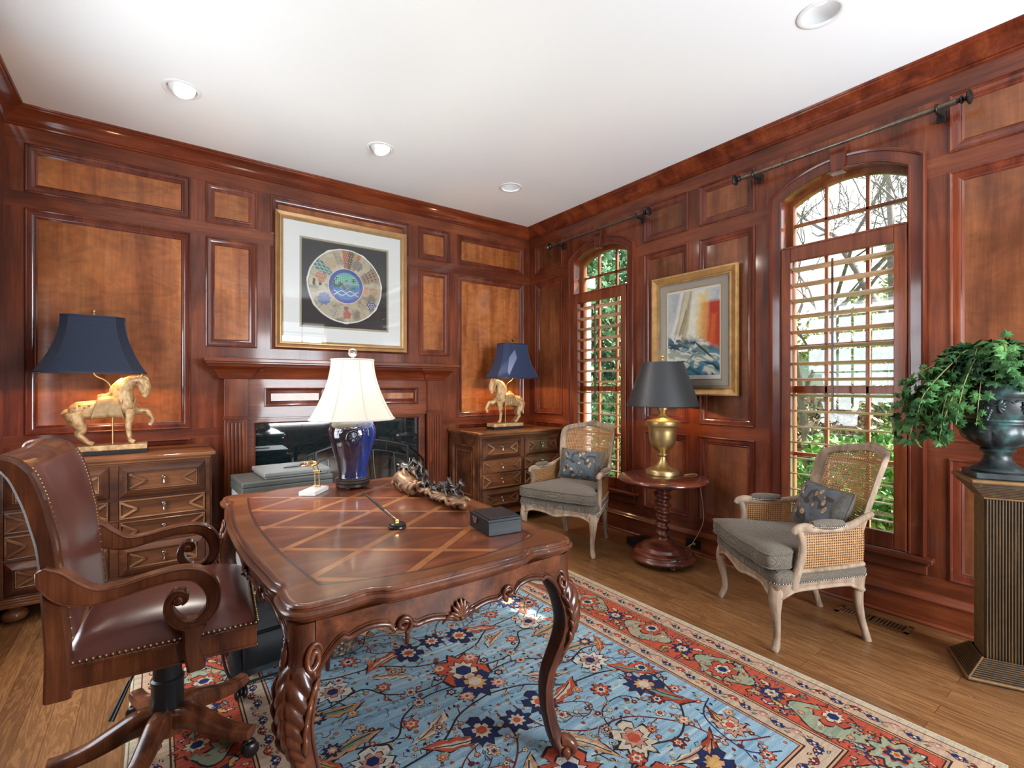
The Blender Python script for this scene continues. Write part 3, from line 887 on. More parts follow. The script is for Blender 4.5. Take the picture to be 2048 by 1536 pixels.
# recessed ceiling lights
BAFFLE = plain('grey_baffle', C(.42, .42, .43), 0.6)
def can(x, y, kind, label, power, tilt=(0, 0)):
    t = thing('recessed_light', label, 'ceiling light', (x, y, HC), group='recessed ceiling lights')
    g = MB(); g.lathe([(.100, 0), (.100, -.004), (.092, -.007), (.080, -.005), (.077, .0), (.074, .05), (.066, .12), (.0, .12)], 40, caps=False)
    g.build('trim_ring', WHITE, t, smooth=40)
    if kind == 'eye':
        e = MB(); rot = Euler((tilt[0], tilt[1], 0))
        M_ = rot.to_matrix().to_4x4(); e.T = Matrix.Translation((0, 0, .035)) @ M_
        e.lathe([(.074, .02), (.073, -.01), (.066, -.045), (.058, -.058), (.054, -.056), (.052, -.03), (0, -.03)], 36, caps=False)
        e.build('eyeball_housing', WHITE, t, smooth=40)
        l = MB(); l.T = e.T.copy(); l.lathe([(.0, -.052), (.03, -.051), (.051, -.045)], 32, caps=False); l.build('lens', BULB, t)
        d = bpy.data.lights.new('spot', 'SPOT'); d.energy = power; d.spot_size = R(125); d.spot_blend = 0.8; d.color = (1, .93, .82); d.shadow_soft_size = .05
        o = bpy.data.objects.new('spot', d); o.parent = t; o.location = (0, 0, -.04); o.rotation_euler = rot; COL.objects.link(o)
    else:
        bf = MB(); bf.lathe([(.0765, .002), (.073, .05), (.064, .115), (.0, .118)], 32, caps=False); bf.build('baffle', BAFFLE, t, smooth=50)
        l = MB(); l.lathe([(.0, .050), (.022, .052), (.038, .064), (.042, .085), (.03, .11)], 32, caps=False); l.build('lens', BULB_SOFT if power < 20 else BULB, t)
        if power >= 1:
            d = bpy.data.lights.new('spot', 'SPOT'); d.energy = power; d.spot_size = R(120); d.spot_blend = 0.8; d.color = (1, .94, .85); d.shadow_soft_size = .05
            o = bpy.data.objects.new('spot', d); o.parent = t; o.location = (0, 0, .04); COL.objects.link(o)
can(CANS[0][0], CANS[0][1], 'eye', 'brightly lit swivel ceiling light above the left chest of drawers', 45, (R(-24), R(-14)))
can(CANS[1][0], CANS[1][1], 'eye', 'swivel ceiling light above the fireplace and round artwork', 22, (R(-16), R(-12)))
can(CANS[2][0], CANS[2][1], 'flat', 'small ceiling light nearest the corner of the two walls', 14)
can(CANS[3][0], CANS[3][1], 'flat', 'large recessed ceiling light near the right window with a grey baffle', 4)

# curtain rods
def rod(y0, y1, label):
    t = thing('curtain_rod', label, 'curtain rod', (-.1, (y0 + y1) / 2, 2.752), group=None)
    h = (y0 - y1) / 2
    g = MB(); g.tube([(0, -h + .05, 0), (0, h - .05, 0)], .0115, 14)
    g.tube([(0, -h + .05, 0), (0, -h + .32, 0)], .0145, 14); g.tube([(0, h - .32, 0), (0, h - .05, 0)], .0145, 14); g.build('rod', BRONZE, t)
    for s in (-1, 1):
        g = MB(); g.T = Matrix.Translation((0, s * h, 0)) @ Matrix.Rotation(-s * pi / 2, 4, 'X')
        g.lathe([(0, .012), (.018, .010), (.034, .003), (.036, -.004), (.028, -.010), (.012, -.014), (.009, -.024), (.020, -.028), (.021, -.034), (.012, -.040), (.012, -.06), (0, -.06)], 24)
        g.build('finial', GREYBR, t, smooth=30)
        g = MB(); yb = s * (h - .13)
        g.box(.078, yb - .018, -.045, .094, yb + .018, .02); g.box(.0, yb - .008, -.022, .08, yb + .008, -.008)
        g.tube([(sin(q) * .017, yb, -cos(q) * .017) for q in [pi * 2 * j / 16 for j in range(17)]], .006, 8)
        g.build('bracket', GREYBR, t, smooth=30, bevel=.002)
GREYBR = plain('dark_bronze', C(.028, .024, .022), 0.3, 0.6)
rod(-.457, -1.73, 'bronze curtain rod over the narrow window near the corner')
rod(-2.474, -3.704, 'bronze curtain rod over the arched window beside the ivy urn')

# floor register
t = thing('floor_vent', 'slotted wooden floor vent by the baseboard behind the near armchair', 'vent', (-.185, -3.32, 0.0))
g = MB(); W_, L_ = .055, .17
g.box(-W_, -L_, .0005, W_, -L_ + .02, .005); g.box(-W_, L_ - .02, .0005, W_, L_, .005); g.box(-W_, -L_, .0005, -W_ + .015, L_, .005); g.box(W_ - .015, -L_, .0005, W_, L_, .005)
for k in range(19): g.box(-W_ + .015, -L_ + .02 + k * .0165, .0005, W_ - .015, -L_ + .027 + k * .0165, .005)
g.box(-W_ + .012, -.006, .0005, W_ - .012, .006, .005)
g.build('grille', VENTM, t, smooth=0)
g = MB(); g.box(-W_ + .01, -L_ + .01, .0003, W_ - .01, L_ - .01, .001); g.build('duct_opening', BLACK, t, smooth=0)

# outlet plate on the baseboard by the round table
t = thing('wall_outlet', 'black outlet plate set in the baseboard near the round table', 'outlet', (-.032, -2.10, .075))
g = MB(); g.box(-.006, -.065, -.035, .0, .065, .035); g.build('plate', BLACK, t, smooth=0, bevel=.002)
for yy in (-.05, .015):
    g = MB(); g.box(-.009, yy, -.015, -.006, yy + .035, .015); g.build('socket', GREYBR, t, smooth=0)
# ------------------------------------------------------------------ fireplace
def fireplace():
    cx = -2.06
    t = thing('fireplace', 'cherry wood fireplace mantel with fluted pilasters and black stone surround', 'fireplace', (cx, 0, 0))
    P = lambda u, v, h: (u, -h, v)
    # stone slips and firebox
    g = MB(); g.box(-.725, -.035, 0, .685, -.002, 1.0)
    g.build('stone_surround', GRANITE, t, smooth=0)
    g = MB(); g.box(-.80, -.42, .0, .80, -.036, .022); g.build('hearth_slab', GRANITE, t, smooth=0, bevel=.004)
    # inner wooden frame round the stone
    g = MB(); g.mitre([(-.715, .0), (-.715, 1.0), (.675, 1.0), (.675, 0)][::-1], [(0, 0), (0, .058), (.012, .062), (.06, .062), (.062, .05), (.066, 0)], P, closed=False)
    g.build('inner_frame', STILE_X, t, smooth=0)
    # fluted pilasters
    for u0, u1, nm in ((-.93, -.775, 'l'), (.735, .92, 'r')):
        g = MB(); u0, u1 = (-.93, -.775) if nm == 'l' else (.750, .905)
        g.box(u0, -.095, .0, u1, 0, 1.06)
        w = (u1 - u0 - .03) / 5
        for k in range(5):
            a = u0 + .015 + k * w
            g.prism([(a + .004, .20), (a + w - .004, .20), (a + w - .004, 1.02), (a + .004, 1.02)], .095, .107, P)
        g.box(u0 - .008, -.115, .022, u1 + .008, 0, .19)
        g.build('pilaster', STILE_V, t, smooth=0, bevel=.0035)
        g = MB(); g.box(u0 - .012, -.115, 1.048, u1 + .012, 0, 1.058); g.box(u0 - .008, -.108, 1.058, u1 + .008, 0, 1.066); g.build('pilaster_cap', MOULD, t, smooth=0, bevel=.002)
        g = MB(); g.box(u0 - .002, -.098, 1.066, u1 + .002, 0, 1.36); g.build('frieze_block', STILE_V, t, smooth=0, bevel=.002)
    # frieze with two raised panels
    g = MB(); g.box(-.775, -.072, 1.04, .750, 0, 1.40); g.box(-.775, -.082, 1.035, .750, 0, 1.05); g.box(-.085, -.092, 1.05, .085, 0, 1.36); g.build('frieze', STILE_X, t, smooth=0, bevel=.002)
    for u0, u1 in ((-.655, -.20), (.20, .655)):
        g = MB(); pr = [(0, 0), (0, .012), (-.008, .016), (-.018, .010), (-.026, .002), (-.034, .002), (-.046, .012), (-.05, .012)]
        g.mitre(rectpath(u0, u1, 1.135, 1.285), pr, lambda u, v, h: (u, -.072 - h, v)); g.build('frieze_moulding', MOULD, t, smooth=25)
        g = MB(); g.box(u0 + .05, -.084, 1.185, u1 - .05, -.07, 1.235); g.build('frieze_panel', PANEL_B, t, smooth=0)
    # cove cornice that steps forward over the blocks, then the shelf
    co = [(0, 1.352), (-.004, 1.352), (-.012, 1.356), (-.014, 1.366), (-.018, 1.372), (-.026, 1.39), (-.042, 1.415), (-.066, 1.436), (-.080, 1.442), (-.086, 1.446), (-.090, 1.462), (0, 1.462)]
    path = [(-.955, 0), (-.955, -.095), (-.762, -.095), (-.762, -.070), (-.10, -.070), (-.10, -.090), (.10, -.090), (.10, -.070), (.738, -.070), (.738, -.095), (.925, -.095), (.925, 0)]
    g = MB(); n = len(path); rings = []
    for i, p in enumerate(path):
        nn = []
        for a, b in ((path[i - 1] if i else None, p), (p, path[i + 1] if i < n - 1 else None)):
            if a is None or b is None: continue
            d = (Vector(b) - Vector(a)).normalized(); nn.append(Vector((d.y, -d.x)))
        s = nn[0] if len(nn) == 1 else (nn[0] + nn[1]) * (2 / max(.35, (nn[0] + nn[1]).length_squared))
        rings.append([(p[0] + s.x * (-o), p[1] + s.y * (-o), z) for o, z in co])
    g.loft(rings, closed=False); g.build('cornice', CROWN_M, t, smooth=25)
    g = MB(); sh = [(0, 1.462), (-.004, 1.462), (-.010, 1.468), (-.010, 1.476), (-.020, 1.482), (-.020, 1.502), (-.014, 1.508), (0, 1.508)]
    a0 = [(-1.045, 0), (-1.045, -.19), (1.015, -.19), (1.015, 0)]
    g.box(-1.045, -.19, 1.462, 1.045 - .03, 0, 1.508)
    rings = []
    for i, p in enumerate(a0):
        s = [(-1, 0), (-1, -1), (1, -1), (1, 0)][i]
        rings.append([(p[0] + s[0] * -o, p[1] + s[1] * -o, z) for o, z in sh])
    g.loft(rings, closed=False); g.build('mantel_shelf', STILE_X, t, smooth=25)
    return t
fireplace()
t = thing('small_dark_box', 'tiny dark box lying on the left end of the mantel shelf', 'box', (-2.945, -.10, 1.508))
g = MB(); g.box(-.035, -.015, 0, .035, .015, .014); g.build('body', BLACK, t, smooth=0, bevel=.003)
g = MB(); g.lathe([(.006, 0), (.006, .003), (0, .003)], 12, (0.01, 0, .014)); g.build('button', GREYBR, t)

# three-leaf fire screen with bevelled glass
def firescreen():
    t = thing('fireplace_screen', 'three panel arched metal and glass fire screen on the hearth', 'fire screen', (-2.04, -.36, .022))
    def leaf(x0, y0, x1, y1, zl, zr, name):
        d = Vector((x1 - x0, y1 - y0, 0)); Lg = d.length; d.normalize()
        Q = lambda u, z: (x0 + d.x * u, y0 + d.y * u, z)
        top = lambda u: zl + (zr - zl) * (u / Lg) ** 0.75 if zr >= zl else zr + (zl - zr) * ((Lg - u) / Lg) ** 0.75
        if abs(zl - zr) < .01: top = lambda u: zl + .075 * sin(pi * u / Lg)
        g = MB(); n = 16; us = [Lg * k / n for k in range(n + 1)]
        g.tube([Q(u, top(u)) for u in us], .010, 6); g.tube([Q(u, top(u) - .085) for u in us], .006, 6)
        g.tube([Q(0, .0), Q(0, top(0))], .011, 6); g.tube([Q(Lg, .0), Q(Lg, top(Lg))], .011, 6); g.tube([Q(0, .03), Q(Lg, .03)], .010, 6)
        for f in (.25, .5, .75): g.tube([Q(Lg * f, top(Lg * f) - .085), Q(Lg * f, top(Lg * f))], .004, 6)
        fr = g.build(name, BLACK, t, smooth=40)
        b = MB()
        for f0 in (.12, .36, .60, .84):
            s = 1 if x0 > -.3 else -1
            pts = []
            for k in range(11):
                q = k / 10; u = (f0 * Lg) + s * .30 * (1 - cos(q * pi / 2)) * -1 + .0
                z = top(min(max(u, 0), Lg)) - .085 if k == 0 else (top(Lg * f0) - .085) * (1 - sin(q * pi / 2) * .98) + .03
                if 0 <= u <= Lg: pts.append(Q(u, z))
            if len(pts) > 2: b.tube(pts, .004, 6)
        b.build('scroll_bars', NICKEL, t, smooth=60)
        p = MB(); us2 = us; ring = [Q(u, top(u)) for u in us2]
        p.poly([Q(0, .03)] + [Q(Lg, .03)] + ring[::-1]); p.build('glass_panel', SCREENGLASS, t, smooth=0)
    leaf(-.36, 0, .40, 0, .76, .76, 'centre_leaf'); leaf(-.62, .16, -.37, .01, .58, .755, 'side_leaf'); leaf(.41, .01, .64, .17, .755, .58, 'side_leaf')
firescreen()


# ------------------------------------------------------------------ chests of drawers
def chest(label, loc):
    t = thing('chest_of_drawers', label, 'chest', loc, group='matching chests of drawers')
    W, D, z0, z1 = .485, .545, .10, .835       # half width, depth (front at -D), carcase heights
    g = MB()
    g.box(-W, -D, z0 + .03, W, 0, z1)
    for s in (-1, 1):        # sunk side panels framed by rails
        x = s * W
        o = .012
        for (y0, y1, a, b) in ((-D, -D + .07, z0 + .03, z1), (-.07, 0, z0 + .03, z1), (-D + .07, -.07, z1 - .09, z1), (-D + .07, -.07, z0 + .03, z0 + .12)):
            g.box(min(x, x + s * o), y0, a, max(x, x + s * o), y1, b)
    body = g.build('carcase', CHEST_D, t, smooth=0, bevel=.002)
    for s in (-1, 1):
        g = MB(); x = s * W
        pl = lambda u, v, h, x=x, s=s: (x + s * h, u, v)
        g.mitre(rectpath(-D + .07, -.07, z0 + .12, z1 - .09) if s > 0 else rectpath(-D + .07, -.07, z0 + .12, z1 - .09), [(0, 0), (0, .016), (-.010, .018), (-.022, .006), (-.026, 0)], pl)
        g.mitre(rectpath(-D + .125, -.125, z0 + .175, z1 - .145), [(0, 0), (0, .006), (-.006, .008), (-.012, 0)], pl)
        g.build('side_moulding', CHEST, t, smooth=25)
    g = MB()
    for a, b, c in ((.832, .845, .008), (.845, .853, .018), (.853, .872, .032)):
        g.box(-W - c, -D - c, a, W + c, 0, b)
    g.build('top', CHEST, t, smooth=0, bevel=.004, seg=3)
    g = MB()
    for a, b, c in ((.098, .118, .028), (.118, .130, .018), (.130, .142, .010)): g.box(-W - c, -D - c, a, W + c, 0, b)
    g.build('base_moulding', CHEST, t, smooth=0, bevel=.003)
    g = MB()
    for s in (-1, 1): g.box(s * (W - .012) - .012, -D - .012, z0 + .04, s * (W - .012) + .012, -D, z1)
    g.box(-.022, -D - .006, z0 + .04, .022, -D, z1)
    for z in (.8255, .618, .4905, .348, .1475): g.box(-W, -D - .010, z - .006, W, -D, z + .006)
    g.build('face_frame', CHEST_D, t, smooth=0, bevel=.002)
    rows = [(.625, .818, 1), (.497, .612, 0), (.356, .484, 0), (.155, .341, 1)]
    for x0, x1 in ((-W + .026, -.024), (.024, W - .026)):
        for a, b, raised in rows:
            P_ = lambda u, v, h: (u, -D - h, v)
            d = MB(); d.box(x0, -D - .008, a, x1, -D + .02, b)
            dr = d.build('drawer', CHEST, t, smooth=0)
            m = MB(); xx0, xx1, aa, bb = x0 + .002, x1 - .002, a + .002, b - .002
            if raised:
                m.mitre(rectpath(xx0, xx1, aa, bb), [(0, .006), (0, .014), (-.004, .018), (-.034, .034), (-.038, .034), (-.040, .012), (-.040, .008)], P_)
                xx0 += .040; xx1 -= .040; aa += .040; bb -= .040
            m.build('raised_frame', CHEST_D, dr, smooth=20) if raised else None
            m = MB()
            m.mitre(rectpath(xx0, xx1, aa, bb), [(0, .007), (0, .020), (-.003, .022), (-.008, .018), (-.010, .008)], P_)
            cz = (aa + bb) / 2; hh = (bb - aa) / 2 - .008; cw = .075
            for s, xe in ((1, xx0 + .008), (-1, xx1 - .008)):
                for q in (-1, 1):
                    p0 = Vector((xe, cz + q * hh * .92)); p1 = Vector((xe + s * cw, cz)); dd = (p1 - p0).normalized(); nn = Vector((-dd.y, dd.x)) * .0065
                    m.prism([tuple(p0 + nn), tuple(p0 - nn), tuple(p1 - nn), tuple(p1 + nn)], .007, .024, P_)
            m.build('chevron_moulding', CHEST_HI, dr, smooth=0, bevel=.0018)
            k = MB(); cxx = (x0 + x1) / 2
            k.T = Matrix.Translation((cxx, -D - .008, cz + .012)) @ Matrix.Rotation(pi / 2, 4, 'X')
            k.lathe([(0, .001), (.010, .002), (.011, .005), (.005, .009), (.004, .014), (.008, .018), (.006, .023), (0, .024)], 14)
            k.T = Matrix.Identity(4)
            k.lathe([(0, -.004), (.003, -.006), (.0025, -.014), (.006, -.028), (.007, -.034), (.004, -.040), (0, -.042)], 12, (cxx, -D - .026, cz + .010))
            k.build('drop_pull', NICKEL, dr, smooth=50)
    for sx in (-1, 1):
        for y in (-D + .06, -.06):
            g = MB(); g.lathe([(0, 0), (.030, 0), (.046, .010), (.056, .030), (.052, .052), (.036, .064), (.028, .070), (.034, .078), (.044, .084), (.044, .098), (0, .098)], 24, (sx * (W - .055), y, 0))
            g.build('bun_foot', CHEST, t, smooth=60)
    return t
chest('dark chest of drawers left of the fireplace, behind the desk chair', (-3.605, -.035, 0))
chest('dark chest of drawers in the corner, right of the fireplace', (-.548, -.035, 0))


# ------------------------------------------------------------------ horse lamps
def fabric_shade(name, bot, top, h, cut, mat, trim, parent, z, n=9, flare=2.0):
    """cut-corner bell shade: bot/top = half sizes (x, y)"""
    def ring(f, zz, off=0.0):
        e = (1 - f) ** flare
        hx = top[0] + (bot[0] - top[0]) * e + off; hy = top[1] + (bot[1] - top[1]) * e + off
        c = cut * (hx / bot[0]) ** .8
        return [(hx, -hy + c, zz), (hx, hy - c, zz), (hx - c, hy, zz), (-hx + c, hy, zz), (-hx, hy - c, zz), (-hx, -hy + c, zz), (-hx + c, -hy, zz), (hx - c, -hy, zz)]
    g = MB(); outer = [ring(k / n, z + h * k / n) for k in range(n + 1)]; inner = [ring(k / n, z + h * k / n, -.003) for k in range(n + 1)]
    g.loft(outer + inner[::-1], loop=True)
    s = g.build(name, mat, parent, smooth=20)
    b = MB()
    for f, zz in ((0, z), (1, z + h)):
        r = ring(f, zz); b.tube(r + [r[0]], .0035, 6)
    for k in range(8): b.tube([ring(j / n, z + h * j / n)[k] for j in range(n + 1)], .0016, 5)
    b.build('shade_trim', trim, s, smooth=60)
    return s


GILT2 = plain('worn_gilt_trappings', C(.42, .25, .10), 0.5, 0.15, noise_amt=.45, nscale=30)
def horse_lamp(label, loc, flip):
    t = thing('horse_table_lamp', label, 'lamp', loc, group='matching gilded horse lamps')
    F = -1 if flip else 1
    b = MB(); b.box(-.18, -.075, 0, .18, .075, .024); b.build('plinth', BLACK, t, smooth=0, bevel=.002)
    b = MB(); b.box(-.176, -.071, .024, .176, .071, .058); b.build('gilded_base', GILT, t, smooth=0, bevel=.006, seg=3)
    # horse: local x forward (mirrored for the other lamp)
    X = lambda x: F * (x + 3.625)
    g = MB()
    def tb(pts, rad, seg=12, yo=0.0, flat=1.0): g.tube([(X(p[0]), (p[2] if len(p) > 2 else 0) + yo, p[1] - .872) for p in smoothpath([(q[0], q[1], q[2] if len(q) > 2 else 0) for q in pts], 4)], lerp_list(rad, (len(pts) - 1) * 4 + 1), seg, flat=flat)
    def tb2(pts, rad, **k):
        P_ = [(q[0], q[2] if len(q) > 2 else 0, q[1]) for q in pts]
        S = smoothpath(P_, 4); g.tube([(X(p.x), p.y, p.z - .872) for p in S], lerp_list(rad, len(S)), 14)
    # trunk, arched neck, head with tucked muzzle
    tb2([(-3.825, 1.135), (-3.79, 1.145), (-3.73, 1.15), (-3.66, 1.155), (-3.60, 1.165), (-3.545, 1.175), (-3.515, 1.18)], [.030, .056, .058, .060, .064, .062, .035])
    tb2([(-3.565, 1.175), (-3.575, 1.235), (-3.565, 1.295), (-3.535, 1.33), (-3.495, 1.338)], [.060, .056, .047, .034, .027])
    tb2([(-3.500, 1.340), (-3.470, 1.325), (-3.455, 1.290), (-3.455, 1.258), (-3.462, 1.236), (-3.468, 1.226)], [.022, .030, .027, .021, .020, .014])
    tb2([(-3.488, 1.315), (-3.480, 1.290), (-3.474, 1.255)], [.022, .021, .012])
    tb2([(-3.57, 1.345), (-3.59, 1.32), (-3.615, 1.285), (-3.625, 1.25)], [.012, .020, .022, .02])       # mane
    for s in (-1, 1):
        tb2([(-3.495, 1.352, .016 * s), (-3.492, 1.372, .018 * s)], [.008, .002])
        g.ell((X(-3.462), s * .024, 1.305 - .872), (.006, .005, .006), 8)
    tb2([(-3.825, 1.15), (-3.85, 1.14), (-3.868, 1.125)], [.014, .013, .006])                             # docked tail
    # hind legs
    for s, dx in ((-1, 0), (1, -.02)):
        tb2([(-3.80 + dx, 1.13, .028 * s), (-3.79 + dx, 1.08, .034 * s), (-3.765 + dx, 1.03, .036 * s), (-3.778 + dx, 1.00, .036 * s), (-3.75 + dx, .965, .036 * s), (-3.735 + dx, .945, .036 * s)], [.048, .038, .022, .015, .013, .013])
        tb2([(-3.738 + dx, .95, .036 * s), (-3.715 + dx, .937, .036 * s)], [.014, .016])
    # near fore leg planted, other one lifted and bent
    tb2([(-3.54, 1.15, -.03), (-3.540, 1.09, -.034), (-3.545, 1.03, -.036), (-3.54, .98, -.036), (-3.535, .95, -.036)], [.038, .024, .016, .013, .014])
    tb2([(-3.538, .952, -.036), (-3.515, .938, -.036)], [.014, .016])
    tb2([(-3.53, 1.15, .028), (-3.50, 1.135, .034), (-3.455, 1.135, .036), (-3.435, 1.105, .036), (-3.420, 1.075, .036), (-3.432, 1.05, .036)], [.036, .026, .018, .014, .012, .012])
    tb2([(-3.425, 1.06, .036), (-3.437, 1.038, .036)], [.013, .015])
    g.fuse('horse', GILT, t, voxel=.003, it=3, fac=.5)
    s = MB()
    for sd in (-1, 1):
        s.ell((X(-3.468), sd * .0275, 1.303 - .872), (.007, .005, .006), 10); s.ell((X(-3.452), sd * .014, 1.242 - .872), (.005, .005, .004), 8)
        s.tube([(X(-3.485), sd * .018, 1.352 - .872), (X(-3.478), sd * .024, 1.362 - .872), (X(-3.474), sd * .020, 1.378 - .872)], [.006, .008, .002], 8)
        s.tube([(X(-3.500), sd * .030, 1.325 - .872), (X(-3.480), sd * .032, 1.300 - .872), (X(-3.470), sd * .027, 1.270 - .872)], .003, 6)
    s.tube([(X(-3.455 + .004 * cos(q)), .022 * sin(q), 1.262 - .872 + .010 * cos(q)) for q in [2 * pi * k / 20 for k in range(21)]], .003, 6)
    s.tube([(X(x), 0, z - .872) for x, z in ((-3.470, 1.362), (-3.452, 1.350), (-3.440, 1.325))], [.010, .009, .003], 8)
    for k in range(9): s.tube([(X(-3.515 - k * .014), 0, 1.364 - .0012 * k * k - .872), (X(-3.522 - k * .014), 0, 1.350 - .0012 * k * k - .872)], [.006, .010], 8)
    s.build('face_and_mane_details', GILT, t, smooth=60)
    # saddle, pleated cloth, harness straps
    s = MB()
    for sd in (-1, 1):
        rings = []
        nx, nz = 15, 7
        for i in range(nx):
            u = i / (nx - 1); row = []
            for j in range(nz):
                v = j / (nz - 1)
                x = -3.695 + .10 * u + (.030 * v * (u - .5) * 2) ; z = 1.225 - .13 * v + .01 * sin(u * pi)
                yy = .062 + .010 * v + .005 * cos(u * 5 * 2 * pi) * v
                if v < .2: yy = .040 + .11 * v
                row.append((X(x), sd * yy, z - .872))
            rings.append(row)
        s.loft(rings, closed=False)
    sc = s.build('saddle_cloth', GILT2, t, smooth=60); so = sc.modifiers.new('th', 'SOLIDIFY'); so.thickness = .006; so.offset = 0
    s = MB()
    s.tube([(X(x), y, z - .872) for x, y, z in smoothpath([(-3.70, 0, 1.225), (-3.675, 0, 1.222), (-3.645, 0, 1.232), (-3.625, 0, 1.262)], 4)], lerp_list([.020, .030, .024, .012], 13), 12)
    s.build('saddle', GILT2, t, smooth=60)
    s = MB()
    for x0, x1, z0, rr in ((-3.59, -3.575, 1.17, .068), (-3.705, -3.72, 1.152, .064), (-3.52, -3.515, 1.18, .055)):
        s.tube([(X((x0 + x1) / 2 + .015 * cos(q)), rr * sin(q), z0 + rr * cos(q) - .872) for q in [2 * pi * k / 24 for k in range(25)]], .0035, 6)
    for q in range(5):
        s.ell((X(-3.80 + q * .022), -.058 + .004 * abs(q - 2), 1.165 - .872 + .012 * (q % 2)), (.007, .006, .008), 8)
    s.build('harness', GILT2, t, smooth=60)
    # rod rising behind the saddle, harp, bulb, shade
    r = MB(); r.tube([(X(-3.625), 0, .055), (X(-3.625), 0, .26)], .0045, 8); r.tube([tuple(p) for p in smoothpath([(X(-3.635), 0.0, .35), (X(-3.635), 0, .42), (X(-3.66), 0, .46), (X(-3.715), 0.0, .50), (X(-3.715), 0, .60)], 5)], .004, 8)
    r.tube([(X(-3.715), 0, .60), (X(-3.715), 0, .875)], .003, 8)
    r.build('lamp_rod', BRASS, t, smooth=60)
    r = MB(); r.lathe([(0, .0), (.006, .0), (.004, .008), (.010, .014), (.011, .020), (.006, .028), (0, .030)], 14, (X(-3.715), 0, .872)); r.build('finial', BRASS if not flip else GREYBR, t, smooth=60)
    sh = fabric_shade('lamp_shade', (.262, .170), (.150, .098), .345, .065, NAVY if not flip else BLUESHADE, NAVYTRIM, t, .508, flare=1.9)
    sh.location = (X(-3.715), 0, 0)
    b = MB(); b.ell((X(-3.715), 0, .66), (.028, .028, .04), 12); b.build('bulb', BULB_OFF, t)
    point('bulb_light', (X(-3.715), 0, .62), 11 if not flip else 9, (1, .55, .25), .03, t)
    return t
horse_lamp('gilded horse lamp with wide black-navy shade, on the left chest', (-3.625, -.335, .872), False)
horse_lamp('gilded horse lamp with blue shade, on the corner chest', (-.565, -.325, .872), True)
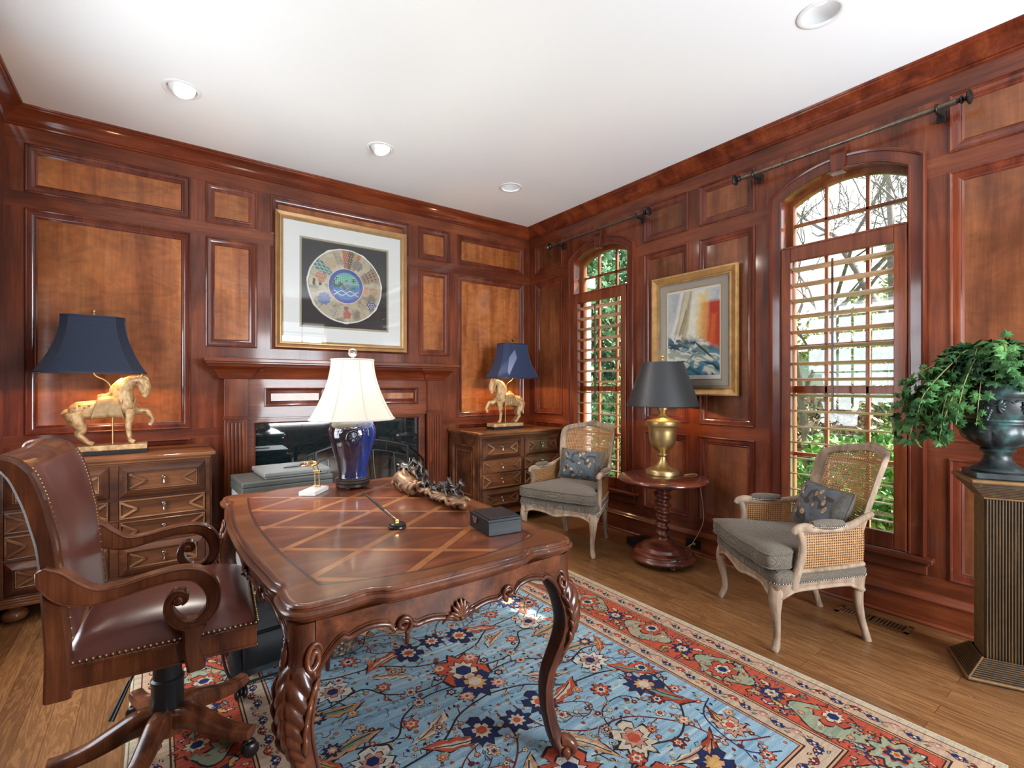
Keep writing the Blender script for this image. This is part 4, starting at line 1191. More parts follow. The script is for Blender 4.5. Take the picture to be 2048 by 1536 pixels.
# ------------------------------------------------------------------ writing desk
def desk():
    t = thing('writing_desk', 'large carved cabriole-leg writing desk with inlaid diamond top', 'desk', (-2.695, -2.362, 0.008))
    # half outline of one quarter, mirrored; (x, y) from centre
    HX, HY = .492, .760
    q = [(.492, .0), (.490, .12), (.484, .26), (.470, .42), (.462, .52), (.452, .565), (.466, .60), (.468, .66), (.458, .715), (.425, .742), (.38, .748), (.32, .746), (.275, .737), (.245, .748), (.215, .764), (.12, .770), (.0, .772)]
    S = smoothpath([(a, b, 0) for a, b in q], 4)
    Q = [(p.x, p.y) for p in S]
    out = Q[:-1] + [(-x, y) for x, y in Q[::-1]][:-1] + [(-x, -y) for x, y in Q][:-1] + [(x, -y) for x, y in Q[::-1]][:-1]
    n = len(out)
    def off(d, z):
        r = []
        for i in range(n):
            a, b = Vector(out[i - 1]), Vector(out[(i + 1) % n]); e = (b - a).normalized(); nn = Vector((e.y, -e.x))
            r.append((out[i][0] + nn.x * d, out[i][1] + nn.y * d, z))
        return r
    prof = [(-.040, .715), (-.028, .717), (-.022, .722), (-.020, .728), (-.006, .732), (0, .738), (.001, .745), (-.004, .750), (-.010, .752), (-.012, .756), (-.010, .759), (-.014, .7635), (-.022, .7655), (-.026, .7645), (-.030, .7640)]
    g = MB(); g.loft([off(d, z) for d, z in prof], caps=False); g.build('top_edge_moulding', DESKW, t, smooth=45)
    g = MB(); r = off(-.029, .764); g.poly(r); rr = off(-.04, .716); g.poly(rr[::-1]); g.build('inlaid_top', INLAY, t, smooth=0)
    # apron with scalloped lower edge and scrolls, one board per side
    def apron(Lh, depth_of, place, name):
        N_ = 60; low = []
        for k in range(N_ + 1):
            u = -1 + 2 * k / N_; a = abs(u)
            z = .640 - .004 * cos(a * 8)
            if a > .80: z = .66 + .0 * a - .05 * ((a - .80) / .20) ** 2 * 1.5
            elif a > .50: z = .665 - .028 * ((a - .65) / .15) ** 2 * .5
            elif a > .36: z = .637 + .02 * sin((a - .36) / .14 * pi)
            else: z = .632 - .018 * cos(a / .36 * pi / 2) ** 2 + .012 * sin(a / .36 * pi)
            low.append((u * Lh, z))
        # board bows with the top: rings along u
        rings = []
        for u, z in low:
            d = depth_of(u)
            rings.append([place(u, z, d), place(u, .718, d), place(u, .718, d - .022), place(u, z, d - .022)])
        g = MB(); g.loft(rings); ap = g.build(name, DESKW, t, smooth=40)
        b = MB()
        b.tube([place(u, z + .003, depth_of(u) + .001) for u, z in low], .0075, 8)
        b.tube([place(u, z + .015, depth_of(u) + .0005) for u, z in low], .0028, 6)
        # paired C scrolls
        for s in (-1, 1):
            c = s * Lh * .44; pts = []
            for k in range(22):
                a = -pi * .4 + k / 21 * pi * 2.3; rr = .028 * (1 - k / 26)
                pts.append(place(c - s * rr * cos(a) * .9, .652 + rr * sin(a) * .9, depth_of(c) + .006))
            b.tube(pts, lerp_list([.007, .006, .0085], 22), 8)
        # central palmette
        for k in range(7):
            a = (k - 3) * .42
            pts = [place(sin(a) * q_ * .034, .628 + cos(a) * q_ * .048, depth_of(0) + .010 - .004 * q_) for q_ in (0, .35, .7, 1.0)]
            b.tube(pts, [.005, .0075, .008, .003], 8)
        for s in (-1, 1):
            pts = [place(s * (.01 + .05 * q_), .624 + .016 * sin(q_ * pi) - .004, depth_of(0) + .007) for q_ in [j / 8 for j in range(9)]]
            b.tube(pts, lerp_list([.007, .006, .003], 9), 8)
        b.ell(place(0, .624, depth_of(0) + .012), (.008, .008, .008), 10)
        b.build('carved_edge', DESKLEG, ap, smooth=60)
    ex = lambda u: .722 + .010 * cos(u / .40 * pi / 2)
    ey = lambda u: .432 + .014 * cos(u / .68 * pi / 2)
    apron(.395, ex, lambda u, z, d: (u, -d, z), 'apron'); apron(.395, ex, lambda u, z, d: (-u, d, z), 'apron')
    apron(.665, ey, lambda u, z, d: (d, u, z), 'apron'); apron(.665, ey, lambda u, z, d: (-d, -u, z), 'apron')
    # cabriole legs
    E_ = [(.715, .004), (.66, .006), (.62, .012), (.575, .034), (.53, .046), (.48, .048), (.43, .036), (.37, .012), (.31, -.010), (.25, -.020), (.19, -.018), (.13, -.006), (.08, .010), (.045, .028), (.02, .038)]
    W_ = [.050, .050, .051, .050, .047, .042, .038, .033, .030, .027, .026, .026, .028, .030, .024]
    for sx in (-1, 1):
        for sy in (-1, 1):
            lg = MB(); d = Vector((sx, sy, 0)).normalized(); e = Vector((-d.y, d.x, 0))
            base = Vector((sx * .402, sy * .672, 0))
            S = smoothpath([(a, b, w) for (a, b), w in zip([(z, o) for z, o in E_], W_)], 11)
            rings = []
            for p in S:
                z, o, w = p.x, p.y, p.z
                ring = []
                for k in range(84):
                    a = 2 * pi * k / 84
                    # rounded diamond section; the knee carries a leaf in low relief
                    c_, s_ = cos(a), sin(a); rr = w / (abs(c_) ** 1.5 + abs(s_) ** 1.5) ** (1 / 1.5)
                    an = abs(a if a < pi else 2 * pi - a); f = (z - .315) / .30
                    if 0 < f < 1:
                        edge = 1.35 * sin(pi * min(1, f * .62 + .02)) ** .8
                        ph = (z + .050 * an ** 1.3) / .040; lobe = abs(sin(pi * ph))
                        edge *= .82 + .22 * lobe
                        if an < edge:
                            q = min(1, (edge - an) / .16)
                            rr += q * (.0030 + .0052 * lobe ** .7 - .0030 * math.exp(-(an / .07) ** 2) * 1.2)
                    v = base + d * (o + rr * c_) + e * (rr * s_); ring.append((v.x, v.y, z))
                rings.append(ring)
            lg.loft(rings)
            leg = lg.build('leg', DESKLEG, t, smooth=50)
            # scroll foot
            f = MB(); pts = []; rad = []
            for k in range(20):
                a = -pi * .35 - k / 19 * pi * 1.55; rr = .030 * (1 - k / 30)
                v = base + d * (.040 - .0 + rr * cos(a) * -1 + .012); pts.append((v.x, v.y, .046 + rr * sin(a) * -.95 - .008)); rad.append(.021 - k * .0006)
            f.tube(pts, rad, 10, flat=1.15)
            v = base + d * .052; f.T = Matrix.Translation((v.x, v.y, .040)) @ Matrix.Rotation(atan2(e.y, e.x), 4, 'Z') @ Matrix.Rotation(pi / 2, 4, 'Y')
            f.lathe([(0, -.034), (.010, -.034), (.014, -.030), (.014, .030), (.010, .034), (0, .034)], 16)
            f.T = Matrix.Identity(4)
            f.build('scroll_foot', DESKLEG, leg, smooth=60)
            # acanthus knee: volute and overlapping curling leaves
            for s2 in (-1, 1):
                c = MB()
                def onleg(z, ang, lift=0.0):
                    # point on the leg skin; ang 0 = outward arris, +-pi/2 = flanks
                    zz = max(.02, min(.715, z)); k = 0
                    while k < len(E_) - 2 and E_[k + 1][0] > zz: k += 1
                    f_ = (E_[k][0] - zz) / (E_[k][0] - E_[k + 1][0]); o = E_[k][1] + (E_[k + 1][1] - E_[k][1]) * f_; w = W_[k] + (W_[k + 1] - W_[k]) * f_
                    c_, s_ = cos(ang), sin(ang); rr = w / (abs(c_) ** 1.5 + abs(s_) ** 1.5) ** (1 / 1.5) + lift
                    v = base + d * (o + rr * c_) + e * (rr * s_); return (v.x, v.y, z)
                # volute on the flank near the top of the knee
                pts = []
                for k in range(30):
                    q_ = k / 29; a = pi * .95 - q_ * pi * 2.9; rr = .036 * (1 - q_ * .74)
                    pts.append(onleg(.630 + rr * sin(a) * 1.05, s2 * (.98 - rr * cos(a) * 12), .002))
                c.tube(pts, lerp_list([.003, .007, .008, .0075, .008], 30), 8)
                # edge scroll running down the flank to the ankle
                sp = [onleg(.585 - .50 * q_, s2 * (1.57 - .10 * sin(q_ * pi)), .0005) for q_ in [j / 20 for j in range(21)]]
                c.tube(sp, lerp_list([.003, .0045, .004, .0035, .003], 21), 8)
                for j in range(4):
                    z_a = .585 - j * .042; a0 = s2 * (1.42 - j * .12)
                    leafp = [onleg(z_a - .062 * q_ + .010 * sin(q_ * pi), a0 - s2 * (.34 - .03 * j) * sin(q_ * pi / 2), .004 + .006 * sin(q_ * pi)) for q_ in [k / 6 for k in range(7)]]
                    c.tube(leafp, lerp_list([.003, .0075, .008, .005, .002], 7), 8, flat=.8)
                c.build('acanthus_carving', DESKLEG, leg, smooth=70)
            b = MB()
            for k in range(5):
                v = base + d * 0; zz = .285 - k * .014
                kx = [i for i in range(len(E_) - 1) if E_[i][0] >= zz >= E_[i + 1][0]][0]; f_ = (E_[kx][0] - zz) / (E_[kx][0] - E_[kx + 1][0])
                o = E_[kx][1] + (E_[kx + 1][1] - E_[kx][1]) * f_ + W_[kx]
                v = base + d * o; b.ell((v.x, v.y, zz), (.004 - k * .0004,) * 3, 8)
            b.build('bead_drop', DESKLEG, leg, smooth=60)
    # two plain tapered inner supports below the middle
    for x, y in ((.309, .322), (-.081, .316)):
        g = MB(); g.lathe([(0, 0), (.008, 0), (.011, .02), (.017, .16), (.019, .20), (.024, .21), (.024, .235), (.018, .245), (.018, .70), (0, .70)], 14, (x, y, .0)); g.build('inner_support', DESKLEG, t, smooth=50)
    g = MB(); g.box(-.11, .30, .60, .335, .335, .716); g.build('cross_rail', DESKW, t, smooth=0, bevel=.003)
    return t
desk()
DT = .008 + .7645      # height of the desk top

# ------------------------------------------------------------------ things on the desk
def vase_lamp():
    t = thing('vase_table_lamp', 'lit table lamp with blue glazed vase body and ivory bell shade', 'lamp', (-2.578, -1.787, DT))
    g = MB()
    g.lathe([(.0, .022), (.080, .022), (.086, .026), (.088, .034), (.083, .040), (.086, .046), (.080, .052), (0, .052)], 40)
    g.lathe([(.060, .010), (.084, .012), (.084, .024), (.060, .024)], 40)
    for k in range(5):
        a = 2 * pi * k / 5 + .3; g.ell((cos(a) * .072, sin(a) * .072, .0075), (.013, .013, .0075), 10)
    g.build('carved_stand', GREYWOOD, t, smooth=50)
    g = MB(); pr = smoothpath([(.0, .052, 0), (.066, .053, 0), (.070, .058, 0), (.070, .085, 0), (.078, .13, 0), (.096, .19, 0), (.112, .245, 0), (.117, .285, 0), (.108, .325, 0), (.085, .352, 0), (.055, .366, 0), (.046, .372, 0), (.045, .385, 0), (.048, .389, 0), (0, .390, 0)], 4)
    g.lathe([(p.x, p.y) for p in pr], 48, caps=False); g.build('vase_body', GLAZE, t, smooth=60)
    g = MB()
    # moulded mask in a ring, with swags
    d = Vector((-.28, -.96, 0)).normalized(); e = Vector((-d.y, d.x, 0))
    sk = lambda u, z: (lambda r: tuple(Vector((0, 0, z)) + (d * cos(u / r) + e * sin(u / r)) * r))(max(.06, .117 - 2.2 * (z - .272) ** 2 * 1.6 - (0.9 * max(0, z - .31)) ** 2 * 9))
    g.tube([sk(.034 * cos(a), .262 + .040 * sin(a)) for a in [2 * pi * k / 28 for k in range(29)]], .0035, 6)
    for k in range(9):
        a = -1.2 + k * .3; g.tube([sk(.006 * sin(a), .262), sk(.027 * sin(a), .268 + .026 * cos(a))], [.005, .004], 6)
    g.ell(sk(0, .252), (.010, .010, .012), 10)
    for s in (-1, 1):
        g.ell(sk(s * .012, .262), (.007, .007, .005), 8)
        g.tube([sk(s * (.04 + .035 * q), .318 - .02 * sin(q * pi) - .01 * q) for q in [k / 8 for k in range(9)]], .0045, 6)
        g.tube([sk(s * .075, .308), sk(s * .078, .28)], [.005, .003], 6)
    g.tube([sk(-.03 + .06 * q, .32 - .008 * sin(q * pi)) for q in [k / 8 for k in range(9)]], .004, 6)
    g.build('relief_mask', GLAZE, t, smooth=60)
    g = MB(); g.lathe([(0, .388), (.042, .389), (.044, .393), (.040, .398), (.038, .405), (.034, .408), (.012, .412), (.010, .44), (0, .44)], 30); g.build('brass_collar', BRASS, t, smooth=50)
    g = MB(); g.tube([tuple(p) for p in smoothpath([(0, -.03, .44), (0, -.055, .50), (0, -.04, .60), (0, 0, .655), (0, .04, .60), (0, .055, .50), (0, .03, .44)], 5)], .002, 6); g.tube([(0, 0, .43), (0, 0, .47)], .011, 10); g.tube([(0, 0, .655), (0, 0, .672)], .004, 8); g.build('harp', BRASS, t, smooth=60)
    g = MB(); g.ell((0, 0, .51), (.028, .028, .04), 14); g.build('bulb', BULB, t)
    # bell shade, eight gently scalloped gores
    rows = 16; seg = 48; ou = []; inn = []
    for k in range(rows + 1):
        f = k / rows; r = .108 + (.215 - .108) * (1 - f) ** 1.75; z = .355 + .305 * f
        R_ = lambda a, r=r: r * (1 - .018 * abs(sin(a * 4)) ** 1.0)
        ou.append([(R_(a) * cos(a), R_(a) * sin(a), z) for a in [2 * pi * j / seg for j in range(seg)]])
        inn.append([((R_(a) - .003) * cos(a), (R_(a) - .003) * sin(a), z) for a in [2 * pi * j / seg for j in range(seg)]])
    g = MB(); g.loft(ou + inn[::-1], loop=True); sh = g.build('lamp_shade', IVORY, t, smooth=50)
    g = MB()
    for j in range(8): g.tube([ou[k][j * 6] for k in range(rows + 1)], .0028, 6)
    g.tube(ou[0] + [ou[0][0]], .0045, 6); g.tube(ou[-1] + [ou[-1][0]], .0045, 6); g.build('shade_piping', SHADEPIPE, sh, smooth=60)
    g = MB(); g.ell((0, 0, .698), (.023, .023, .023), 20); g.build('crystal_finial', CRYSTAL, t); g = MB(); g.lathe([(.006, .665), (.011, .67), (.006, .678), (0, .678)], 14); g.build('finial_mount', BRASS, t, smooth=50)
    point('bulb_light', (0, 0, .54), 19, (1, .88, .70), .035, t)
vase_lamp()

t = thing('magnifier_stand', 'brass magnifying glass on a small white marble base', 'magnifier', (-2.775, -1.81, DT), R(50))
g = MB(); g.box(-.075, -.040, 0, .075, .040, .020); g.build('marble_base', MARBLE, t, smooth=0, bevel=.002)
g = MB()
for s in (-1, 1):
    g.tube([(.035, s * .011, .02), (.028, s * .011, .10)], .0028, 8); g.tube([(.028, s * .011, .10), (-.005, s * .011, .145)], .0028, 8)
g.tube([(.035, -.016, .026), (.035, .016, .026)], .004, 8); g.tube([(.028, -.018, .10), (.028, .018, .10)], .0055, 8); g.tube([(-.005, -.016, .147), (-.005, .016, .147)], .0055, 8)
g.build('hinged_arm', BRIGHTBRASS, t, smooth=50)
g = MB(); g.tube([(-.047 + .040 * cos(a), .040 * sin(a), .150 + .004 * cos(a)) for a in [2 * pi * k / 32 for k in range(33)]], .0042, 8); g.build('lens_ring', BRIGHTBRASS, t, smooth=60)
g = MB(); g.lathe([(0, -.003), (.038, -.001), (.038, .001), (0, .003)], 28, (-.047, 0, .150)); g.build('lens', GLASS, t, smooth=50)

t = thing('pen_stand', 'slim pen leaning out of a small round dark stand', 'pen stand', (-2.682, -2.612, DT))
g = MB(); g.lathe([(0, 0), (.030, 0), (.034, .003), (.033, .008), (.029, .010), (.030, .013), (.024, .019), (.010, .021), (0, .021)], 36); g.build('round_base', GREYBR, t, smooth=50)
pd = (Vector((-2.69, -2.235, .845)) - Vector((-2.682, -2.612, .795))); pd.normalize(); Lp = .36
p0 = Vector((0, 0, .024))
g = MB(); g.tube([p0, p0 + pd * .012, p0 + pd * .03], [.007, .008, .0045], 12); g.build('brass_socket', BRIGHTBRASS, t, smooth=50)
g = MB(); g.tube([p0 + pd * .03, p0 + pd * .06, p0 + pd * .12, p0 + pd * .30, p0 + pd * Lp], [.0042, .0062, .0062, .0045, .0015], 12); pn = g.build('pen', BLKLEATHER, t, smooth=60)
g = MB(); g.tube([p0 + pd * .026, p0 + pd * .115], .0066, 12); g.build('pen_barrel_silver', NICKEL, pn, smooth=60)

t = thing('leather_box', 'black leather box with a silver clasp on the near right desk corner', 'box', (-2.395, -2.835, DT), R(-8))
bx, by, bh = .066, .082, .046
g = MB(); g.box(-bx, -by, 0, bx, by, bh); g.build('box_body', BLKLEATHER, t, smooth=0, bevel=.002)
g = MB(); g.box(-bx - .002, -by - .002, bh + .001, bx + .002, by + .002, bh + .010); g.box(-bx + .010, -by + .010, bh + .010, bx - .010, by - .010, bh + .013); g.build('box_lid', BLKLEATHER, t, smooth=0, bevel=.0025)
g = MB(); g.prism([(-.020, bh - .001), (.020, bh - .001), (.011, bh - .024), (-.011, bh - .024)], .0, .003, lambda u, v, h: (-bx - .001 - h, u + .03, v)); g.build('silver_clasp', NICKEL, t, smooth=0, bevel=.0008)


def driftwood_horses():
    t = thing('driftwood_horse_sculpture', 'bronze sculpture of small horses running along a driftwood wave', 'sculpture', (-2.36, -2.245, DT))
    rnd = random.Random(5)
    g = MB()
    # wave: high knotted crest at the far end, long trough, pointed tail near the box
    S = smoothpath([(-.010, .29, .035), (-.030, .23, .060), (-.025, .16, .045), (-.010, .08, .026), (.0, 0, .030), (.008, -.10, .028), (.012, -.20, .024), (.010, -.27, .020), (.0, -.305, .016)], 5)
    g.tube([tuple(p) for p in S], lerp_list([.030, .040, .034, .018, .019, .018, .020, .017, .008], len(S)), 14, flat=1.5)
    for k in range(30):
        y = .31 - k * .0085; x = -.03 + rnd.uniform(-.035, .02)
        g.tube([tuple(p) for p in smoothpath([(x, y, .01), (x - .012, y + .01, .035), (x + .004, y - .008, .06), (x + .016, y - .018, .08 - .002 * k)], 3)], lerp_list([.010, .012, .010, .005], 10), 8)
    for k in range(14):
        y = .10 - k * .028; s = rnd.choice((-1, -1, 1))
        g.tube([tuple(p) for p in smoothpath([(s * .012, y, .010), (s * .036, y - .012, .020 + rnd.uniform(0, .01)), (s * .028, y - .035, .034), (s * .010, y - .055, .034)], 3)], lerp_list([.010, .010, .008, .004], 10), 8)
    g.ell((0, -.295, .022), (.020, .022, .020), 10)
    for k in range(26):      # knotted, curling crest
        a = rnd.uniform(0, 6.28); y = .24 + rnd.uniform(-.09, .075); x = -.028 + .036 * cos(a); z = .060 + .034 * sin(a)
        g.tube([tuple(p) for p in smoothpath([(x, y, z), (x + .012 * cos(a + 1), y - .020, z + .014 * sin(a + 1)), (x + .010 * cos(a + 2.4), y - .042, z + .012 * sin(a + 2.4))], 3)], [.006, .011, .010, .009, .008, .006, .004], 8)
    for sd in (-1, 1):       # rippling rim along the trough
        g.tube([tuple(p) for p in smoothpath([(sd * (.036 + .008 * sin(k * 1.7)) + .006, .13 - .045 * k, .030 + .010 * sin(k * 2.3 + sd)) for k in range(10)], 4)], .0085, 8)
    g.fuse('driftwood_wave', DRIFT, t, voxel=.0035, it=2)
    spots = [(-.012, .245, .098, -1.25, 1.0), (-.005, .165, .090, -1.5, 1.0), (.018, .115, .058, -1.7, .95), (-.012, .045, .042, -1.5, .6), (.004, .0, .042, -1.6, .6), (-.004, -.055, .040, -1.4, .6), (.004, -.135, .060, -1.7, .95), (.026, -.175, .052, -1.45, .95)]
    for i, (x, y, z, a, s) in enumerate(spots):
        s *= 1.35; z += .008
        h = MB(); h.T = Matrix.Translation((x, y, z)) @ Matrix.Rotation(a, 4, 'Z') @ Matrix.Scale(s, 4)
        h.tube([(-.034, 0, .004), (-.018, 0, .006), (.006, 0, .004), (.022, 0, .006)], [.010, .015, .014, .012], 10)
        h.tube([(.016, 0, .008), (.030, 0, .022), (.038, 0, .032)], [.011, .008, .006], 8)
        h.tube([(.034, 0, .034), (.046, 0, .030), (.058, 0, .022)], [.007, .0055, .004], 8)
        for q in (-1, 1):
            h.tube([(.036, .003 * q, .038), (.034, .005 * q, .046)], [.003, .001], 6)
            h.tube([(.018, .008 * q, .0), (.034, .010 * q, -.006 + .004 * q), (.044, .010 * q, -.020)], [.006, .004, .003], 6)
            h.tube([(-.028, .008 * q, .0), (-.034, .010 * q, -.018), (-.046, .010 * q, -.030)], [.008, .004, .003], 6)
        h.tube([(-.036, 0, .006), (-.052, 0, .010), (-.064, 0, .0)], [.004, .005, .002], 6)
        h.tube([(.022, 0, .022), (.014, 0, .022), (.006, 0, .018)], [.006, .005, .002], 6)
        h.fuse('horse_figure', PEWTER, t, voxel=.0022, it=2)
driftwood_horses()
# ------------------------------------------------------------------ leather office chair
def ribbon(g, pts, y0, y1, rnd=.006):
    """flat scrolled member: pts (x, z, halfwidth) swept with a rounded-rectangle section between y0 and y1"""
    S = smoothpath(pts, 5); n = len(S); rings = []
    for i in range(n):
        a, b = S[max(i - 1, 0)], S[min(i + 1, n - 1)]; tx, tz = b.x - a.x, b.y - a.y; l = hypot(tx, tz) or 1
        nx, nz = -tz / l, tx / l; w = S[i].z; x, z = S[i].x, S[i].y
        ring = []
        for s, y in ((1 - rnd / w, y0), (1, y0 + rnd), (1, y1 - rnd), (1 - rnd / w, y1), (-(1 - rnd / w), y1), (-1, y1 - rnd), (-1, y0 + rnd), (-(1 - rnd / w), y0)):
            ring.append((x + nx * w * s, y, z + nz * w * s))
        rings.append(ring)
    g.loft(rings)


def nails(g, pts, r=.0042, squash=.6, nrm=None):
    for p in pts: g.ell(p, (r, r, r * .9), 8)


def office_chair():
    t = thing('office_chair', 'swivel office chair with oxblood leather seat and carved scroll arms', 'chair', (-3.37, -2.22, .012), R(-5))
    front = [(-.375, 1.098), (-.338, 1.093), (-.310, 1.078), (-.285, 1.046), (-.268, 1.0), (-.256, .955), (-.245, .90), (-.236, .854), (-.230, .806), (-.225, .758), (-.215, .65), (-.205, .54)]
    thick = [.034, .040, .046, .050, .050, .048, .046, .045, .045, .046, .050, .055]
    cent = []
    for i, (x, z) in enumerate(front):
        a, b = front[max(i - 1, 0)], front[min(i + 1, len(front) - 1)]; tx, tz = b[0] - a[0], b[1] - a[1]; l = hypot(tx, tz)
        h = thick[i] / 2; cent.append((x + tz / l * h, z - tx / l * h, h))
    cent = [(-.425, 1.060, .012), (-.415, 1.078, .015)] + cent
    for s in (-1, 1):
        g = MB(); y0, y1 = sorted((s * .243, s * .282))
        ribbon(g, cent + [(-.232, .43, .030), (-.232, .405, .030)], y0, y1, .007)
        g.build('back_stile', CHAIRW, t, smooth=40)
        g = MB(); ribbon(g, [(x + .021, z + .004, .004) for x, z, h in cent[4:12]], *sorted((s * .238, s * .246)), rnd=.002); g.build('stile_bead', CHAIRW, t, smooth=40)
    # crest rail and leather back between the stiles
    def back_surface(i0, i1, off, half, bow):
        S = smoothpath([(x, z, 0) for x, z in front], 4)[i0:i1]; rings = []
        for k, p in enumerate(S):
            a, b = S[max(k - 1, 0)], S[min(k + 1, len(S) - 1)]; tx, tz = b.x - a.x, b.y - a.y; l = hypot(tx, tz) or 1
            row = []
            for j in range(13):
                v = -1 + 2 * j / 12; o = off * (1 - v ** 4) ** .5 - bow * (1 - v * v)
                row.append((p.x - tz / l * o, v * half, p.y + tx / l * o))
            rings.append(row)
        return rings
    ntot = 4 * (len(front) - 1) + 1
    g = MB(); r0 = back_surface(0, 12, .004, .244, .022); r1 = [[(x - .030, y, z - .012) for x, y, z in row] for row in r0]
    g.loft([a + b[::-1] for a, b in zip(r0, r1)]); g.build('crest_rail', CHAIRW, t, smooth=50)
    g = MB(); r0 = back_surface(11, ntot - 1, .020, .242, .030); r1 = [[(x - .034, y * .98, z) for x, y, z in row] for row in r0]
    g.loft([a + b[::-1] for a, b in zip(r0, r1)]); g.build('back_leather', LEATHER, t, smooth=60)
    g = MB(); ra = back_surface(11, ntot - 1, .006, .240, .030)
    for s in (0, -1): nails(g, [row[s] for row in ra[::1]], .0035)
    nails(g, [ra[-1][j] for j in range(13)] + [tuple((Vector(ra[-1][j]) + Vector(ra[-1][j + 1])) / 2) for j in range(12)], .004); g.build('back_nailhead_trim', BRASS, t, smooth=60)
    # arms: sweeping rail curling into a scroll, with its support
    A = [(-.262, .782, .012), (-.243, .752, .030), (-.205, .710, .034), (-.150, .685, .025), (-.087, .690, .019), (-.023, .703, .019), (.045, .710, .019), (.093, .700, .021), (.126, .669, .023), (.140, .627, .0205), (.133, .583, .018), (.102, .551, .0145), (.060, .552, .0155), (.030, .583, .0145), (.023, .622, .0125), (.042, .650, .0105), (.062, .645, .009), (.066, .628, .008), (.056, .618, .006)]
    for s in (-1, 1):
        g = MB(); y0, y1 = sorted((s * .252, s * .305)); ribbon(g, A, y0, y1, .008)
        ar = g.build('arm', CHAIRW, t, smooth=40)
        g = MB()
        for yy in (s * .2535, s * .3035):
            for sg in (1, -1):
                S = smoothpath([(x, z, w) for x, z, w in A], 5); pts = []
                for i, p in enumerate(S):
                    a, b = S[max(i - 1, 0)], S[min(i + 1, len(S) - 1)]; tx, tz = b.x - a.x, b.y - a.y; l = hypot(tx, tz)
                    pts.append((p.x - tz / l * (p.z - .004) * sg, yy, p.y + tx / l * (p.z - .004) * sg))
                g.tube(pts, .0028, 6)
        g.T = Matrix.Translation((.048, s * .2785, .632)) @ Matrix.Rotation(pi / 2, 4, 'X')
        g.lathe([(0, -.034), (.010, -.034), (.013, -.030), (.014, .030), (.010, .034), (0, .034)], 20)
        g.build('scroll_beading', CHAIRW, ar, smooth=50)
        g = MB(); SUP = [(.088, .545, .034), (.083, .515, .026), (.079, .485, .022), (.083, .455, .022), (.092, .42, .024), (.094, .405, .024)]
        ribbon(g, SUP, y0, y1, .008); g.build('arm_support', CHAIRW, t, smooth=40)
    # seat rails
    g = MB()
    for s in (-1, 1): g.box(-.235, min(s * .250, s * .276), .425, .262, max(s * .250, s * .276), .492); g.box(-.235, min(s * .250, s * .281), .486, .266, max(s * .250, s * .281), .497); g.box(-.235, min(s * .250, s * .280), .425, .265, max(s * .250, s * .280), .434)
    g.box(.236, -.25, .425, .262, .25, .492); g.box(.236, -.25, .486, .266, .25, .497); g.box(.236, -.25, .425, .265, .25, .434)
    g.box(-.235, -.25, .425, -.21, .25, .492)
    g.build('seat_frame', CHAIRW, t, smooth=0, bevel=.003)
    g = MB(); n = 20; rings = []
    for i in range(n + 1):
        u = -1 + 2 * i / n; ring = []
        for j in range(n + 1):
            v = -1 + 2 * j / n
            ex = (1 - abs(u) ** 5) ** .45; ey = (1 - abs(v) ** 5) ** .45
            z = .494 + .078 * ex * ey + .022 * (1 - u * u) * (1 - v * v)
            ring.append((.014 + u * .247, v * .268, z))
        rings.append(ring)
    g.loft(rings, closed=False); b0 = [(-.233, -.268, .494), (.261, -.268, .494), (.261, .268, .494), (-.233, .268, .494)]; g.poly(b0)
    g.build('seat_cushion', LEATHER, t, smooth=70)
    g = MB()
    pts = [(-.20 + k * .0148, s * .2735, .502) for k in range(32) for s in (-1, 1)] + [(.266, -.255 + k * .0155, .502) for k in range(34)]
    nails(g, pts, .0042); g.build('seat_nailhead_trim', BRASS, t, smooth=60)
    # swivel column and five-star base
    g = MB(); g.lathe([(0, .10), (.048, .10), (.048, .25), (.050, .255), (.050, .262), (.043, .268), (.043, .36), (.045, .37), (.045, .425), (0, .425)], 28); g.build('gas_column', BLACK, t, smooth=40)
    g = MB(); g.box(-.10, -.08, .402, .10, .08, .424); g.build('tilt_mechanism', BLACK, t, smooth=0, bevel=.004)
    g = MB(); g.tube([(-.03, -.09, .40), (-.075, -.150, .375), (-.085, -.165, .355)], .004, 8); g.tube([(-.085, -.165, .36), (-.125, -.215, .275)], [.006, .009], 10); g.build('tilt_lever', BLACK, t, smooth=50)
    hub = MB(); hub.lathe([(0, .07), (.045, .07), (.052, .09), (.050, .135), (.036, .15), (0, .15)], 28); hub.build('hub', CHAIRW, t, smooth=50)
    for a in (108, 33, -41, -113, 180):
        a = R(a + 5); g = MB(); c_, s_ = cos(a), sin(a); rings = []
        S = smoothpath([(.03, .125, .044), (.09, .130, .040), (.15, .110, .034), (.21, .090, .027), (.27, .082, .023), (.31, .086, .018)], 5)
        for p in S:
            w = .033 - .008 * (p.x / .3); ring = []
            for k in range(16):
                q = 2 * pi * k / 16; cq, sq = cos(q), sin(q); e = .62
                yy = w * (abs(cq) ** e) * (1 if cq > 0 else -1); zz = p.z * (abs(sq) ** e) * (1 if sq > 0 else -1)
                ring.append((p.x * c_ - yy * s_, p.x * s_ + yy * c_, p.y + zz))
            rings.append(ring)
        g.loft(rings); g.build('base_leg', CHAIRW, t, smooth=45)
        g = MB(); M_ = Matrix.Translation((.295 * c_, .295 * s_, .0)) @ Matrix.Rotation(a + .9, 4, 'Z'); g.T = M_
        for s in (-1, 1): g.ell((.008, s * .014, .0265), (.0265, .012, .0265), 16)
        g.tube([(0, 0, .035), (0, 0, .075)], .006, 8); g.ell((.004, 0, .036), (.024, .008, .022), 12)
        g.build('caster', GREYBR, t, smooth=60)
    return t
office_chair()


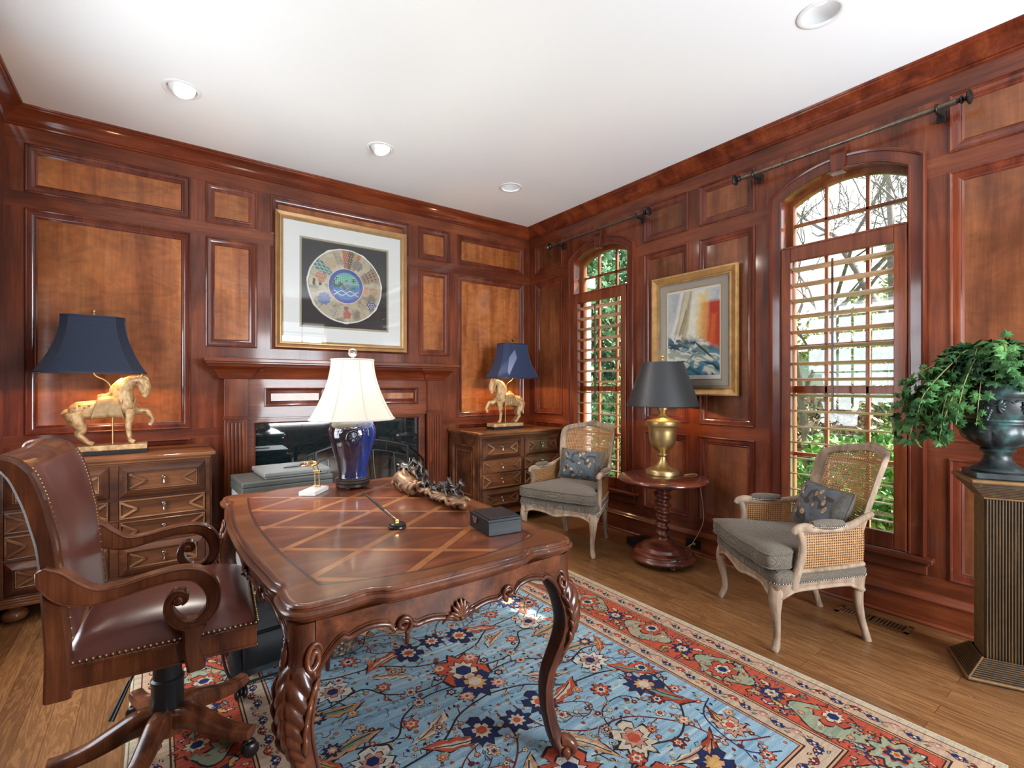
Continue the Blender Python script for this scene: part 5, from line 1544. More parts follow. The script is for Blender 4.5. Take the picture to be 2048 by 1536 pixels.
# ------------------------------------------------------------------ cane-backed armchairs
def grid_surface(g, fn, nu, nv, uvscale=None):
    pts = []; uvs = []
    for i in range(nu + 1):
        for j in range(nv + 1):
            p, uv = fn(i / nu, j / nv); pts.append(p); uvs.append(uv)
    fs = [(i * (nv + 1) + j, i * (nv + 1) + j + 1, (i + 1) * (nv + 1) + j + 1, (i + 1) * (nv + 1) + j) for i in range(nu) for j in range(nv)]
    g.add(pts, fs, 0, uvs)


def bergere(label, loc, rz):
    t = thing('cane_armchair', label, 'armchair', (loc[0], loc[1], 0), rz, 'matching cane armchairs')
    # seat rail plan: half outline from front centre to back centre
    half = [(.292, 0), (.290, .10), (.278, .20), (.282, .27), (.268, .325), (.235, .335), (.12, .312), (-.05, .268), (-.20, .232), (-.250, .215), (-.262, .16), (-.262, 0)]
    S = smoothpath([(a, b, 0) for a, b in half], 3); Q = [(p.x, p.y) for p in S]
    plan = Q[:-1] + [(x, -y) for x, y in Q[::-1]][:-1]
    n = len(plan)
    def ring(off, z, zf=None):
        r = []
        for i in range(n):
            a, b = Vector(plan[i - 1]), Vector(plan[(i + 1) % n]); e = (b - a).normalized(); nn = Vector((e.y, -e.x))
            x, y = plan[i][0] + nn.x * off, plan[i][1] + nn.y * off
            r.append((x, y, zf(x, y) if zf else z))
        return r
    low = lambda x, y: .296 - .045 * math.exp(-(min(hypot(x - .25, abs(y) - .31), hypot(x + .235, abs(y) - .20)) / .055) ** 2) - (.022 * math.exp(-(y / .07) ** 2) if x > .2 else 0)
    g = MB(); g.loft([ring(-.035, 0, lambda x, y: low(x, y) + .004), ring(-.004, 0, low), ring(.002, 0, lambda x, y: low(x, y) + .006), ring(.001, 0, lambda x, y: low(x, y) + .012), ring(-.004, 0, lambda x, y: low(x, y) + .018), ring(.0, .325), ring(.003, .332), ring(-.004, .338), ring(-.035, .338)], loop=True)
    g.build('seat_rail', LIMED, t, smooth=45)
    g = MB(); g.loft([ring(-.006, .334), ring(.004, .345), ring(.004, .372), ring(-.010, .392), ring(-.06, .400)], caps=True); g.build('seat_platform', TWEED, t, smooth=60)
    g = MB(); r = ring(.004, .342); pts = []
    for i in range(n):
        a, b = Vector(r[i]), Vector(r[(i + 1) % n]); k = max(1, int((b - a).length / .0125))
        pts += [tuple(a.lerp(b, j / k)) for j in range(k)]
    nails(g, pts, .0040); g.build('nailhead_trim', NICKEL, t, smooth=60)
    # legs
    for s in (-1, 1):
        g = MB(); d = Vector((.75, s * .66, 0)).normalized()
        pr = [(.325, -.004, .036), (.285, .004, .037), (.24, .012, .031), (.18, .006, .023), (.12, -.006, .0185), (.07, -.008, .017), (.035, .004, .020), (.012, .014, .019), (.0, .014, .013)]
        P_ = smoothpath([(z, o, w) for z, o, w in pr], 4); rings = []
        for p in P_:
            rr = []
            for k in range(16):
                q = 2 * pi * k / 16; w = p.z * (1 - .10 * abs(sin(2 * q)) ** 2); v = Vector((.246, s * .300, 0)) + d * p.y
                rr.append((v.x + w * cos(q), v.y + w * sin(q), p.x))
            rings.append(rr)
        g.loft(rings); g.build('front_leg', LIMED, t, smooth=60)
        g = MB(); pr = [(.34, .0, .027), (.27, .0, .026), (.19, -.004, .022), (.11, -.018, .019), (.05, -.036, .018), (.0, -.050, .019)]
        P_ = smoothpath([(z, o, w) for z, o, w in pr], 4)
        rings = [[(-.225 + p.y + p.z * cos(q), s * .195 + p.z * sin(q) * .95, p.x) for q in [2 * pi * k / 14 + pi / 4 for k in range(14)]] for p in P_]
        g.loft(rings); g.build('back_leg', LIMED, t, smooth=60)
    # arched back frame leaning away, slightly hollowed
    bx = lambda z, y: -.245 - .205 * max(0, (z - .36) / .62) ** 1.15 + .10 * (y * y) / .06
    outl = [(.205, .34), (.212, .45), (.230, .60), (.248, .75), (.256, .86), (.246, .915), (.205, .945), (.13, .962), (.06, .975), (0, .982)]
    So = smoothpath([(y, z, 0) for y, z in outl], 4); full = [(p.x, p.y) for p in So] + [(-p.x, p.y) for p in So[::-1]][1:]
    g = MB(); rings = []
    for i, (y, z) in enumerate(full):
        a, b = full[max(i - 1, 0)], full[min(i + 1, len(full) - 1)]; ty, tz = b[0] - a[0], b[1] - a[1]; l = hypot(ty, tz)
        ny, nz = tz / l, -ty / l; w = .021; ring_ = []
        for o, dx in ((1, -.010), (1.06, 0), (.9, .012), (.45, .017), (0, .012), (-.45, .015), (-.9, .010), (-1, -.002), (-.9, -.014), (.9, -.018)):
            yy, zz = y - ny * w * (1 - o) + 0 * ny, z - nz * w * (1 - o)
            ring_.append((bx(zz, yy) + dx, yy, zz))
        rings.append(ring_)
    g.loft(rings); g.tube([(bx(.425, y) + 0, y, .425) for y in [-.20 + .04 * k for k in range(11)]], .016, 10)
    g.ell((bx(.98, 0), 0, .978), (.014, .05, .012), 12)
    g.build('back_frame', LIMED, t, smooth=50)
    # the cane panels
    def wy(z):
        f = [p for p in So if True]; best = .2
        for p, q in zip(f[:-1], f[1:]):
            if (p.y - z) * (q.y - z) <= 0 and abs(q.y - p.y) > 1e-6: best = p.x + (q.x - p.x) * (z - p.y) / (q.y - p.y)
        return best
    g = MB()
    def fn(u, v):
        z = .43 + (.952 - .43) * v; w = min(wy(z), .238) - .026
        if z > .89: w = max(.05, w)
        zt = z if z < .9 else z
        y = (-1 + 2 * u) * w
        return (bx(zt, y), y, zt), (y, zt)
    grid_surface(g, fn, 16, 24); g.build('cane_back', CANE, t, smooth=180)
    # arms
    for s in (-1, 1):
        pa = [(-.235 - .035, s * .232, .655), (-.20, s * .250, .628), (-.13, s * .274, .606), (-.03, s * .292, .598), (.06, s * .302, .600), (.115, s * .306, .604), (.150, s * .308, .596), (.166, s * .306, .578)]
        S_ = smoothpath(pa, 5)
        g = MB(); g.tube([tuple(p) for p in S_], lerp_list([.016, .018, .020, .021, .023, .025, .022, .014], len(S_)), 12, flat=.8)
        po = smoothpath([(.142, s * .306, .590), (.122, s * .304, .54), (.120, s * .304, .48), (.142, s * .308, .41), (.166, s * .312, .35), (.170, s * .312, .315)], 5)
        g.tube([tuple(p) for p in po], lerp_list([.019, .018, .018, .020, .024, .024], len(po)), 12)
        lo = smoothpath([(.150, s * .306, .392), (.03, s * .288, .394), (-.10, s * .258, .396), (-.235, s * .222, .40)], 5)
        g.tube([tuple(p) for p in lo], .012, 10)
        g.build('arm_frame', LIMED, t, smooth=60)
        g = MB(); pd_ = [p for p in S_ if -.105 < p.x < .075]
        m_ = len(pd_); g.tube([(p.x, p.y, p.z + .020) for p in pd_], [.027 * max(.25, sin(pi * (k + .6) / (m_ + .2)) ** .35) for k in range(m_)], 14); g.build('arm_pad', TWEED, t, smooth=60)
        g = MB()
        for sd in (-1, 1): nails(g, [(p.x, p.y + sd * .0265, p.z + .012) for p in smoothpath([tuple(q) for q in pd_], 2)], .0036)
        g.build('arm_nailhead_trim', NICKEL, t, smooth=60)
        g = MB()
        def fs(u, v):
            x = -.235 + .372 * u; y = s * (.222 + .084 * ((x + .235) / .385) ** .85); zt = .60 + (.04 if x < -.13 else 0) * ((-.13 - x) / .10)
            z = .395 + (zt - .395) * v
            return (x, y + s * .006 * sin(v * pi), z), (x, z)
        grid_surface(g, fs, 14, 8); g.build('cane_side', CANE, t, smooth=180)
    # loose cushion with piping
    def cr(f, z):
        out_ = []
        for i in range(n):
            x, y = plan[i]
            k = 1.0
            x2 = x * f if x > 0 else x * f * .80
            y2 = y * f * (.97 if x > .10 else .90)
            if -.27 < x < .16: y2 = max(-.262, min(.262, y2))
            out_.append((x2 * (1.10 if x > 0 else 1) + .004, y2, z))
        return out_
    g = MB(); g.loft([cr(.90, .398), cr(.97, .404), cr(1.0, .420), cr(1.005, .445), cr(1.0, .470), cr(.97, .484), cr(.85, .495), cr(.6, .505), cr(.3, .510)]); cu = g.build('seat_cushion', TWEED, t, smooth=80)
    g = MB()
    for z, f in ((.412, 1.0), (.478, 1.0)):
        r = cr(f, z); g.tube(r + [r[0]], .0042, 6)
    g.build('cushion_piping', TWEED, cu, smooth=80)
    return t


def lumbar(name, label, loc, rz, tilt, zrot=0):
    t = thing(name, label, 'pillow', loc, rz, 'floral lumbar pillows')
    g = MB(); nu, nv = 28, 18; hw, hh, th = .205, .128, .058
    T_ = Matrix.Rotation(zrot, 4, 'X') @ Matrix.Rotation(tilt, 4, 'Y')
    g.T = Matrix.Translation((0, 0, .115)) @ T_
    for s in (-1, 1):
        pts = []
        for i in range(nu + 1):
            for j in range(nv + 1):
                u, v = -1 + 2 * i / nu, -1 + 2 * j / nv
                b = (max(0, 1 - u ** 4) * max(0, 1 - v ** 4)) ** .55
                k = 1 - .05 * (1 - abs(v)) * abs(u) ** 3
                pts.append((s * th * b + .004 * sin(u * 9 + v * 5) * b, u * hw * (1 - .05 * (1 - v * v)), v * hh * (1 - .07 * (1 - u * u))))
        base = len(g.v)
        fs = []; ms = []
        for i in range(nu):
            for j in range(nv):
                g_ = (i * (nv + 1) + j, i * (nv + 1) + j + 1, (i + 1) * (nv + 1) + j + 1, (i + 1) * (nv + 1) + j)
                fs.append(g_); ms.append(1 if (i < 4 or i >= nu - 4) else 0)
        a0 = len(g.f); g.add(pts, fs, 0)
        for k, mm in enumerate(ms): g.m[a0 + k] = mm
    g.build('pillow_cover', [BROCADE, RIBBED], t, smooth=80)
    g = MB(); g.T = Matrix.Translation((0, 0, .115)) @ T_
    ed = [(0, u * hw * (1 - .05 * (1 - v * v)), v * hh * (1 - .07 * (1 - u * u))) for u, v in [(-1 + 2 * k / 16, -1) for k in range(16)] + [(1, -1 + 2 * k / 12) for k in range(12)] + [(1 - 2 * k / 16, 1) for k in range(16)] + [(-1, 1 - 2 * k / 12) for k in range(13)]]
    g.tube(ed, .0035, 6); g.build('pillow_piping', TWEED, t, smooth=80)
    return t
CR = (-.578, -3.065); AR = R(143.6); CL = (-.616, -1.348); AL = R(200)
bergere('cane armchair in front of the arched window near the ivy urn', CR, AR)
bergere('cane armchair in the corner beside the chest of drawers', CL, AL)
def onchair(c, a, x, y): return (c[0] + x * cos(a) - y * sin(a), c[1] + x * sin(a) + y * cos(a))
px, py = onchair(CR, AR, -.165, .0); lumbar('lumbar_pillow', 'blue floral pillow slumped in the near armchair by the arched window', (px, py, .508), AR, R(-20), R(0))
px, py = onchair(CL, AL, -.165, .01); lumbar('lumbar_pillow', 'blue floral pillow propped in the corner armchair', (px, py, .508), AL, R(-14), R(-2))
# ------------------------------------------------------------------ round table and its lamp
t = thing('round_side_table', 'round dark side table with rope-twist stem between the armchairs', 'side table', (-.39, -2.08, 0))
g = MB(); g.lathe([(0, .590), (.275, .590), (.288, .594), (.296, .602), (.300, .606), (.316, .608), (.321, .614), (.320, .622), (.312, .630), (.303, .634), (0, .6345)], 64); g.build('tabletop', TABLEW, t, smooth=40)
g = MB(); seg = 28; rings = []
for k in range(121):
    f = k / 120; z = .185 + f * .355; r0 = .039 + .018 * f
    rings.append([(r0 * (1 + .20 * cos(a + 2 * pi * f * 6.2)) * cos(a), r0 * (1 + .20 * cos(a + 2 * pi * f * 6.2)) * sin(a), z) for a in [2 * pi * j / seg for j in range(seg)]])
g.loft(rings)
g.lathe([(0, .535), (.046, .535), (.052, .542), (.044, .550), (.040, .562), (.048, .568), (.060, .578), (.10, .592), (0, .592)], 32)
g.build('twisted_stem', TABLEW, t, smooth=60)
g = MB(); g.lathe([(0, .030), (.205, .030), (.224, .036), (.232, .050), (.226, .064), (.210, .070), (.204, .078), (.206, .088), (.194, .100), (.176, .104), (.168, .110), (.166, .120), (.150, .132), (.128, .138), (.112, .146), (.098, .156), (.078, .166), (.052, .172), (.046, .182), (.044, .195), (0, .195)], 56); g.build('stepped_base', TABLEW, t, smooth=50)
for k in range(3):
    a = 2 * pi * k / 3 - 2.1; g = MB(); g.lathe([(0, 0), (.018, 0), (.026, .010), (.024, .022), (.016, .030), (0, .030)], 16, (cos(a) * .17, sin(a) * .17, 0)); g.build('bun_foot', TABLEW, t, smooth=60)

t = thing('brass_urn_lamp', 'brass urn lamp with charcoal cone shade on the round table', 'lamp', (-.322, -2.03, .635))
g = MB(); g.lathe([(0, 0), (.118, 0), (.121, .003), (.121, .030), (.117, .036), (.108, .041), (.080, .052), (.052, .070), (.034, .094), (.027, .110), (.026, .132), (.034, .138), (.043, .147), (.043, .153), (.034, .160), (.030, .166), (.034, .172), (.056, .186), (.078, .210), (.092, .240), (.099, .275), (.102, .320), (.103, .355), (.108, .362), (.124, .366), (.127, .372), (.126, .398), (.122, .403), (.110, .405), (.080, .414), (.050, .430), (.036, .445), (.031, .462), (.036, .472), (.042, .480), (.044, .498), (.038, .510), (.012, .514), (0, .514)], 56); g.build('urn_body', BRASS, t, smooth=35)
g = MB(); g.tube([(0, 0, .51), (0, 0, .60)], .012, 10)
g.tube([tuple(p) for p in smoothpath([(0, -.03, .53), (0, -.06, .62), (0, -.04, .78), (0, 0, .845), (0, .04, .78), (0, .06, .62), (0, .03, .53)], 5)], .002, 6)
g.tube([(0, 0, .84), (0, 0, .875)], .003, 8); g.build('harp', BRASS, t, smooth=50)
g = MB(); g.lathe([(0, .860), (.007, .861), (.005, .870), (.010, .876), (.013, .886), (.008, .897), (.003, .902), (0, .905)], 16); g.build('finial', BRIGHTBRASS, t, smooth=60)
g = MB(); g.lathe([(.262, .512), (.2645, .516), (.150, .838), (.147, .842), (.144, .838), (.258, .516), (.262, .512)], 64, caps=False); sh = g.build('lamp_shade', SHADEDK, t, smooth=50)
g = MB(); g.ell((0, 0, .66), (.028, .028, .04), 14); g.build('bulb', BULB_OFF, t)
point('bulb_light', (0, 0, .63), 9, (1, .50, .22), .03, t)

t = thing('lamp_cord', 'tan lamp cord running from the round table down to the outlet', 'cord', (-.10, -2.15, 0))
g = MB(); P0 = [(-.13, .0, .636), (-.02, -.035, .634), (-.01, -.05, .58), (.02, -.06, .40), (.03, -.05, .25), (-.03, .02, .07), (-.06, .06, .012), (-.02, .07, .03), (.03, .055, .07), (.056, .035, .078)]
g.tube([tuple(p) for p in smoothpath(P0, 8)], .003, 8); g.build('cord', RUBBER, t, smooth=80)
g = MB(); g.tube([(.046, .038, .078), (.058, .034, .078)], .010, 10); g.build('plug', RUBBER, t, smooth=50)

t = thing('electronics_box', 'low black electronics box on the floor behind the round table', 'electronic box', (-.235, -1.80, 0), R(70))
g = MB(); g.box(-.13, -.095, .006, .13, .095, .062); g.box(-.132, -.097, .028, .132, .097, .032); g.build('housing', BLACK, t, smooth=0, bevel=.006, seg=3)
g = MB()
for k in range(9): g.box(-.07 + k * .016, -.05, .062, -.062 + k * .016, .05, .0635)
g.build('vent_slots', GREYBR, t, smooth=0)
g = MB(); g.box(-.131, -.02, .036, -.130, .02, .050); g.build('status_display', plain('status_led', C(.0, .05, .06), .3, emit=(C(.05, .5, .6), 1.0)), t, smooth=0)
g = MB(); [g.lathe([(0, 0), (.01, 0), (.01, .006), (0, .006)], 10, (x, y, 0)) for x in (-.1, .1) for y in (-.07, .07)]; g.build('rubber_feet', BLACK, t)

# ------------------------------------------------------------------ printer, basket, bag
t = thing('office_printer', 'floor-standing grey office printer behind the desk', 'printer', (-2.70, -.66, 0), R(3))
g = MB(); g.box(-.275, -.20, .02, .275, .20, .60); g.build('cabinet', PRN_LT, t, smooth=0, bevel=.008, seg=3)
g = MB(); g.box(-.283, -.205, .60, .283, .205, .655); g.box(-.283, -.205, .655, .283, .205, .690); g.build('scanner_body', PRN_DK, t, smooth=0, bevel=.008, seg=3)
g = MB()
for z in (.20, .36, .50): g.box(-.25, -.204, z, .25, -.199, z + .004)
g.box(-.02, -.208, .59, .02, -.2, .60); g.build('tray_lines', PRN_DK, t, smooth=0)
g = MB(); g.box(-.15, -.175, .705, .270, .20, .735); g.box(-.14, -.165, .690, .26, .19, .706); g.build('document_feeder', PRN_TRAY, t, smooth=0, bevel=.010, seg=3)
g = MB(); g.prism([(.0, .0), (.11, 0), (.13, .07), (.03, .05)], .736, .741, lambda u, v, h: (u, v - .04, h)); g.build('paper_slot', BLACK, t, smooth=0)
g = MB(); g.box(-.275, -.198, .0, .275, .2, .02); g.build('plinth', BLACK, t, smooth=0)

t = thing('waste_basket', 'woven brown waste basket under the desk', 'basket', (-2.70, -1.86, .012))
g = MB(); seg, rows = 132, 40; ou = []
for k in range(rows + 1):
    f = k / rows; r0 = .112 + .045 * sin(f * pi * .55); row = []
    for j in range(seg):
        a = 2 * pi * j / seg; ph = (j // 3 + int(f * 20)) % 2
        row.append(((r0 + .0045 * (sin(pi * (f * 20 % 1)) * (1 if ph else -.6))) * cos(a), (r0 + .0045 * (sin(pi * (f * 20 % 1)) * (1 if ph else -.6))) * sin(a), .004 + .29 * f))
    ou.append(row)
inn = [[(x * .94, y * .94, z + .003) for x, y, z in row] for row in ou[::-1]]
g.loft(ou + inn, caps=True); g.build('woven_body', BASKETM, t, smooth=40)
g = MB()
for k in range(3): g.tube([(.155 * cos(a), .155 * sin(a), .294 + .006 * sin(a * 14 + k * 2.1)) for a in [2 * pi * j / 90 for j in range(91)]], .006, 6)
g.build('braided_rim', BASKETM, t, smooth=60)

def bag():
    t = thing('laptop_bag', 'black laptop bag slouching on the rug under the desk', 'bag', (-2.975, -1.80, .012), R(4))
    g = MB(); rings = []
    for k in range(13):
        f = k / 12; w = .165 - .012 * f - .03 * f ** 4; d_ = .085 - .02 * f - .03 * f ** 3; ring = []
        for j in range(32):
            a = 2 * pi * j / 32; c_, s_ = cos(a), sin(a); e = .55
            x = w * abs(c_) ** e * (1 if c_ > 0 else -1); y = d_ * abs(s_) ** e * (1 if s_ > 0 else -1)
            wr = .004 * sin(j * 1.3 + k * 1.9)
            ring.append((x + wr, y + wr + .02 * f * f, .003 + .30 * f))
        rings.append(ring)
    g.loft(rings); g.build('bag_body', BAGM, t, smooth=60)
    g = MB(); rings = []
    for k in range(9):
        f = k / 8; w = .125; ring = []
        for j in range(24):
            a = 2 * pi * j / 24; ring.append((w * abs(cos(a)) ** .5 * (1 if cos(a) > 0 else -1), -.080 + .030 * sin(pi * (f * .8 + .1)) * abs(sin(a)) ** .6 * (1 if sin(a) > 0 else -1), .03 + .15 * f))
        rings.append(ring)
    g.loft(rings); fp = g.build('front_pocket', BAGM, t, smooth=60)
    g = MB(); g.box(.03, -.115, .125, .08, -.111, .132); g.build('silver_badge', NICKEL, fp, smooth=0, bevel=.001)
    g = MB(); g.tube([(-.12 + .24 * k / 10, -.108 + .003 * (k % 2), .182) for k in range(11)], .0025, 6); g.build('zip', GREYBR, fp)
    g = MB(); g.tube([tuple(p) for p in smoothpath([(-.05, .0, .30), (-.045, -.01, .345), (0, -.015, .362), (.045, -.01, .345), (.05, 0, .30)], 6)], .008, 8)
    g.tube([tuple(p) for p in smoothpath([(-.16, 0, .26), (-.20, -.04, .15), (-.17, -.12, .02), (-.05, -.15, .008), (.08, -.14, .008), (.19, -.06, .02), (.17, 0, .2)], 6)], .009, 8, flat=.4); g.build('strap', BAGM, t, smooth=60)
bag()

# ------------------------------------------------------------------ pedestal, urn, ivy
def pedestal():
    t = thing('reeded_pedestal', 'tall square black and gold reeded pedestal at the right edge', 'pedestal', (-.325, -3.845, 0), R(25))
    def skirt(g, z0, h0, z1, h1, m=22):
        """four sloping faces of parallel reeds running round the square"""
        for k in range(4):
            T0 = g.T.copy(); g.T = Matrix.Rotation(k * pi / 2, 4, 'Z')
            pts = []
            for i in range(m + 1):
                f = i / m; z = z0 + (z1 - z0) * f; h = h0 + (h1 - h0) * f
                pts.append((h, z))
            prof = []
            for (ha, za), (hb, zb) in zip(pts[:-1], pts[1:]):
                nx, nz = (zb - za), -(hb - ha); l = hypot(nx, nz); nx /= l; nz /= l
                if nx < 0: nx, nz = -nx, -nz
                hm, zm = (ha + hb) / 2, (za + zb) / 2; w = l * .30
                prof += [(ha, za), (hm + nx * w, zm + nz * w)]
            prof.append(pts[-1])
            for (ha, za), (hb, zb) in zip(prof[:-1], prof[1:]):
                g.poly([(ha, -ha, za), (ha, ha, za), (hb, hb, zb), (hb, -hb, zb)])
            g.T = T0
    g = MB(); g.box(-.145, -.145, 0, .145, .145, .012); skirt(g, .012, .143, .088, .078, 11); g.build('flared_base', REED, t, smooth=0)
    g = MB()
    for k in range(4):
        g.T = Matrix.Rotation(k * pi / 2, 4, 'Z'); g.tube([(.145, -.145, .012), (.145, .145, .012)], .007, 8); g.tube([(.143, .143, .012), (.078, .078, .090)], .004, 6)
    g.T = Matrix.Identity(4); g.build('base_edge', REEDGOLD, t, smooth=60)
    g = MB(); h = .066
    for k in range(4):
        g.T = Matrix.Rotation(k * pi / 2, 4, 'Z'); m = 13
        for i in range(m):
            y = -h + (i + .5) * 2 * h / m; w = h / m
            ring0 = [(h + w * .9 * sin(a), y - w * .95 * cos(a), 0) for a in [pi * j / 6 for j in range(7)]]
            g.loft([[(x, yy, .08) for x, yy, _ in ring0], [(x, yy, .80) for x, yy, _ in ring0]], closed=False)
    g.T = Matrix.Identity(4); g.box(-h, -h, .08, h, h, .80)
    g.build('reeded_shaft', REED, t, smooth=30)
    g = MB()
    for k in range(4):
        g.T = Matrix.Rotation(k * pi / 2, 4, 'Z')
        for i in range(13):
            y = -h + (i + .5) * 2 * h / 13; g.tube([(h + h / 13 * .80, y, .082), (h + h / 13 * .80, y, .798)], .0016, 5)
        for i in range(11):
            f = (i + .5) / 11; hh = .143 + (.078 - .143) * f; z = .012 + .076 * f; g.tube([(hh + .0022, -hh, z + .0022), (hh + .0022, hh, z + .0022)], .0013, 5)
        for i in range(8):
            f = (i + .5) / 8; hh = .074 + .051 * f; z = .80 + .062 * f; g.tube([(hh + .002, -hh, z - .002), (hh + .002, hh, z - .002)], .0011, 5)
    g.T = Matrix.Identity(4); g.build('gilded_ridges', REEDGOLD, t, smooth=60)
    g = MB(); skirt(g, .80, .074, .862, .125, 8); g.box(-.125, -.125, .858, .125, .125, .868); g.build('flared_capital', REED, t, smooth=0)
    g = MB()
    for k in range(4):
        g.T = Matrix.Rotation(k * pi / 2, 4, 'Z'); g.tube([(.074, -.074, .798), (.074, .074, .798)], .005, 8); g.tube([(.128, -.128, .876), (.128, .128, .876)], .010, 10)
    g.T = Matrix.Identity(4); g.box(-.132, -.132, .868, .132, .132, .885); g.build('gold_edged_top', REEDGOLD, t, smooth=60)
pedestal()
UC = (-.335, -3.84)
t = thing('garden_urn', 'dark verdigris urn with grape relief standing on the reeded pedestal', 'urn', (UC[0], UC[1], .886))
g = MB(); T8 = [(.108 / cos(pi / 8), 0)]
g.T = Matrix.Rotation(R(25), 4, 'Z'); g.box(-.10, -.10, 0, .10, .10, .026); g.T = Matrix.Identity(4); g.build('square_plinth', PATINA, t, smooth=0, bevel=.004)
g = MB(); g.lathe([(0, .026), (.094, .026), (.098, .034), (.094, .042), (.080, .050), (.062, .062), (.050, .080), (.046, .10), (.052, .112), (.060, .118), (.062, .126), (.054, .134), (0, .136)], 48); g.build('foot', PATINA, t, smooth=45)
g = MB(); seg = 96; rings = []
pr = smoothpath([(.050, .130, 0), (.085, .150, 0), (.116, .175, 0), (.128, .205, 0), (.122, .232, 0), (.112, .245, 0), (.113, .252, 0)], 4)
for p in pr:
    amp = .010 * sin(pi * min(1, max(0, (p.y - .13) / .115))) ** .7
    rings.append([((p.x + amp * (abs(sin(a * 5)) ** .6 - .6)) * cos(a), (p.x + amp * (abs(sin(a * 5)) ** .6 - .6)) * sin(a), p.y) for a in [2 * pi * j / seg for j in range(seg)]])
for r_, z_ in ((.118, .256), (.116, .264), (.124, .275), (.136, .300), (.141, .335), (.143, .355), (.150, .364), (.156, .372), (.158, .384), (.154, .394), (.146, .402), (.150, .408), (.146, .412), (.135, .410), (.130, .36), (.11, .34), (.0, .335)):
    rings.append([(r_ * cos(a), r_ * sin(a), z_) for a in [2 * pi * j / seg for j in range(seg)]])
g.loft(rings, caps=False); g.build('bowl', PATINA, t, smooth=50)
g = MB(); rnd = random.Random(3)
for c0 in range(5):
    a0 = 2 * pi * c0 / 5 - 2.0
    sk = lambda a, z: (lambda r: (r * cos(a), r * sin(a), z))(.124 + (.141 - .124) * min(1, max(0, (z - .275) / .06)) + .003)
    for i in range(6):
        for j in range(6 - i if i else 4): g.ell(sk(a0 + (j - (5 - i) / 2) * .055, .315 - i * .010), (.0075, .0075, .0075), 8)
    for s in (-1, 1):
        for q in range(5):
            a1 = a0 + s * .28; v = (q - 2) * .55
            g.tube([sk(a1, .322), sk(a1 + s * .13 * cos(v), .322 + .026 * sin(v)), sk(a1 + s * .20 * cos(v), .322 + .036 * sin(v))], [.004, .009, .001], 8)
        g.tube([sk(a0 + s * (.05 + .6 * q / 10), .338 - .010 * sin(q / 10 * pi * 2)) for q in range(11)], .0035, 6)
g.build('grape_relief', PATINA, t, smooth=60)

def ivy():
    t = thing('trailing_ivy', 'bushy green ivy spilling over the rim of the dark urn', 'plant', (UC[0], UC[1], 1.24))
    rnd = random.Random(11)
    st = MB(); lf = MB()
    def leafpts(s):
        o = [(0, 0), (.10, -.12), (.34, -.20), (.30, -.02), (.52, .10), (.34, .24), (.40, .50), (.16, .48), (0, .86), (-.16, .48), (-.40, .50), (-.34, .24), (-.52, .10), (-.30, -.02), (-.34, -.20), (-.10, -.12)]
        return [(x * s * .9, y * s * .9) for x, y in o]
    def leaf(p, d, nrm, s):
        d = d.normalized(); nrm = (nrm - d * nrm.dot(d)).normalized(); e = d.cross(nrm)
        pts = [tuple(p + e * x + d * y + nrm * (-.22 * abs(x) - .5 * y * y / s * .5)) for x, y in leafpts(s)]
        mid = tuple(p + d * s * .3 + nrm * .004)
        lf.add(pts + [mid], [(i, (i + 1) % 16, 16) for i in range(16)])
    ctr = Vector((0, 0, .12))
    view = Vector((-.75, -.55, .2))
    # a domed mass, with trails mostly towards the window side
    strands = []
    for k in range(64):
        a = rnd.uniform(0, 2 * pi); r = rnd.uniform(.08, .20); up = rnd.uniform(.03, .17)
        strands.append([(0, 0, .11), (cos(a) * r * .4, sin(a) * r * .4, .12 + up * .8), (cos(a) * r, sin(a) * r, .10 + up * .75), (cos(a) * r * 1.25, sin(a) * r * 1.25, .03 + up * .5)])
    for k in range(26):    # spill towards the window and over the front
        a = rnd.gauss(R(128), .30); L_ = rnd.uniform(.18, .36); dr = rnd.uniform(.02, .22)
        strands.append([(0, 0, .11), (cos(a) * .12, sin(a) * .12, .22), (cos(a) * L_ * .65, sin(a) * L_ * .65, .17 - dr * .2), (cos(a) * L_, sin(a) * L_, .12 - dr), (cos(a) * (L_ + .03), sin(a) * (L_ + .03), .06 - dr * 1.25)])
    for k in range(9):
        a = rnd.gauss(R(150), .25); L_ = rnd.uniform(.20, .30); dr = rnd.uniform(.12, .24)
        strands.append([(0, 0, .11), (cos(a) * .12, sin(a) * .12, .20), (cos(a) * L_ * .8, sin(a) * L_ * .8, .12 - dr * .3), (cos(a) * L_, sin(a) * L_, .06 - dr)])
    for k in range(14):
        a = rnd.gauss(R(-70), .5); L_ = rnd.uniform(.16, .30)
        strands.append([(0, 0, .11), (cos(a) * .12, sin(a) * .12, .20), (cos(a) * L_, sin(a) * L_, .16), (cos(a) * L_ * 1.15, sin(a) * L_ * 1.15, .10)])
    lim = lambda v: Vector((min(v.x, .29), v.y, v.z))
    for s_ in strands:
        S = [lim(p) for p in smoothpath(s_, 5)]
        st.tube([tuple(p) for p in S], lerp_list([.0028, .0022, .0012], len(S)), 5)
        for i in range(4, len(S)):
            for q in range(2):
                if rnd.random() < .12: continue
                d = Vector((rnd.gauss(0, 1), rnd.gauss(0, 1), rnd.gauss(-.3, .7))); outw = (S[i] - ctr); outw.z += .10
                nrm = outw.normalized() + Vector((rnd.gauss(0, .35), rnd.gauss(0, .35), rnd.gauss(.2, .35)))
                p = S[i] + d.normalized() * rnd.uniform(.005, .022); p = lim(p)
                if p.x > .27: nrm.x = -abs(nrm.x)
                leaf(p, d, nrm, rnd.uniform(.036, .062))
    st.build('stems', IVYSTEM, t, smooth=60); lf.build('leaves', IVYM, t, smooth=0)
ivy()

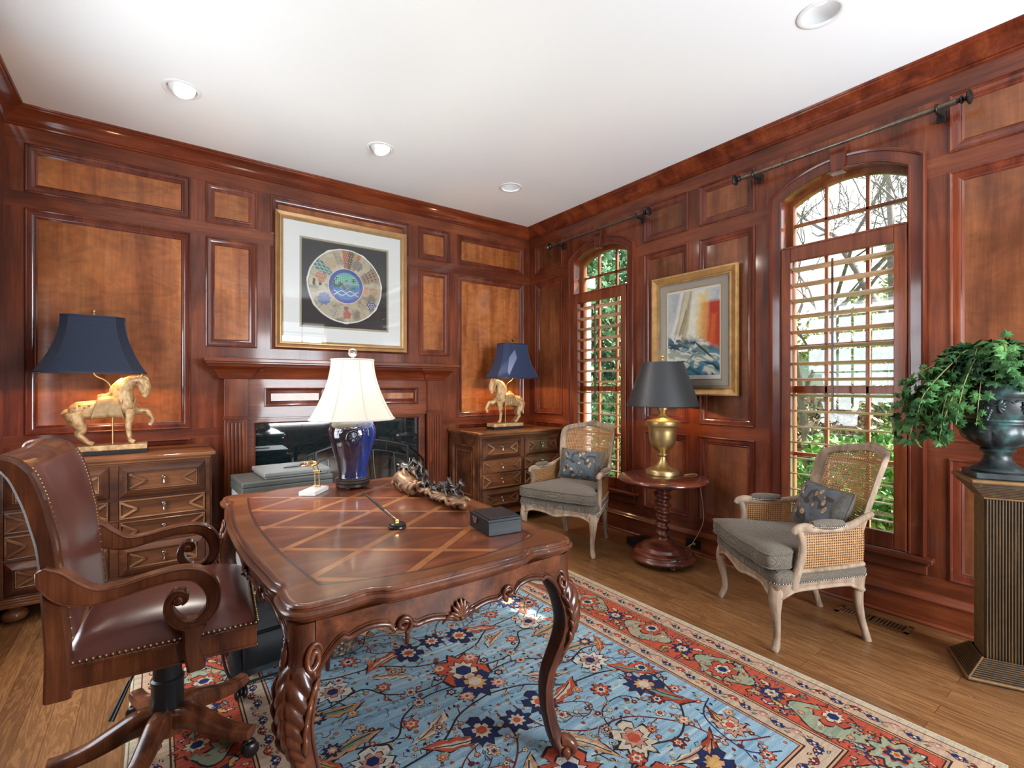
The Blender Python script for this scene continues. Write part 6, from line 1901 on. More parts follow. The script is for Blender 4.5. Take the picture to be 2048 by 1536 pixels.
# ------------------------------------------------------------------ framed pictures
def grid_art(name, W, H, fn, parent, y, mask=None, nx=150, ny=150, mat=None):
    me = bpy.data.meshes.new(name)
    xs = np.linspace(-W / 2, W / 2, nx); zs = np.linspace(-H / 2, H / 2, ny)
    X, Z = np.meshgrid(xs, zs); col = fn(X, Z)
    v = np.stack([X.ravel(), np.full(X.size, y) if not callable(y) else y(X, Z).ravel(), Z.ravel()], 1)
    idx = np.arange(nx * ny).reshape(ny, nx)
    q = np.stack([idx[:-1, :-1], idx[:-1, 1:], idx[1:, 1:], idx[1:, :-1]], -1).reshape(-1, 4)
    if mask is not None:
        mk = mask(X, Z).ravel(); q = q[mk[q].all(1)]
    me.from_pydata(v.tolist(), [], q.tolist())
    me.materials.append(mat or PRINTM)
    ca = me.color_attributes.new('col', 'FLOAT_COLOR', 'POINT'); c = np.ones((nx * ny, 4)); c[:, :3] = col.reshape(-1, 3)
    ca.data.foreach_set('color', c.ravel())
    me.polygons.foreach_set('use_smooth', [True] * len(me.polygons)); me.update()
    o = bpy.data.objects.new(name, me); COL.objects.link(o); o.parent = parent
    return o

def vnoise(X, Z, f, seed, stretch=(1, 1), rot=0.0):
    """smooth value noise on arrays"""
    rs = np.random.RandomState(seed); T = rs.rand(64, 64)
    c, s = cos(rot), sin(rot); U = (X * c + Z * s) * f * stretch[0] + 31.7; V = (-X * s + Z * c) * f * stretch[1] + 17.3
    i, j = np.floor(U).astype(int), np.floor(V).astype(int); a, b = U - i, V - j; a = a * a * (3 - 2 * a); b = b * b * (3 - 2 * b)
    g = lambda p, q: T[p % 64, q % 64]
    return (g(i, j) * (1 - a) + g(i + 1, j) * a) * (1 - b) + (g(i, j + 1) * (1 - a) + g(i + 1, j + 1) * a) * b
def fbm(X, Z, f, seed, **k): return sum(vnoise(X, Z, f * 2 ** i, seed + i, **k) / 2 ** i for i in range(4)) / 1.875
def blend(c, col, m):
    m = np.clip(m, 0, 1)[..., None]; return c * (1 - m) + np.array(col)[None, None] * m
sm = lambda a, b, x: np.clip((x - a) / (b - a), 0, 1)

GOLDB = plain('brown_gold_leaf', C(.36, .18, .07), 0.35, 0.4, noise_amt=0.25, nscale=14)
FRP = [(0, -.030), (0, -.002), (-.004, 0), (-.012, 0), (-.018, -.004), (-.046, -.018), (-.050, -.020), (-.056, -.014), (-.062, -.014), (-.066, -.022), (-.068, -.03)]
# round collage over the mantel: a generic patterned disc
t = thing('framed_round_artwork', 'square gold-framed collage disc with blue centre above the fireplace', 'picture', (-2.0615, -.004, 2.171))
PF = lambda u, v, h: (u, -.034 - h, v)
hw_, hh_ = .568, .559
g = MB(); g.mitre(rectpath(-hw_, hw_, -hh_, hh_), [(0, -.032), (0, -.006), (-.004, -.002), (-.010, -.001), (-.034, -.010), (-.034, -.03)], PF); g.build('gold_frame', GOLDB, t, smooth=25)
g = MB(); g.mitre(rectpath(-hw_, hw_, -hh_, hh_), [(-.034, -.03), (-.034, -.006), (-.036, .001), (-.042, .002), (-.058, -.010), (-.062, -.016), (-.062, -.03)], PF); g.build('frame_inner_edge', GOLDF, t, smooth=25)
mo = (-.380 + .0, .390, -.378, .379)
g = MB(); g.mitre(rectpath(*mo), [(.17, -.020), (.0, -.020), (0, -.024)], PF); g.build('white_mat', MATBOARD, t, smooth=0)
g = MB(); g.mitre(rectpath(*mo), [(0, -.022), (-.004, -.016), (-.014, -.016), (-.018, -.026)], PF); g.build('gold_fillet', TAUPE, t, smooth=0)
g = MB(); g.poly([PF(mo[0] - .01, mo[2] - .01, -.027), PF(mo[1] + .01, mo[2] - .01, -.027), PF(mo[1] + .01, mo[3] + .01, -.027), PF(mo[0] - .01, mo[3] + .01, -.027)]); g.build('charcoal_backing', MATDARK, t, smooth=0)
def disc_col(X, Z):
    r = np.hypot(X, Z) / .325; a = np.degrees(np.arctan2(Z, X)) % 360
    nz = fbm(X, Z, 9, 3); c = np.ones(X.shape + (3,)) * np.array([.50, .42, .30])
    c = blend(c, [.24, .22, .16], sm(.5, .7, fbm(X, Z, 14, 9))); c = blend(c, [.62, .55, .44], sm(.55, .75, fbm(X, Z, 6, 20)))
    def sector(a0, a1, col, r0=.46, r1=1.0):
        nonlocal c
        c = blend(c, col, ((a > a0) & (a < a1) & (r > r0) & (r < r1)).astype(float) * .9)
    sector(86, 96, [.42, .07, .05]); sector(76, 86, [.06, .05, .04]); sector(70, 76, [.42, .30, .16]); sector(64, 70, [.42, .10, .06])
    m = ((a > 64) & (a < 96) & (r > .46)); c = blend(c, [.55, .40, .22], (m & (np.sin(a * 1.6) * np.sin(r * 46) > .45)).astype(float))
    sector(136, 154, [.07, .16, .15]); m = ((a > 136) & (a < 154) & (r > .46)); c = blend(c, [.40, .52, .48], (m & ((np.sin(a * .9 + r * 30) > .75) | (np.sin(a * .9 - r * 30) > .75))).astype(float))
    sector(14, 38, [.34, .22, .13]); m = ((a > 14) & (a < 38) & (r > .5)); c = blend(c, [.08, .06, .05], (m & (np.sin(a * 1.05) > .2) & (np.sin(r * 60) > 0)).astype(float))
    sector(-1, 6, [.55, .28, .17], .46, .62); sector(340, 361, [.55, .28, .17], .46, .62)
    sector(172, 184, [.55, .47, .28], .6); m = ((a > 172) & (a < 184) & (r > .55) & (np.sin(r * 40) > .3)); c = blend(c, [.04, .03, .03], m.astype(float))
    def medal(cx, cz, rr, col, col2, k):
        nonlocal c
        d = np.hypot(X - cx, Z - cz); aa = np.arctan2(Z - cz, X - cx)
        c = blend(c, col, (d < rr * (1 + .08 * np.sin(aa * k))).astype(float) * .9); c = blend(c, col2, ((d < rr) & (np.sin(d / rr * 14) * np.sin(aa * k) > .25)).astype(float))
    medal(-.185, -.125, .052, [.10, .20, .42], [.35, .28, .40], 9); medal(-.13, .19, .050, [.42, .32, .20], [.55, .46, .32], 6)
    medal(.10, .19, .045, [.30, .27, .24], [.10, .10, .11], 8); medal(-.21, .055, .045, [.45, .16, .09], [.60, .42, .30], 3)
    medal(.245, -.02, .040, [.40, .22, .12], [.62, .45, .30], 10); medal(.225, -.15, .045, [.09, .09, .20], [.55, .52, .50], 3)
    medal(-.10, -.235, .040, [.50, .48, .42], [.22, .20, .17], 4); medal(.01, -.25, .035, [.45, .11, .08], [.52, .25, .18], 5); medal(.0, -.195, .020, [.30, .16, .20], [.2, .1, .1], 3)
    c = blend(c, [.10, .08, .07], ((np.abs(np.sin(np.radians(a) * 6.5)) < .05) & (r > .46)).astype(float) * .5)
    # blue centre with teal sky and knotwork band
    c = blend(c, [.07, .09, .32], sm(.47, .45, r)); c = blend(c, [.26, .14, .30], ((r < .45) & (fbm(X, Z, 22, 5) > .60)).astype(float) * .6)
    inner = sm(.37, .35, r); c = blend(c, [.05, .20, .42], inner); c = blend(c, [.13, .42, .34], inner * sm(-.01, .02, Z - .005)); c = blend(c, [.03, .10, .06], inner * (fbm(X, Z, 34, 8) > .52) * (np.abs(Z - .02) < .05))
    dots = (np.hypot((X * 60) % 1 - .5, (Z * 60) % 1 - .5) < .18) & (r < .35) & (Z > .02) & (Z < .09); c = blend(c, [.75, .78, .65], dots.astype(float))
    kn = (np.abs(np.sin(X * 95) * .5 + np.sin(Z * 110) * .5) < .14) & (np.abs(X) < .05) & (Z < .045) & (Z > -.035); c = blend(c, [.48, .30, .14], kn.astype(float))
    kn = (np.abs(np.abs(Z + .062) - .020 * np.abs(np.sin(X * 42))) < .0045) & (np.abs(X) < .105); c = blend(c, [.62, .58, .66], kn.astype(float))
    c = blend(c, [.70, .64, .50], ((r > .455) & (r < .475)).astype(float) * .8); c = blend(c, [.78, .74, .64], sm(.965, .985, r))
    return c * (.86 + .28 * nz[..., None])
edge = lambda X, Z: np.hypot(X, Z) < .325 * (1 + .010 * np.sin(np.arctan2(Z, X) * 19) + .012 * np.sin(np.arctan2(Z, X) * 7))
o = grid_art('collage_disc', .67, .67, disc_col, t, lambda X, Z: -.020 - .004 * np.sin(np.hypot(X, Z) * 12), edge, 260, 260)
g = MB(); g.lathe([(.318, 0), (.330, .0), (.327, .012), (.318, .012), (.318, 0)], 90, caps=False)
o = g.build('torn_paper_edge', MATBOARD, t, smooth=40); o.rotation_euler = (pi / 2, 0, 0); o.location = (0, -.010, 0)
o.scale = (.985, .985, 1)
g = MB(); g.poly([(-hw_ + .05, -.031, -hh_ + .05), (hw_ - .05, -.031, -hh_ + .05), (hw_ - .05, -.031, hh_ - .05), (-hw_ + .05, -.031, hh_ - .05)]); g.build('picture_glass', GLASS, t, smooth=0)

# abstract sailing print on the window wall
t = thing('framed_sailing_print', 'gold-framed abstract sailing print beside the arched window', 'picture', (-.004, -2.0795, 1.708), -pi / 2)
hw_, hh_ = .3735, .482
PF = lambda u, v, h: (u, -.034 - h, v)
g = MB(); g.mitre(rectpath(-hw_, hw_, -hh_, hh_), FRP + [(-.075, -.018), (-.078, -.03)], PF); g.build('gold_frame', GOLDD, t, smooth=25)
iw, ih = .245, .362
g = MB(); g.mitre(rectpath(-iw, iw, -ih, ih), [(.11, -.022), (0, -.022), (0, -.026)], PF); g.build('grey_mat', MATGREY, t, smooth=0)
g = MB(); g.mitre(rectpath(-iw, iw, -ih, ih), [(0, -.024), (-.002, -.020), (-.007, -.020), (-.009, -.027)], PF); g.build('gold_fillet', GOLDF, t, smooth=0)
def sail_col(X, Z):
    # u 0 (left) .. 1 (right), v 0 (bottom) .. 1 (top)
    u = X / .46 + .5; v = Z / .70 + .5; w = fbm(X, Z, 8, 40) - .5; u2 = u + w * .06
    br = fbm(X, Z, 10, 41, stretch=(3.2, .5), rot=-.35)
    c = np.ones(X.shape + (3,)) * np.array([.55, .60, .60])
    lean = u2 - (1 - v) * 0 + (v - .4) * -.42     # sails lean to the right going up
    c = blend(c, [.72, .68, .52], sm(.10, .18, lean + .08) * sm(.95, .80, lean + .30)); c = blend(c, [.40, .45, .46], sm(.50, .62, br) * .5)
    def sail(x0, x1, col, z0=.40, z1=1.1, k=.45, soft=.025, op=1.0):
        nonlocal c
        xx = u2 - (v - .4) * k; c = blend(c, col, sm(x0 - soft, x0 + soft, xx) * sm(x1 + soft, x1 - soft, xx) * sm(z0 - .03, z0 + .03, v + w * .15) * sm(z1, z1 - .04, v) * op)
    sail(.02, .10, [.78, .78, .70]); sail(.10, .115, [.10, .10, .08]); sail(.12, .22, [.66, .60, .42]); sail(.22, .25, [.13, .11, .06], op=.85)
    sail(.25, .35, [.42, .36, .20], op=.7); sail(.17, .20, [.25, .24, .12], .38, .8, .5, .01)
    sail(.36, .58, [.82, .79, .66], k=.25); sail(.56, .70, [.80, .62, .26], .36, .95, .12, .04); sail(.66, .80, [.74, .32, .10], .34, .86, .04, .04)
    sail(.77, 1.05, [.50, .05, .02], .16, .86, .05, .03); sail(.80, .90, [.72, .14, .03], .40, .72, .10, .03, .8)
    sea = sm(.47, .40, v + (fbm(X, Z, 7, 60) - .5) * .18 + (u - .5) * .14)
    wx = fbm(X, Z, 4, 61) - .5; wz = fbm(X, Z, 4, 64) - .5; XX = X + wx * .30; ZZ = Z + wz * .22
    s = fbm(XX, ZZ, 9, 70, stretch=(.7, 2.6), rot=.35); s2 = fbm(XX, ZZ, 12, 73, stretch=(.6, 3.0), rot=-.45)
    sc = np.ones(X.shape + (3,)) * np.array([.13, .27, .33]); sc = blend(sc, [.03, .12, .20], sm(.52, .40, s)); sc = blend(sc, [.05, .28, .44], sm(.47, .55, s2) * sm(.34, .22, v)); sc = blend(sc, [.38, .46, .42], sm(.52, .57, s)); sc = blend(sc, [.74, .76, .68], sm(.575, .61, s)); sc = blend(sc, [.24, .30, .20], sm(.58, .64, s2) * .7); sc = blend(sc, [.02, .05, .08], sm(.40, .35, s2))
    hull = sm(.018, .0, np.abs((v - .36) + (u - .62) * .55)) * sm(.30, .45, u) * sm(.95, .75, u); sc = blend(sc, [.02, .035, .06], hull * 2)
    c = c * (1 - sea[..., None]) + sc * sea[..., None]
    foam = (fbm(X, Z, 24, 90) > .58) * sm(.36, .42, v) * sm(.54, .46, v) * sm(.85, .6, u); c = blend(c, [.82, .82, .74], foam * .9)
    c = blend(c, [.08, .09, .09], ((fbm(X, Z, 26, 95) > .63) * sm(.34, .42, v) * sm(.50, .44, v) * sm(.7, .4, u)) * .8)
    c = c * (.9 + .25 * fbm(X, Z, 40, 99)[..., None])
    m = (np.abs(X) > .226) | (Z > .335) | (Z < -.325); c = blend(c, [.74, .74, .70], m.astype(float))
    return c
grid_art('printed_sheet', 2 * iw, 2 * ih, sail_col, t, -.009, None, 200, 280)
g = MB(); g.poly([(-hw_ + .05, -.024, -hh_ + .05), (hw_ - .05, -.024, -hh_ + .05), (hw_ - .05, -.024, hh_ - .05), (-hw_ + .05, -.024, hh_ - .05)]); g.build('picture_glass', GLASS, t, smooth=0)
# ------------------------------------------------------------------ knotted rug
def rug():
    t = thing('persian_rug', 'blue Persian rug with red floral border under the desk', 'rug', (-2.28, -2.455, 0))
    HX, HY = 1.20, 1.525
    rnd = random.Random(21)
    CR_ = (.50, .40, .27, 1); BLU = (.27, .41, .49, 1); BLU2 = (.19, .345, .45, 1); PAL = (.38, .50, .54, 1); RED = (.45, .075, .035, 1); RED2 = (.34, .045, .026, 1); NVY = (.012, .022, .085, 1); DK = (.030, .015, .016, 1)
    MAR = (.13, .016, .018, 1); PCH = (.52, .27, .13, 1); CRM = (.56, .47, .34, 1); GRN = (.16, .24, .17, 1); SAGE = (.28, .31, .20, 1); PNK = (.48, .24, .18, 1); YEL = (.52, .33, .10, 1); WHT = (.58, .54, .45, 1)
    g = MB(); zc = [0.0082]; cnt = [0]
    def poly(pts, col, layer):
        cnt[0] += 1
        z = .0082 + layer * .00022 + (cnt[0] % 29) * 6e-6
        g.col = col; g.add([(x, y, z) for x, y in pts], [list(range(len(pts)))])
    def strip(path, w, col, layer):
        """ribbon as quads"""
        if not hasattr(w, '__len__'): w = [w] * len(path)
        cnt[0] += 1; z = .0082 + layer * .00022 + (cnt[0] % 29) * 6e-6
        L_, R_ = [], []
        for i, p in enumerate(path):
            a, b = path[max(i - 1, 0)], path[min(i + 1, len(path) - 1)]; dx, dy = b[0] - a[0], b[1] - a[1]; l = hypot(dx, dy) or 1
            nx, ny = -dy / l * w[i], dx / l * w[i]; L_.append((p[0] + nx, p[1] + ny, z)); R_.append((p[0] - nx, p[1] - ny, z))
        g.col = col; n = len(path); g.add(L_ + R_, [(i, i + 1, n + i + 1, n + i) for i in range(n - 1)])
    def jag(pts, amp=.0035, step=.012):
        """woven, slightly stepped outline"""
        out = []; n = len(pts)
        for i in range(n):
            a, b = Vector(pts[i]), Vector(pts[(i + 1) % n]); k = max(1, int((b - a).length / step))
            for j in range(k):
                p = a.lerp(b, j / k); out.append((p.x + rnd.uniform(-amp, amp), p.y + rnd.uniform(-amp, amp)))
        return out
    def scale(pts, c, f, g_=None): return [(c[0] + (x - c[0]) * f, c[1] + (y - c[1]) * (g_ or f)) for x, y in pts]
    def place(pts, cx, cy, a, s=1.0, mx=1):
        c_, s_ = cos(a), sin(a); return [(cx + (x * mx * c_ - y * s_) * s, cy + (x * mx * s_ + y * c_) * s) for x, y in pts]
    def rosette(cx, cy, r, n, c1, c2, c3, lay=4):
        pet = lambda rr, k=.22: [(cx + rr * (1 + k * cos(n * a)) * cos(a), cy + rr * (1 + k * cos(n * a)) * sin(a)) for a in [2 * pi * j / (n * 6) for j in range(n * 6)]]
        poly(jag(pet(r * 1.14), .002, .03), DK, lay); poly(pet(r), c1, lay + 1); poly(pet(r * .58), c2, lay + 2); poly(pet(r * .30, .1), c3, lay + 3)
    def flower(cx, cy, s, c1, c2, lay=4):
        for k in range(5):
            a = 2 * pi * k / 5 + cx * 9; poly([(cx + s * .55 * cos(a) + s * .48 * cos(b), cy + s * .55 * sin(a) + s * .48 * sin(b)) for b in [2 * pi * j / 7 for j in range(7)]], DK, lay)
            poly([(cx + s * .55 * cos(a) + s * .32 * cos(b), cy + s * .55 * sin(a) + s * .32 * sin(b)) for b in [2 * pi * j / 7 for j in range(7)]], c1, lay + 1)
        poly([(cx + s * .34 * cos(b), cy + s * .34 * sin(b)) for b in [2 * pi * j / 8 for j in range(8)]], c2, lay + 2)
    LEAF = [(0, 0), (.05, .025), (.12, .075), (.17, .05), (.22, .085), (.28, .05), (.33, .07), (.40, .028), (.50, 0), (.40, -.022), (.32, -.05), (.26, -.03), (.20, -.055), (.13, -.030), (.06, -.012)]
    def leaf(cx, cy, a, s, c1, c2, mx=1, lay=3, curve=.5, outline=DK):
        bend = lambda P: [(x, y + curve * x * x * 1.2) for x, y in P]
        P = place(bend(LEAF), cx, cy, a, s, mx)
        c0 = (sum(p[0] for p in P) / len(P), sum(p[1] for p in P) / len(P))
        poly(jag(scale(P, c0, 1.10, 1.10), .003), outline, lay); poly(jag(P, .002), c1, lay + 1)
        I = place(bend([(x * .8 + .05, y * .45) for x, y in LEAF]), cx, cy, a, s, mx); poly(jag(I, .0015), c2, lay + 2)
        M_ = place(bend([(.08, 0), (.2, 0), (.3, 0), (.42, 0)]), cx, cy, a, s, mx); strip(M_, .0025 * s * 2, outline, lay + 3)
    PALM = [(0, -.10), (.05, -.07), (.04, -.02), (.10, -.04), (.12, .03), (.08, .06), (.13, .11), (.07, .12), (.08, .18), (.03, .155), (0, .21), (-.03, .155), (-.08, .18), (-.07, .12), (-.13, .11), (-.08, .06), (-.12, .03), (-.10, -.04), (-.04, -.02), (-.05, -.07)]
    def palmette(cx, cy, a, s, c1, c2, c3, lay=4, outline=DK):
        P = place(PALM, cx, cy, a, s); c0 = place([(0, .05)], cx, cy, a, s)[0]
        poly(jag(scale(P, c0, 1.12), .003), outline, lay); poly(jag(P, .002), c1, lay + 1); poly(jag(scale(P, c0, .62), .002), outline, lay + 2); poly(scale(P, c0, .55), c2, lay + 3)
        poly([(c0[0] + .022 * s * 2 * cos(b), c0[1] + .022 * s * 2 * sin(b)) for b in [2 * pi * j / 6 for j in range(6)]], c3, lay + 4)
    def vine(pts, w, col=DK, lay=2, edge=None):
        S = [(p.x, p.y) for p in smoothpath([(x, y, 0) for x, y in pts], 7)]
        if edge: strip(S, w * 1.9, edge, lay - 1)
        strip(S, w, col, lay); return S
    def rect(a, b, c, d, col, lay): poly([(a, b), (c, b), (c, d), (a, d)], col, lay)
    # slab
    g.col = CR_
    g.box(-HX, -HY, .0, HX, HY, .0078)
    # border bands
    def frame(o0, o1, col, lay):
        x0, y0, x1, y1 = HX - o0, HY - o0, HX - o1, HY - o1
        rect(-x0, -y0, x0, -y1, col, lay); rect(-x0, y1, x0, y0, col, lay); rect(-x0, -y1, -x1, y1, col, lay); rect(x1, -y1, x0, y1, col, lay)
    frame(.0, .025, CR_, 0); frame(.025, .030, MAR, 0)
    frame(.030, .115, (.50, .33, .21, 1), 0); frame(.115, .121, DK, 1); frame(.121, .128, PCH, 1); frame(.128, .132, DK, 1)
    frame(.132, .345, RED, 0); frame(.345, .350, DK, 1); frame(.350, .357, PCH, 1); frame(.357, .362, DK, 1)
    frame(.362, .446, (.50, .36, .25, 1), 0); frame(.446, .452, DK, 1); frame(.452, .459, PCH, 1); frame(.459, .463, MAR, 1)
    fx, fy = HX - .463, HY - .463
    rect(-fx, -fy, fx, fy, BLU, 0)
    # abrash bands of paler and deeper blue
    y = -fy
    while y < fy:
        h = rnd.uniform(.006, .02); w0 = rnd.uniform(-fx, fx * .6); w1 = min(fx, w0 + rnd.uniform(.15, .7))
        rect(w0, y, w1, min(fy, y + h), rnd.choice([BLU2, PAL, BLU2, (.24, .38, .47, 1)]), 1); y += h * rnd.uniform(.5, 1.3)
    # narrow guard borders: a running vine with dark serrated blossoms
    def runs(o):
        x, y = HX - o, HY - o
        return [((-x, -y), (x, -y)), ((x, -y), (x, y)), ((x, y), (-x, y)), ((-x, y), (-x, -y))]
    for o, wd in ((.0725, .030), (.404, .030)):
        for (a, b) in runs(o):
            L_ = hypot(b[0] - a[0], b[1] - a[1]); d = ((b[0] - a[0]) / L_, (b[1] - a[1]) / L_); nn = (-d[1], d[0]); k = max(2, int(L_ / .062)); st = L_ / k
            P = lambda s, q: (a[0] + d[0] * s + nn[0] * q, a[1] + d[1] * s + nn[1] * q)
            S = [P(L_ * i / (k * 5), wd * .7 * sin(i / 5 * pi)) for i in range(k * 5 + 1)]
            strip(S, .0022, MAR, 2)
            for i in range(k):
                s = (i + .5) * st; sg = 1 if i % 2 == 0 else -1; an = atan2(d[1], d[0])
                c1 = NVY if i % 2 == 0 else rnd.choice([RED2, MAR, PNK])
                cx, cy = P(s, sg * .004); poly(place([(-.026, -.006), (-.016, .010), (-.006, .004), (0, .017), (.007, .005), (.018, .011), (.026, -.004), (.014, -.014), (.004, -.008), (-.008, -.016), (-.014, -.007)], cx, cy, an, 1.0, sg), c1, 3)
                cx, cy = P(s, sg * .004); poly([(cx + .006 * cos(b_), cy + .006 * sin(b_)) for b_ in [2 * pi * j / 6 for j in range(6)]], CRM, 4)
                for q in (-1, 1):
                    cx, cy = P(s + q * st * .36, -sg * wd * .62 * (1 if q > 0 else -.2)); c2 = rnd.choice([GRN, SAGE, PNK, CRM, YEL]); poly(place([(-.012, 0), (0, .007), (.013, 0), (0, -.006)], cx, cy, an + rnd.uniform(-.8, .8)), DK, 2); poly(place([(-.008, 0), (0, .004), (.009, 0), (0, -.004)], cx, cy, an), c2, 3)
    # main border: palmettes, cloud cartouches and hooked leaves
    mid = .2385
    for (a, b) in runs(mid):
        L_ = hypot(b[0] - a[0], b[1] - a[1]); d = ((b[0] - a[0]) / L_, (b[1] - a[1]) / L_); nn = (-d[1], d[0]); k = int(round(L_ / .46)); st = L_ / k; an = atan2(d[1], d[0])
        P = lambda s, q: (a[0] + d[0] * s + nn[0] * q, a[1] + d[1] * s + nn[1] * q)
        for i in range(k):
            s = (i + .5) * st
            # pale sage cartouche
            cart = [P(s + .13 * cos(b_) * (1 + .10 * cos(4 * b_)), .085 * sin(b_) * (1 + .12 * cos(4 * b_))) for b_ in [2 * pi * j / 28 for j in range(28)]]
            c0 = P(s, 0); poly(jag(scale(cart, c0, 1.07), .003), DK, 1); poly(jag(cart, .002), rnd.choice([SAGE, (.36, .36, .26, 1), (.34, .30, .20, 1)]), 2)
            palmette(*P(s - .0, -.018), an + (0 if i % 2 else pi), .50, RED, CRM, NVY, 3)
            for q in (-1, 1):
                flower(*P(s + q * .085, .03), .015, PNK, YEL, 4); leaf(*P(s + q * .045, -.045), an + (.4 if q > 0 else pi - .4), .11, RED, YEL, 1, 3)
            s2 = i * st + .0001 if i else .0
            c = P(s + st / 2, 0)
            if s + st / 2 < L_ - .1:
                rosette(c[0], c[1], .040, 8, NVY, CRM, RED, 2); rosette(*P(s + st / 2 - .0, .0), .022, 6, CRM, PCH, NVY, 5)
            for q in (-1, 1):
                for q2 in (-1, 1):
                    base = P(s + st / 2 + q * .052, q2 * .050)
                    poly(jag(place([(-.030, -.008), (-.022, .012), (-.008, .003), (-.004, .018), (.012, .008), (.020, .020), (.032, .0), (.018, -.012), (.006, -.004), (-.010, -.018)], base[0], base[1], an + q * q2 * .5), .0015), DK, 2)
                    poly(place([(-.022, -.005), (-.016, .008), (-.004, .0), (.0, .011), (.012, .004), (.017, .012), (.024, .0), (.012, -.006), (-.006, -.011)], base[0], base[1], an + q * q2 * .5), YEL if q2 > 0 else CRM, 3)
            strip([P(s + st * .25 + .05 * q_, .07 * sin(q_ * 2.2)) for q_ in [j / 6 - .5 for j in range(13)]], .004, NVY, 2)
    # corner squares
    for sx in (-1, 1):
        for sy in (-1, 1):
            cx, cy = sx * (HX - mid), sy * (HY - mid); rosette(cx, cy, .070, 8, SAGE, RED, CRM, 3); rosette(cx, cy, .03, 6, NVY, YEL, RED, 7)
    # field: mirrored vinework about both centre lines
    def four(fn):
        for sx in (-1, 1):
            for sy in (-1, 1): fn(sx, sy)
    def sym(sx, sy):
        q = lambda x, y: (sx * x, sy * y); A_ = lambda a: atan2(sy * sin(a), sx * cos(a)); mx = 1; my = sx * sy
        for pts, w, c in (
            ([(.02, 1.02), (.10, .84), (.26, .74), (.44, .78), (.60, .66), (.66, .46), (.52, .34), (.30, .30), (.16, .20), (.0, .16)], .0042, DK),
            ([(.70, .98), (.56, .90), (.50, .74), (.36, .60), (.18, .56), (.06, .44), (.04, .28)], .0035, MAR),
            ([(.72, .20), (.58, .14), (.42, .18), (.34, .08), (.20, .02), (.0, .05)], .0040, DK),
            ([(.30, 1.04), (.34, .92), (.24, .86), (.14, .92), (.05, .90)], .0030, MAR),
            ([(.72, .72), (.60, .78), (.56, .96), (.66, 1.04)], .0030, NVY),
            ([(.10, .66), (.22, .68), (.30, .52), (.44, .50), (.50, .60)], .0028, DK),
            ([(.55, .02), (.50, .10), (.62, .28), (.72, .34)], .0028, NVY),
            ([(.12, .36), (.24, .40), (.30, .46), (.24, .50), (.18, .46)], .0026, MAR)):
            S = vine([q(*p) for p in pts], w, c, 2)
            for i in range(2, len(S) - 2, 3):
                a = atan2(S[i + 1][1] - S[i][1], S[i + 1][0] - S[i][0]); sd = 1 if (i // 5) % 2 else -1
                e = (S[i][0] + .035 * cos(a + sd * .9), S[i][1] + .035 * sin(a + sd * .9)); strip([S[i], e], .0022, c, 2)
                if rnd.random() < .5: flower(e[0], e[1], .013, rnd.choice([RED, PNK, CRM, MAR]), rnd.choice([YEL, NVY, CRM]), 3)
                else: poly(place([(0, 0), (.012, .008), (.028, 0), (.012, -.007)], e[0], e[1], a + sd * .6), DK, 3); poly(place([(.004, 0), (.013, .005), (.023, 0), (.013, -.004)], e[0], e[1], a + sd * .6), rnd.choice([GRN, SAGE, RED, PCH]), 4)
        for x, y, a, s, c1, c2, cv in ((.12, .80, .30, .62, RED, GRN, .6), (.66, .70, -2.3, .60, RED2, GRN, .7), (.36, .28, 2.5, .52, RED, CRM, .6), (.30, .96, -.2, .55, RED2, PCH, -.5), (.56, .30, 1.2, .50, RED, GRN, -.6),
                                 (.06, .52, .7, .46, PCH, CRM, .6), (.44, .10, -.1, .50, PCH, GRN, .5), (.20, .14, .9, .40, CRM, PNK, -.7), (.62, .92, -1.6, .36, MAR, YEL, .5), (.50, .86, 2.9, .42, CRM, PNK, .6), (.70, .08, 1.9, .34, RED, YEL, .5)):
            leaf(*q(x, y), A_(a), s, c1, c2, 1, 3, cv * my)
        for x, y, a, s, c1, c2, c3 in ((.30, .66, .4, .62, CRM, PNK, RED), (.60, .52, 2.2, .55, NVY, PCH, CRM), (.14, .30, 0, .52, NVY, CRM, RED), (.50, .22, -1.0, .55, WHT, PNK, NVY), (.44, .92, 1.2, .50, NVY, PCH, YEL), (.64, .84, .2, .42, PNK, CRM, RED), (.66, .40, -.5, .38, RED, CRM, NVY)):
            palmette(*q(x, y), A_(a + pi / 2) - pi / 2, s, c1, c2, c3, 4)
        for x, y, r, n, c1, c2, c3 in ((.40, .42, .034, 8, RED, CRM, NVY), (.16, .44, .020, 6, CRM, RED, NVY), (.32, .36, .018, 6, PCH, RED, CRM), (.48, .30, .020, 8, WHT, RED, NVY), (.58, .42, .018, 6, NVY, CRM, RED), (.24, .60, .020, 6, PCH, NVY, CRM), (.38, .70, .018, 8, RED, YEL, NVY), (.20, .98, .020, 6, WHT, RED, NVY), (.60, 1.02, .022, 8, RED, CRM, NVY), (.12, .06, .018, 6, NVY, CRM, RED), (.26, .04, .02, 8, CRM, RED, NVY), (.50, .05, .018, 6, PCH, CRM, RED), (.68, .50, .016, 6, NVY, CRM, RED), (.05, .72, .02, 6, PNK, CRM, NVY), (.48, .66, .018, 8, CRM, NVY, RED), (.70, .82, .018, 6, PCH, CRM, RED), (.22, .76, .028, 6, RED, WHT, RED), (.54, .60, .026, 6, MAR, CRM, NVY), (.08, .12, .030, 8, PNK, CRM, RED), (.34, .14, .026, 6, RED, CRM, RED), (.62, .10, .028, 8, NVY, PCH, CRM), (.10, .96, .028, 6, RED, YEL, NVY), (.52, .74, .022, 6, PCH, WHT, RED), (.66, .60, .022, 6, RED, WHT, NVY), (.40, .80, .022, 6, MAR, CRM, RED), (.26, .22, .022, 6, PCH, NVY, CRM), (.70, .28, .022, 6, RED, CRM, NVY)):
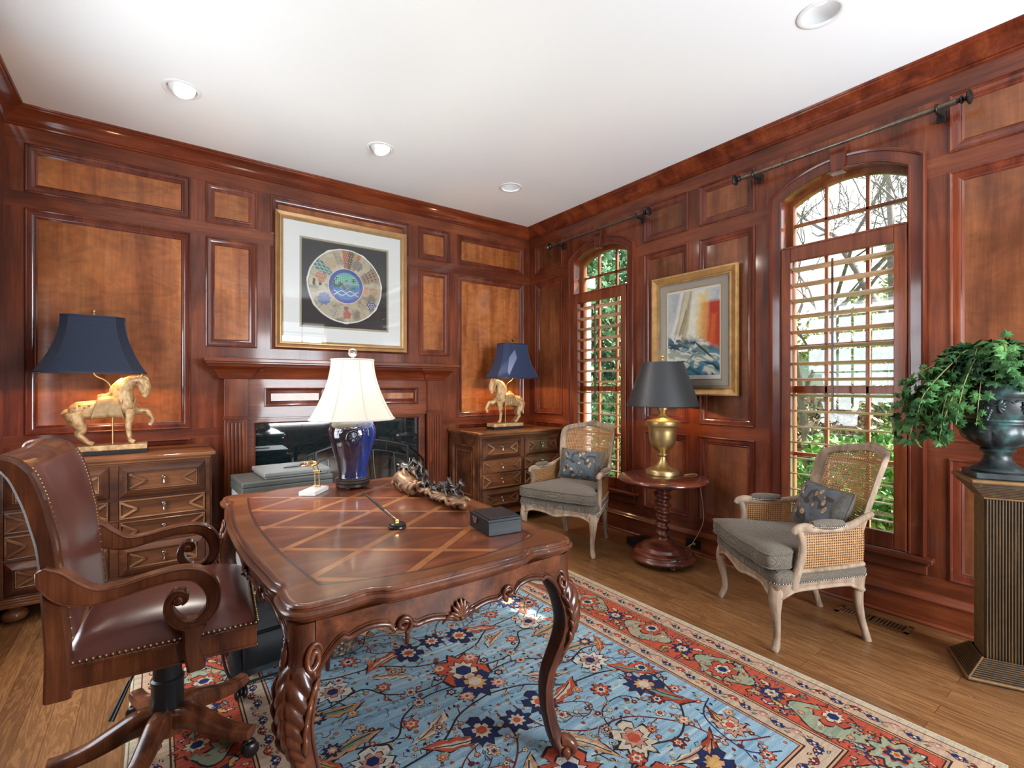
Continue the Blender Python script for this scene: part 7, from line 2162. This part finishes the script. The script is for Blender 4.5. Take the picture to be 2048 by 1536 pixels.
            rosette(*q(x, y), r, n, c1, c2, c3, 5)
    four(sym)
    palmette(0, 0, 0, .9, RED, CRM, NVY, 5); palmette(0, -.02, pi, .7, NVY, PCH, CRM, 5)
    for y in (-.62, .62): palmette(0, y, 0 if y > 0 else pi, .75, RED, WHT, NVY, 5)
    for y in (-.36, .36): rosette(0, y, .05, 8, NVY, CRM, RED, 6)
    for k in range(2300):
        x, y = rnd.uniform(-fx + .02, fx - .02), rnd.uniform(-fy + .02, fy - .02)
        w = rnd.random()
        if w < .35: flower(x, y, rnd.uniform(.007, .011), rnd.choice([CRM, PNK, RED, PCH, SAGE]), rnd.choice([RED, NVY, YEL]), 1)
        elif w < .75: a = rnd.uniform(0, pi * 2); P = place([(0, 0), (.010, .007), (.024, 0), (.010, -.006)], x, y, a, rnd.uniform(.7, 1.2)); poly(P, rnd.choice([DK, MAR, NVY, GRN, SAGE, CRM]), 1)
        else:
            a = rnd.uniform(0, pi * 2); strip([(x, y), (x + .018 * cos(a), y + .018 * sin(a)), (x + .030 * cos(a + .6), y + .030 * sin(a + .6))], .0018, rnd.choice([DK, MAR, GRN, NVY]), 1)
    for k in range(1100):
        # small hooked figures crowding the main border
        if rnd.random() < .42: x, y = rnd.uniform(-HX + .15, HX - .15), rnd.choice((-1, 1)) * (HY - rnd.uniform(.145, .335))
        else: x, y = rnd.choice((-1, 1)) * (HX - rnd.uniform(.145, .335)), rnd.uniform(-HY + .15, HY - .15)
        a = rnd.uniform(0, 6.28); s = rnd.uniform(.6, 1.3); P = [(-.020, -.004), (-.012, .010), (-.004, .002), (.004, .014), (.010, .003), (.020, .006), (.012, -.008), (.0, -.004), (-.008, -.012)]
        poly(place(P, x, y, a, s), rnd.choice([DK, NVY, DK, MAR]), 2); poly(place([(u * .62, v * .5) for u, v in P], x, y, a, s), rnd.choice([YEL, CRM, PCH, SAGE, RED, GRN, PNK]), 3)
    g.build('woven_pile', RUGM, t, smooth=0, attr=True)
    # selvedge cord along the long sides, knotted fringe at the ends
    s = MB()
    for x in (-HX - .006, HX + .006):
        s = MB(); s.tube([(x, -HY + .02 * k, .0055) for k in range(int(HY * 100) + 1)], .0055, 8)
        s.build('selvedge', CREAMEDGE, t, smooth=60)
    s = MB()
    for e in (-1, 1):
        for k in range(240):
            x = -HX + .01 * k + .003; dx = rnd.uniform(-.008, .008); ln = rnd.uniform(.022, .040)
            s.tube([(x, e * (HY - .002), .006), (x + dx * .5, e * (HY + ln * .5), .005), (x + dx, e * (HY + ln), .0022)], [.0026, .0022, .0012], 5)
    f = s.build('fringe', CREAMEDGE, t, smooth=60); f['kind'] = 'stuff'
rug()
# ------------------------------------------------------------------ the garden outside
def leaves_mesh(name, mat, parent, n, pick, size, seed, shape=4):
    rs = np.random.RandomState(seed); P = pick(rs, n)
    th = rs.rand(n) * 2 * pi; ph = np.arccos(rs.rand(n) * 1.6 - .6)
    nrm = np.stack([np.sin(ph) * np.cos(th), np.sin(ph) * np.sin(th), np.cos(ph)], 1)
    r = rs.randn(n, 3); u = np.cross(nrm, r); u /= np.linalg.norm(u, axis=1)[:, None] + 1e-9; w = np.cross(nrm, u)
    s = size * (.6 + .8 * rs.rand(n))[:, None]
    if shape == 4: prof = [(-1, 0), (0, .45), (1, 0), (0, -.45)]
    else: prof = [(0, .035), (1, .02), (1, -.02), (0, -.035)]
    V = np.stack([P + u * a * s + w * b * s for a, b in prof], 1).reshape(-1, 3)
    me = bpy.data.meshes.new(name); me.from_pydata(V.tolist(), [], np.arange(n * 4).reshape(n, 4).tolist()); me.materials.append(mat); me.update()
    o = bpy.data.objects.new(name, me); COL.objects.link(o); o.parent = parent
    return o

def shrub(label, loc, rad, mat, n, size, seed):
    t = thing('garden_shrub', label, 'shrub', loc)
    def pick(rs, n):
        d = rs.randn(n, 3); d /= np.linalg.norm(d, axis=1)[:, None]; r = (.62 + .38 * rs.rand(n)) * (1 + .18 * np.sin(d[:, 0] * 5 + seed) * np.cos(d[:, 1] * 6) + .10 * np.sin(d[:, 2] * 11))
        p = d * r[:, None] * np.array(rad); p[:, 2] = np.abs(p[:, 2] + rad[2] * .55) * .98 + .02; return p
    leaves_mesh('foliage', mat, t, n, pick, size, seed)
    g = MB(); rnd = random.Random(seed)
    for k in range(7):
        a = rnd.uniform(0, 6.28); g.tube([(0, 0, 0), (cos(a) * rad[0] * .25, sin(a) * rad[1] * .25, rad[2] * .6), (cos(a) * rad[0] * .6, sin(a) * rad[1] * .6, rad[2] * 1.3)], [.03, .02, .008], 5)
    g.build('stems', BARK, t, smooth=60)
    return t

def bare_tree(label, loc, h, r, seed, lean=(0, 0), fork=.35, leaves=None, depth=5, spread=1.0, parts=2):
    t = thing('garden_tree', label, 'tree', loc)
    rnd = random.Random(seed); g = MB(); tips = []
    def grow(p, d, L_, rr, lev):
        pts = [p]; rad = [rr]; n = 5; q = p.copy(); dd = d.copy()
        for i in range(n):
            dd = (dd + Vector((rnd.gauss(0, .13), rnd.gauss(0, .13), rnd.gauss(.03, .08))) * (1 if lev else .12)).normalized(); q = q + dd * L_ / n; pts.append(q.copy()); rad.append(max(.0075, rr * (1 - .42 * (i + 1) / n)))
        g.tube([tuple(x) for x in pts], rad, 7 if lev < 2 else 4)
        tips.append(q.copy())
        if lev >= depth: return
        for k in range(parts if lev == 0 else rnd.choice((2, 3, 3))):
            i = n if k == 0 else rnd.randint(2, n); b = pts[i]
            a = rnd.uniform(0, 2 * pi); sp = rnd.uniform(.35, .85) * spread; side = Vector((cos(a), sin(a), rnd.uniform(-.1, .5)))
            grow(b, (dd * (1 - sp * .5) + side * sp).normalized(), L_ * rnd.uniform(.55, .80), rad[i] * rnd.uniform(.62, .82), lev + 1)
    grow(Vector((0, 0, 0)), Vector((lean[0], lean[1], 1)).normalized(), h * fork, r, 0)
    g.build('branches', BARK, t, smooth=60)
    if leaves:
        mat, n, size = leaves; T_ = np.array([tuple(x) for x in tips])
        leaves_mesh('leaves', mat, t, n, lambda rs, n: T_[rs.randint(0, len(T_), n)] + rs.randn(n, 3) * .22, size, seed)
    return t

GZ = -.45
m = MB(); m.box(-.8 + 1.15, -12, GZ - .1, 18.2, 30, GZ); lw = m.build('lawn', GRASSM, smooth=0); tag(lw, 'bright green lawn outside the arched windows', 'lawn', kind='stuff')
gt = leaves_mesh('grass_blades', GRASSM, lw, 26000, lambda rs, n: np.stack([1.9 + rs.rand(n) ** 1.6 * 10, -4.2 + rs.rand(n) * 9.5, np.full(n, GZ + .03)], 1), .07, 4)

# shrubs lining the view from the near arched window, and the corner one
shrub('dense green shrub low outside the arched window', (4.3, -2.05, GZ), (1.1, 1.0, .75), BUSH1, 9000, .055, 1)
shrub('rosy-leaved shrub beyond the lawn, left in the arched window', (6.2, -.35, GZ), (1.5, 1.3, 1.15), BUSH3, 9000, .06, 2)
shrub('yellow-green shrub right of centre in the arched window view', (6.8, -2.2, GZ), (1.0, .9, 1.35), BUSH2, 5000, .05, 3)
shrub('broad green shrub before the picket fence', (9.2, -1.2, GZ), (1.8, 1.8, 1.2), BUSH1, 8000, .07, 4)
shrub('leafy green shrub outside the narrow corner window', (2.8, 1.4, GZ), (1.2, 1.2, 1.3), EVERG, 9000, .055, 5)
bare_tree('forked bare tree seen through the top of the arched window', (4.9, -2.12, GZ), 8.0, .12, 8, (0, 0), .50, None, 5, .8)
bare_tree('slim bare tree with spreading twigs outside the arched window', (3.9, -1.35, GZ), 6.8, .06, 12, (-.04, .04), .38, None, 6, 1.0, 3)
bare_tree('leaning bare tree at the left of the arched window view', (5.8, -.75, GZ), 8.2, .08, 15, (-.05, -.06), .36, None, 6, 1.0, 3)
bare_tree('small budding tree with yellow-green leaves near the fence', (7.6, -1.4, GZ), 4.2, .06, 19, (.05, .0), .35, (BUSH2, 3500, .05), 5, 1.0, 3)
def evergreen(label, loc, rad, n, seed, size):
    t = thing('evergreen_tree', label, 'tree', loc)
    def pick(rs, n):
        d = rs.randn(n, 3); d /= np.linalg.norm(d, axis=1)[:, None]; r = (.55 + .45 * rs.rand(n)) * (1 + .2 * np.sin(d[:, 0] * 7 + d[:, 2] * 5) * np.cos(d[:, 1] * 6)); p = d * r[:, None] * np.array(rad); p[:, 2] += rad[2] * 1.1 + .3; return p
    leaves_mesh('foliage', EVERG, t, n, pick, size, seed)
    g = MB(); g.tube([(0, 0, 0), (.1, 0, 1.5), (0, .1, 3.2)], [.16, .13, .06], 9); g.build('trunk', BARK, t, smooth=60)
evergreen('tall leafy evergreen filling the narrow corner window', (3.4, 3.3, GZ), (1.7, 1.6, 2.2), 15000, 31, .085)
evergreen('second evergreen behind, right in the narrow corner window', (6.0, 3.3, GZ), (1.6, 1.6, 2.6), 9000, 32, .10)

# picket fence with gaps, neighbouring house with hipped slate roof, own white corner board
t = thing('picket_fence', 'weathered upright board fence across the garden', 'fence', (8.2, -4, GZ))
g = MB()
for k in range(60):
    y = k * .17; g.box(0, y, .05, .03, y + .115, 1.25 + .03 * ((k * 7) % 3))
g.build('boards', FENCEM, t, smooth=0)
g = MB(); g.box(.03, 0, .30, .07, 10.2, .40); g.box(.03, 0, .95, .07, 10.2, 1.05); g.build('rails', FENCEM, t, smooth=0)
def house():
    t = thing('neighbour_house', 'grey neighbouring house with a slate hip roof beyond the trees', 'house', (19, 2.0, GZ))
    g = MB(); g.box(0, -5.5, 0, 8, 6.0, 3.3); g.build('walls', SIDING, t, smooth=0)
    g = MB(); a = [(-.5, -6, 3.2), (8.5, -6, 3.2), (8.5, 6.5, 3.2), (-.5, 6.5, 3.2)]; r0, r1 = (4, -1.6, 6.1), (4, 1.8, 6.1)
    g.add(a + [r0, r1], [(0, 1, 4), (1, 2, 5, 4), (2, 3, 5), (3, 0, 4, 5), (3, 2, 1, 0)]); g.build('roof', ROOFM, t, smooth=0)
    g = MB(); g.mitre(rectpath(-.5, .5, .9, 2.3), [(0, 0), (0, .05), (.1, .05), (.1, 0)], lambda u, v, h: (-h - .01, u - 2.0, v)); f = g.build('window', WHITE, t, smooth=0)
    g = MB(); g.box(-.03, -2.5, .9, -.02, -1.5, 2.3); g.build('pane', GRANITE, f, smooth=0)
    g = MB(); g.box(3, .2, 5.2, 3.7, .9, 6.9); g.build('chimney', FENCEM, t, smooth=0)
house()
t = thing('porch_column', 'white corner column of the house outside the narrow window', 'column', (1.35, .62, GZ + .002))
g = MB(); g.box(-.13, -.13, .12, .13, .13, 3.2); [g.box(.131 - .003, -.09 + .045 * k, .3, .135, -.07 + .045 * k, 3.0) for k in range(5)]; g.build('shaft', WHITESIDE, t, smooth=0, bevel=.01)
g = MB(); g.box(-.17, -.17, 0, .17, .17, .12); g.box(-.17, -.17, 3.1, .17, .17, 3.25); g.build('base_and_cap', WHITE, t, smooth=0, bevel=.01)
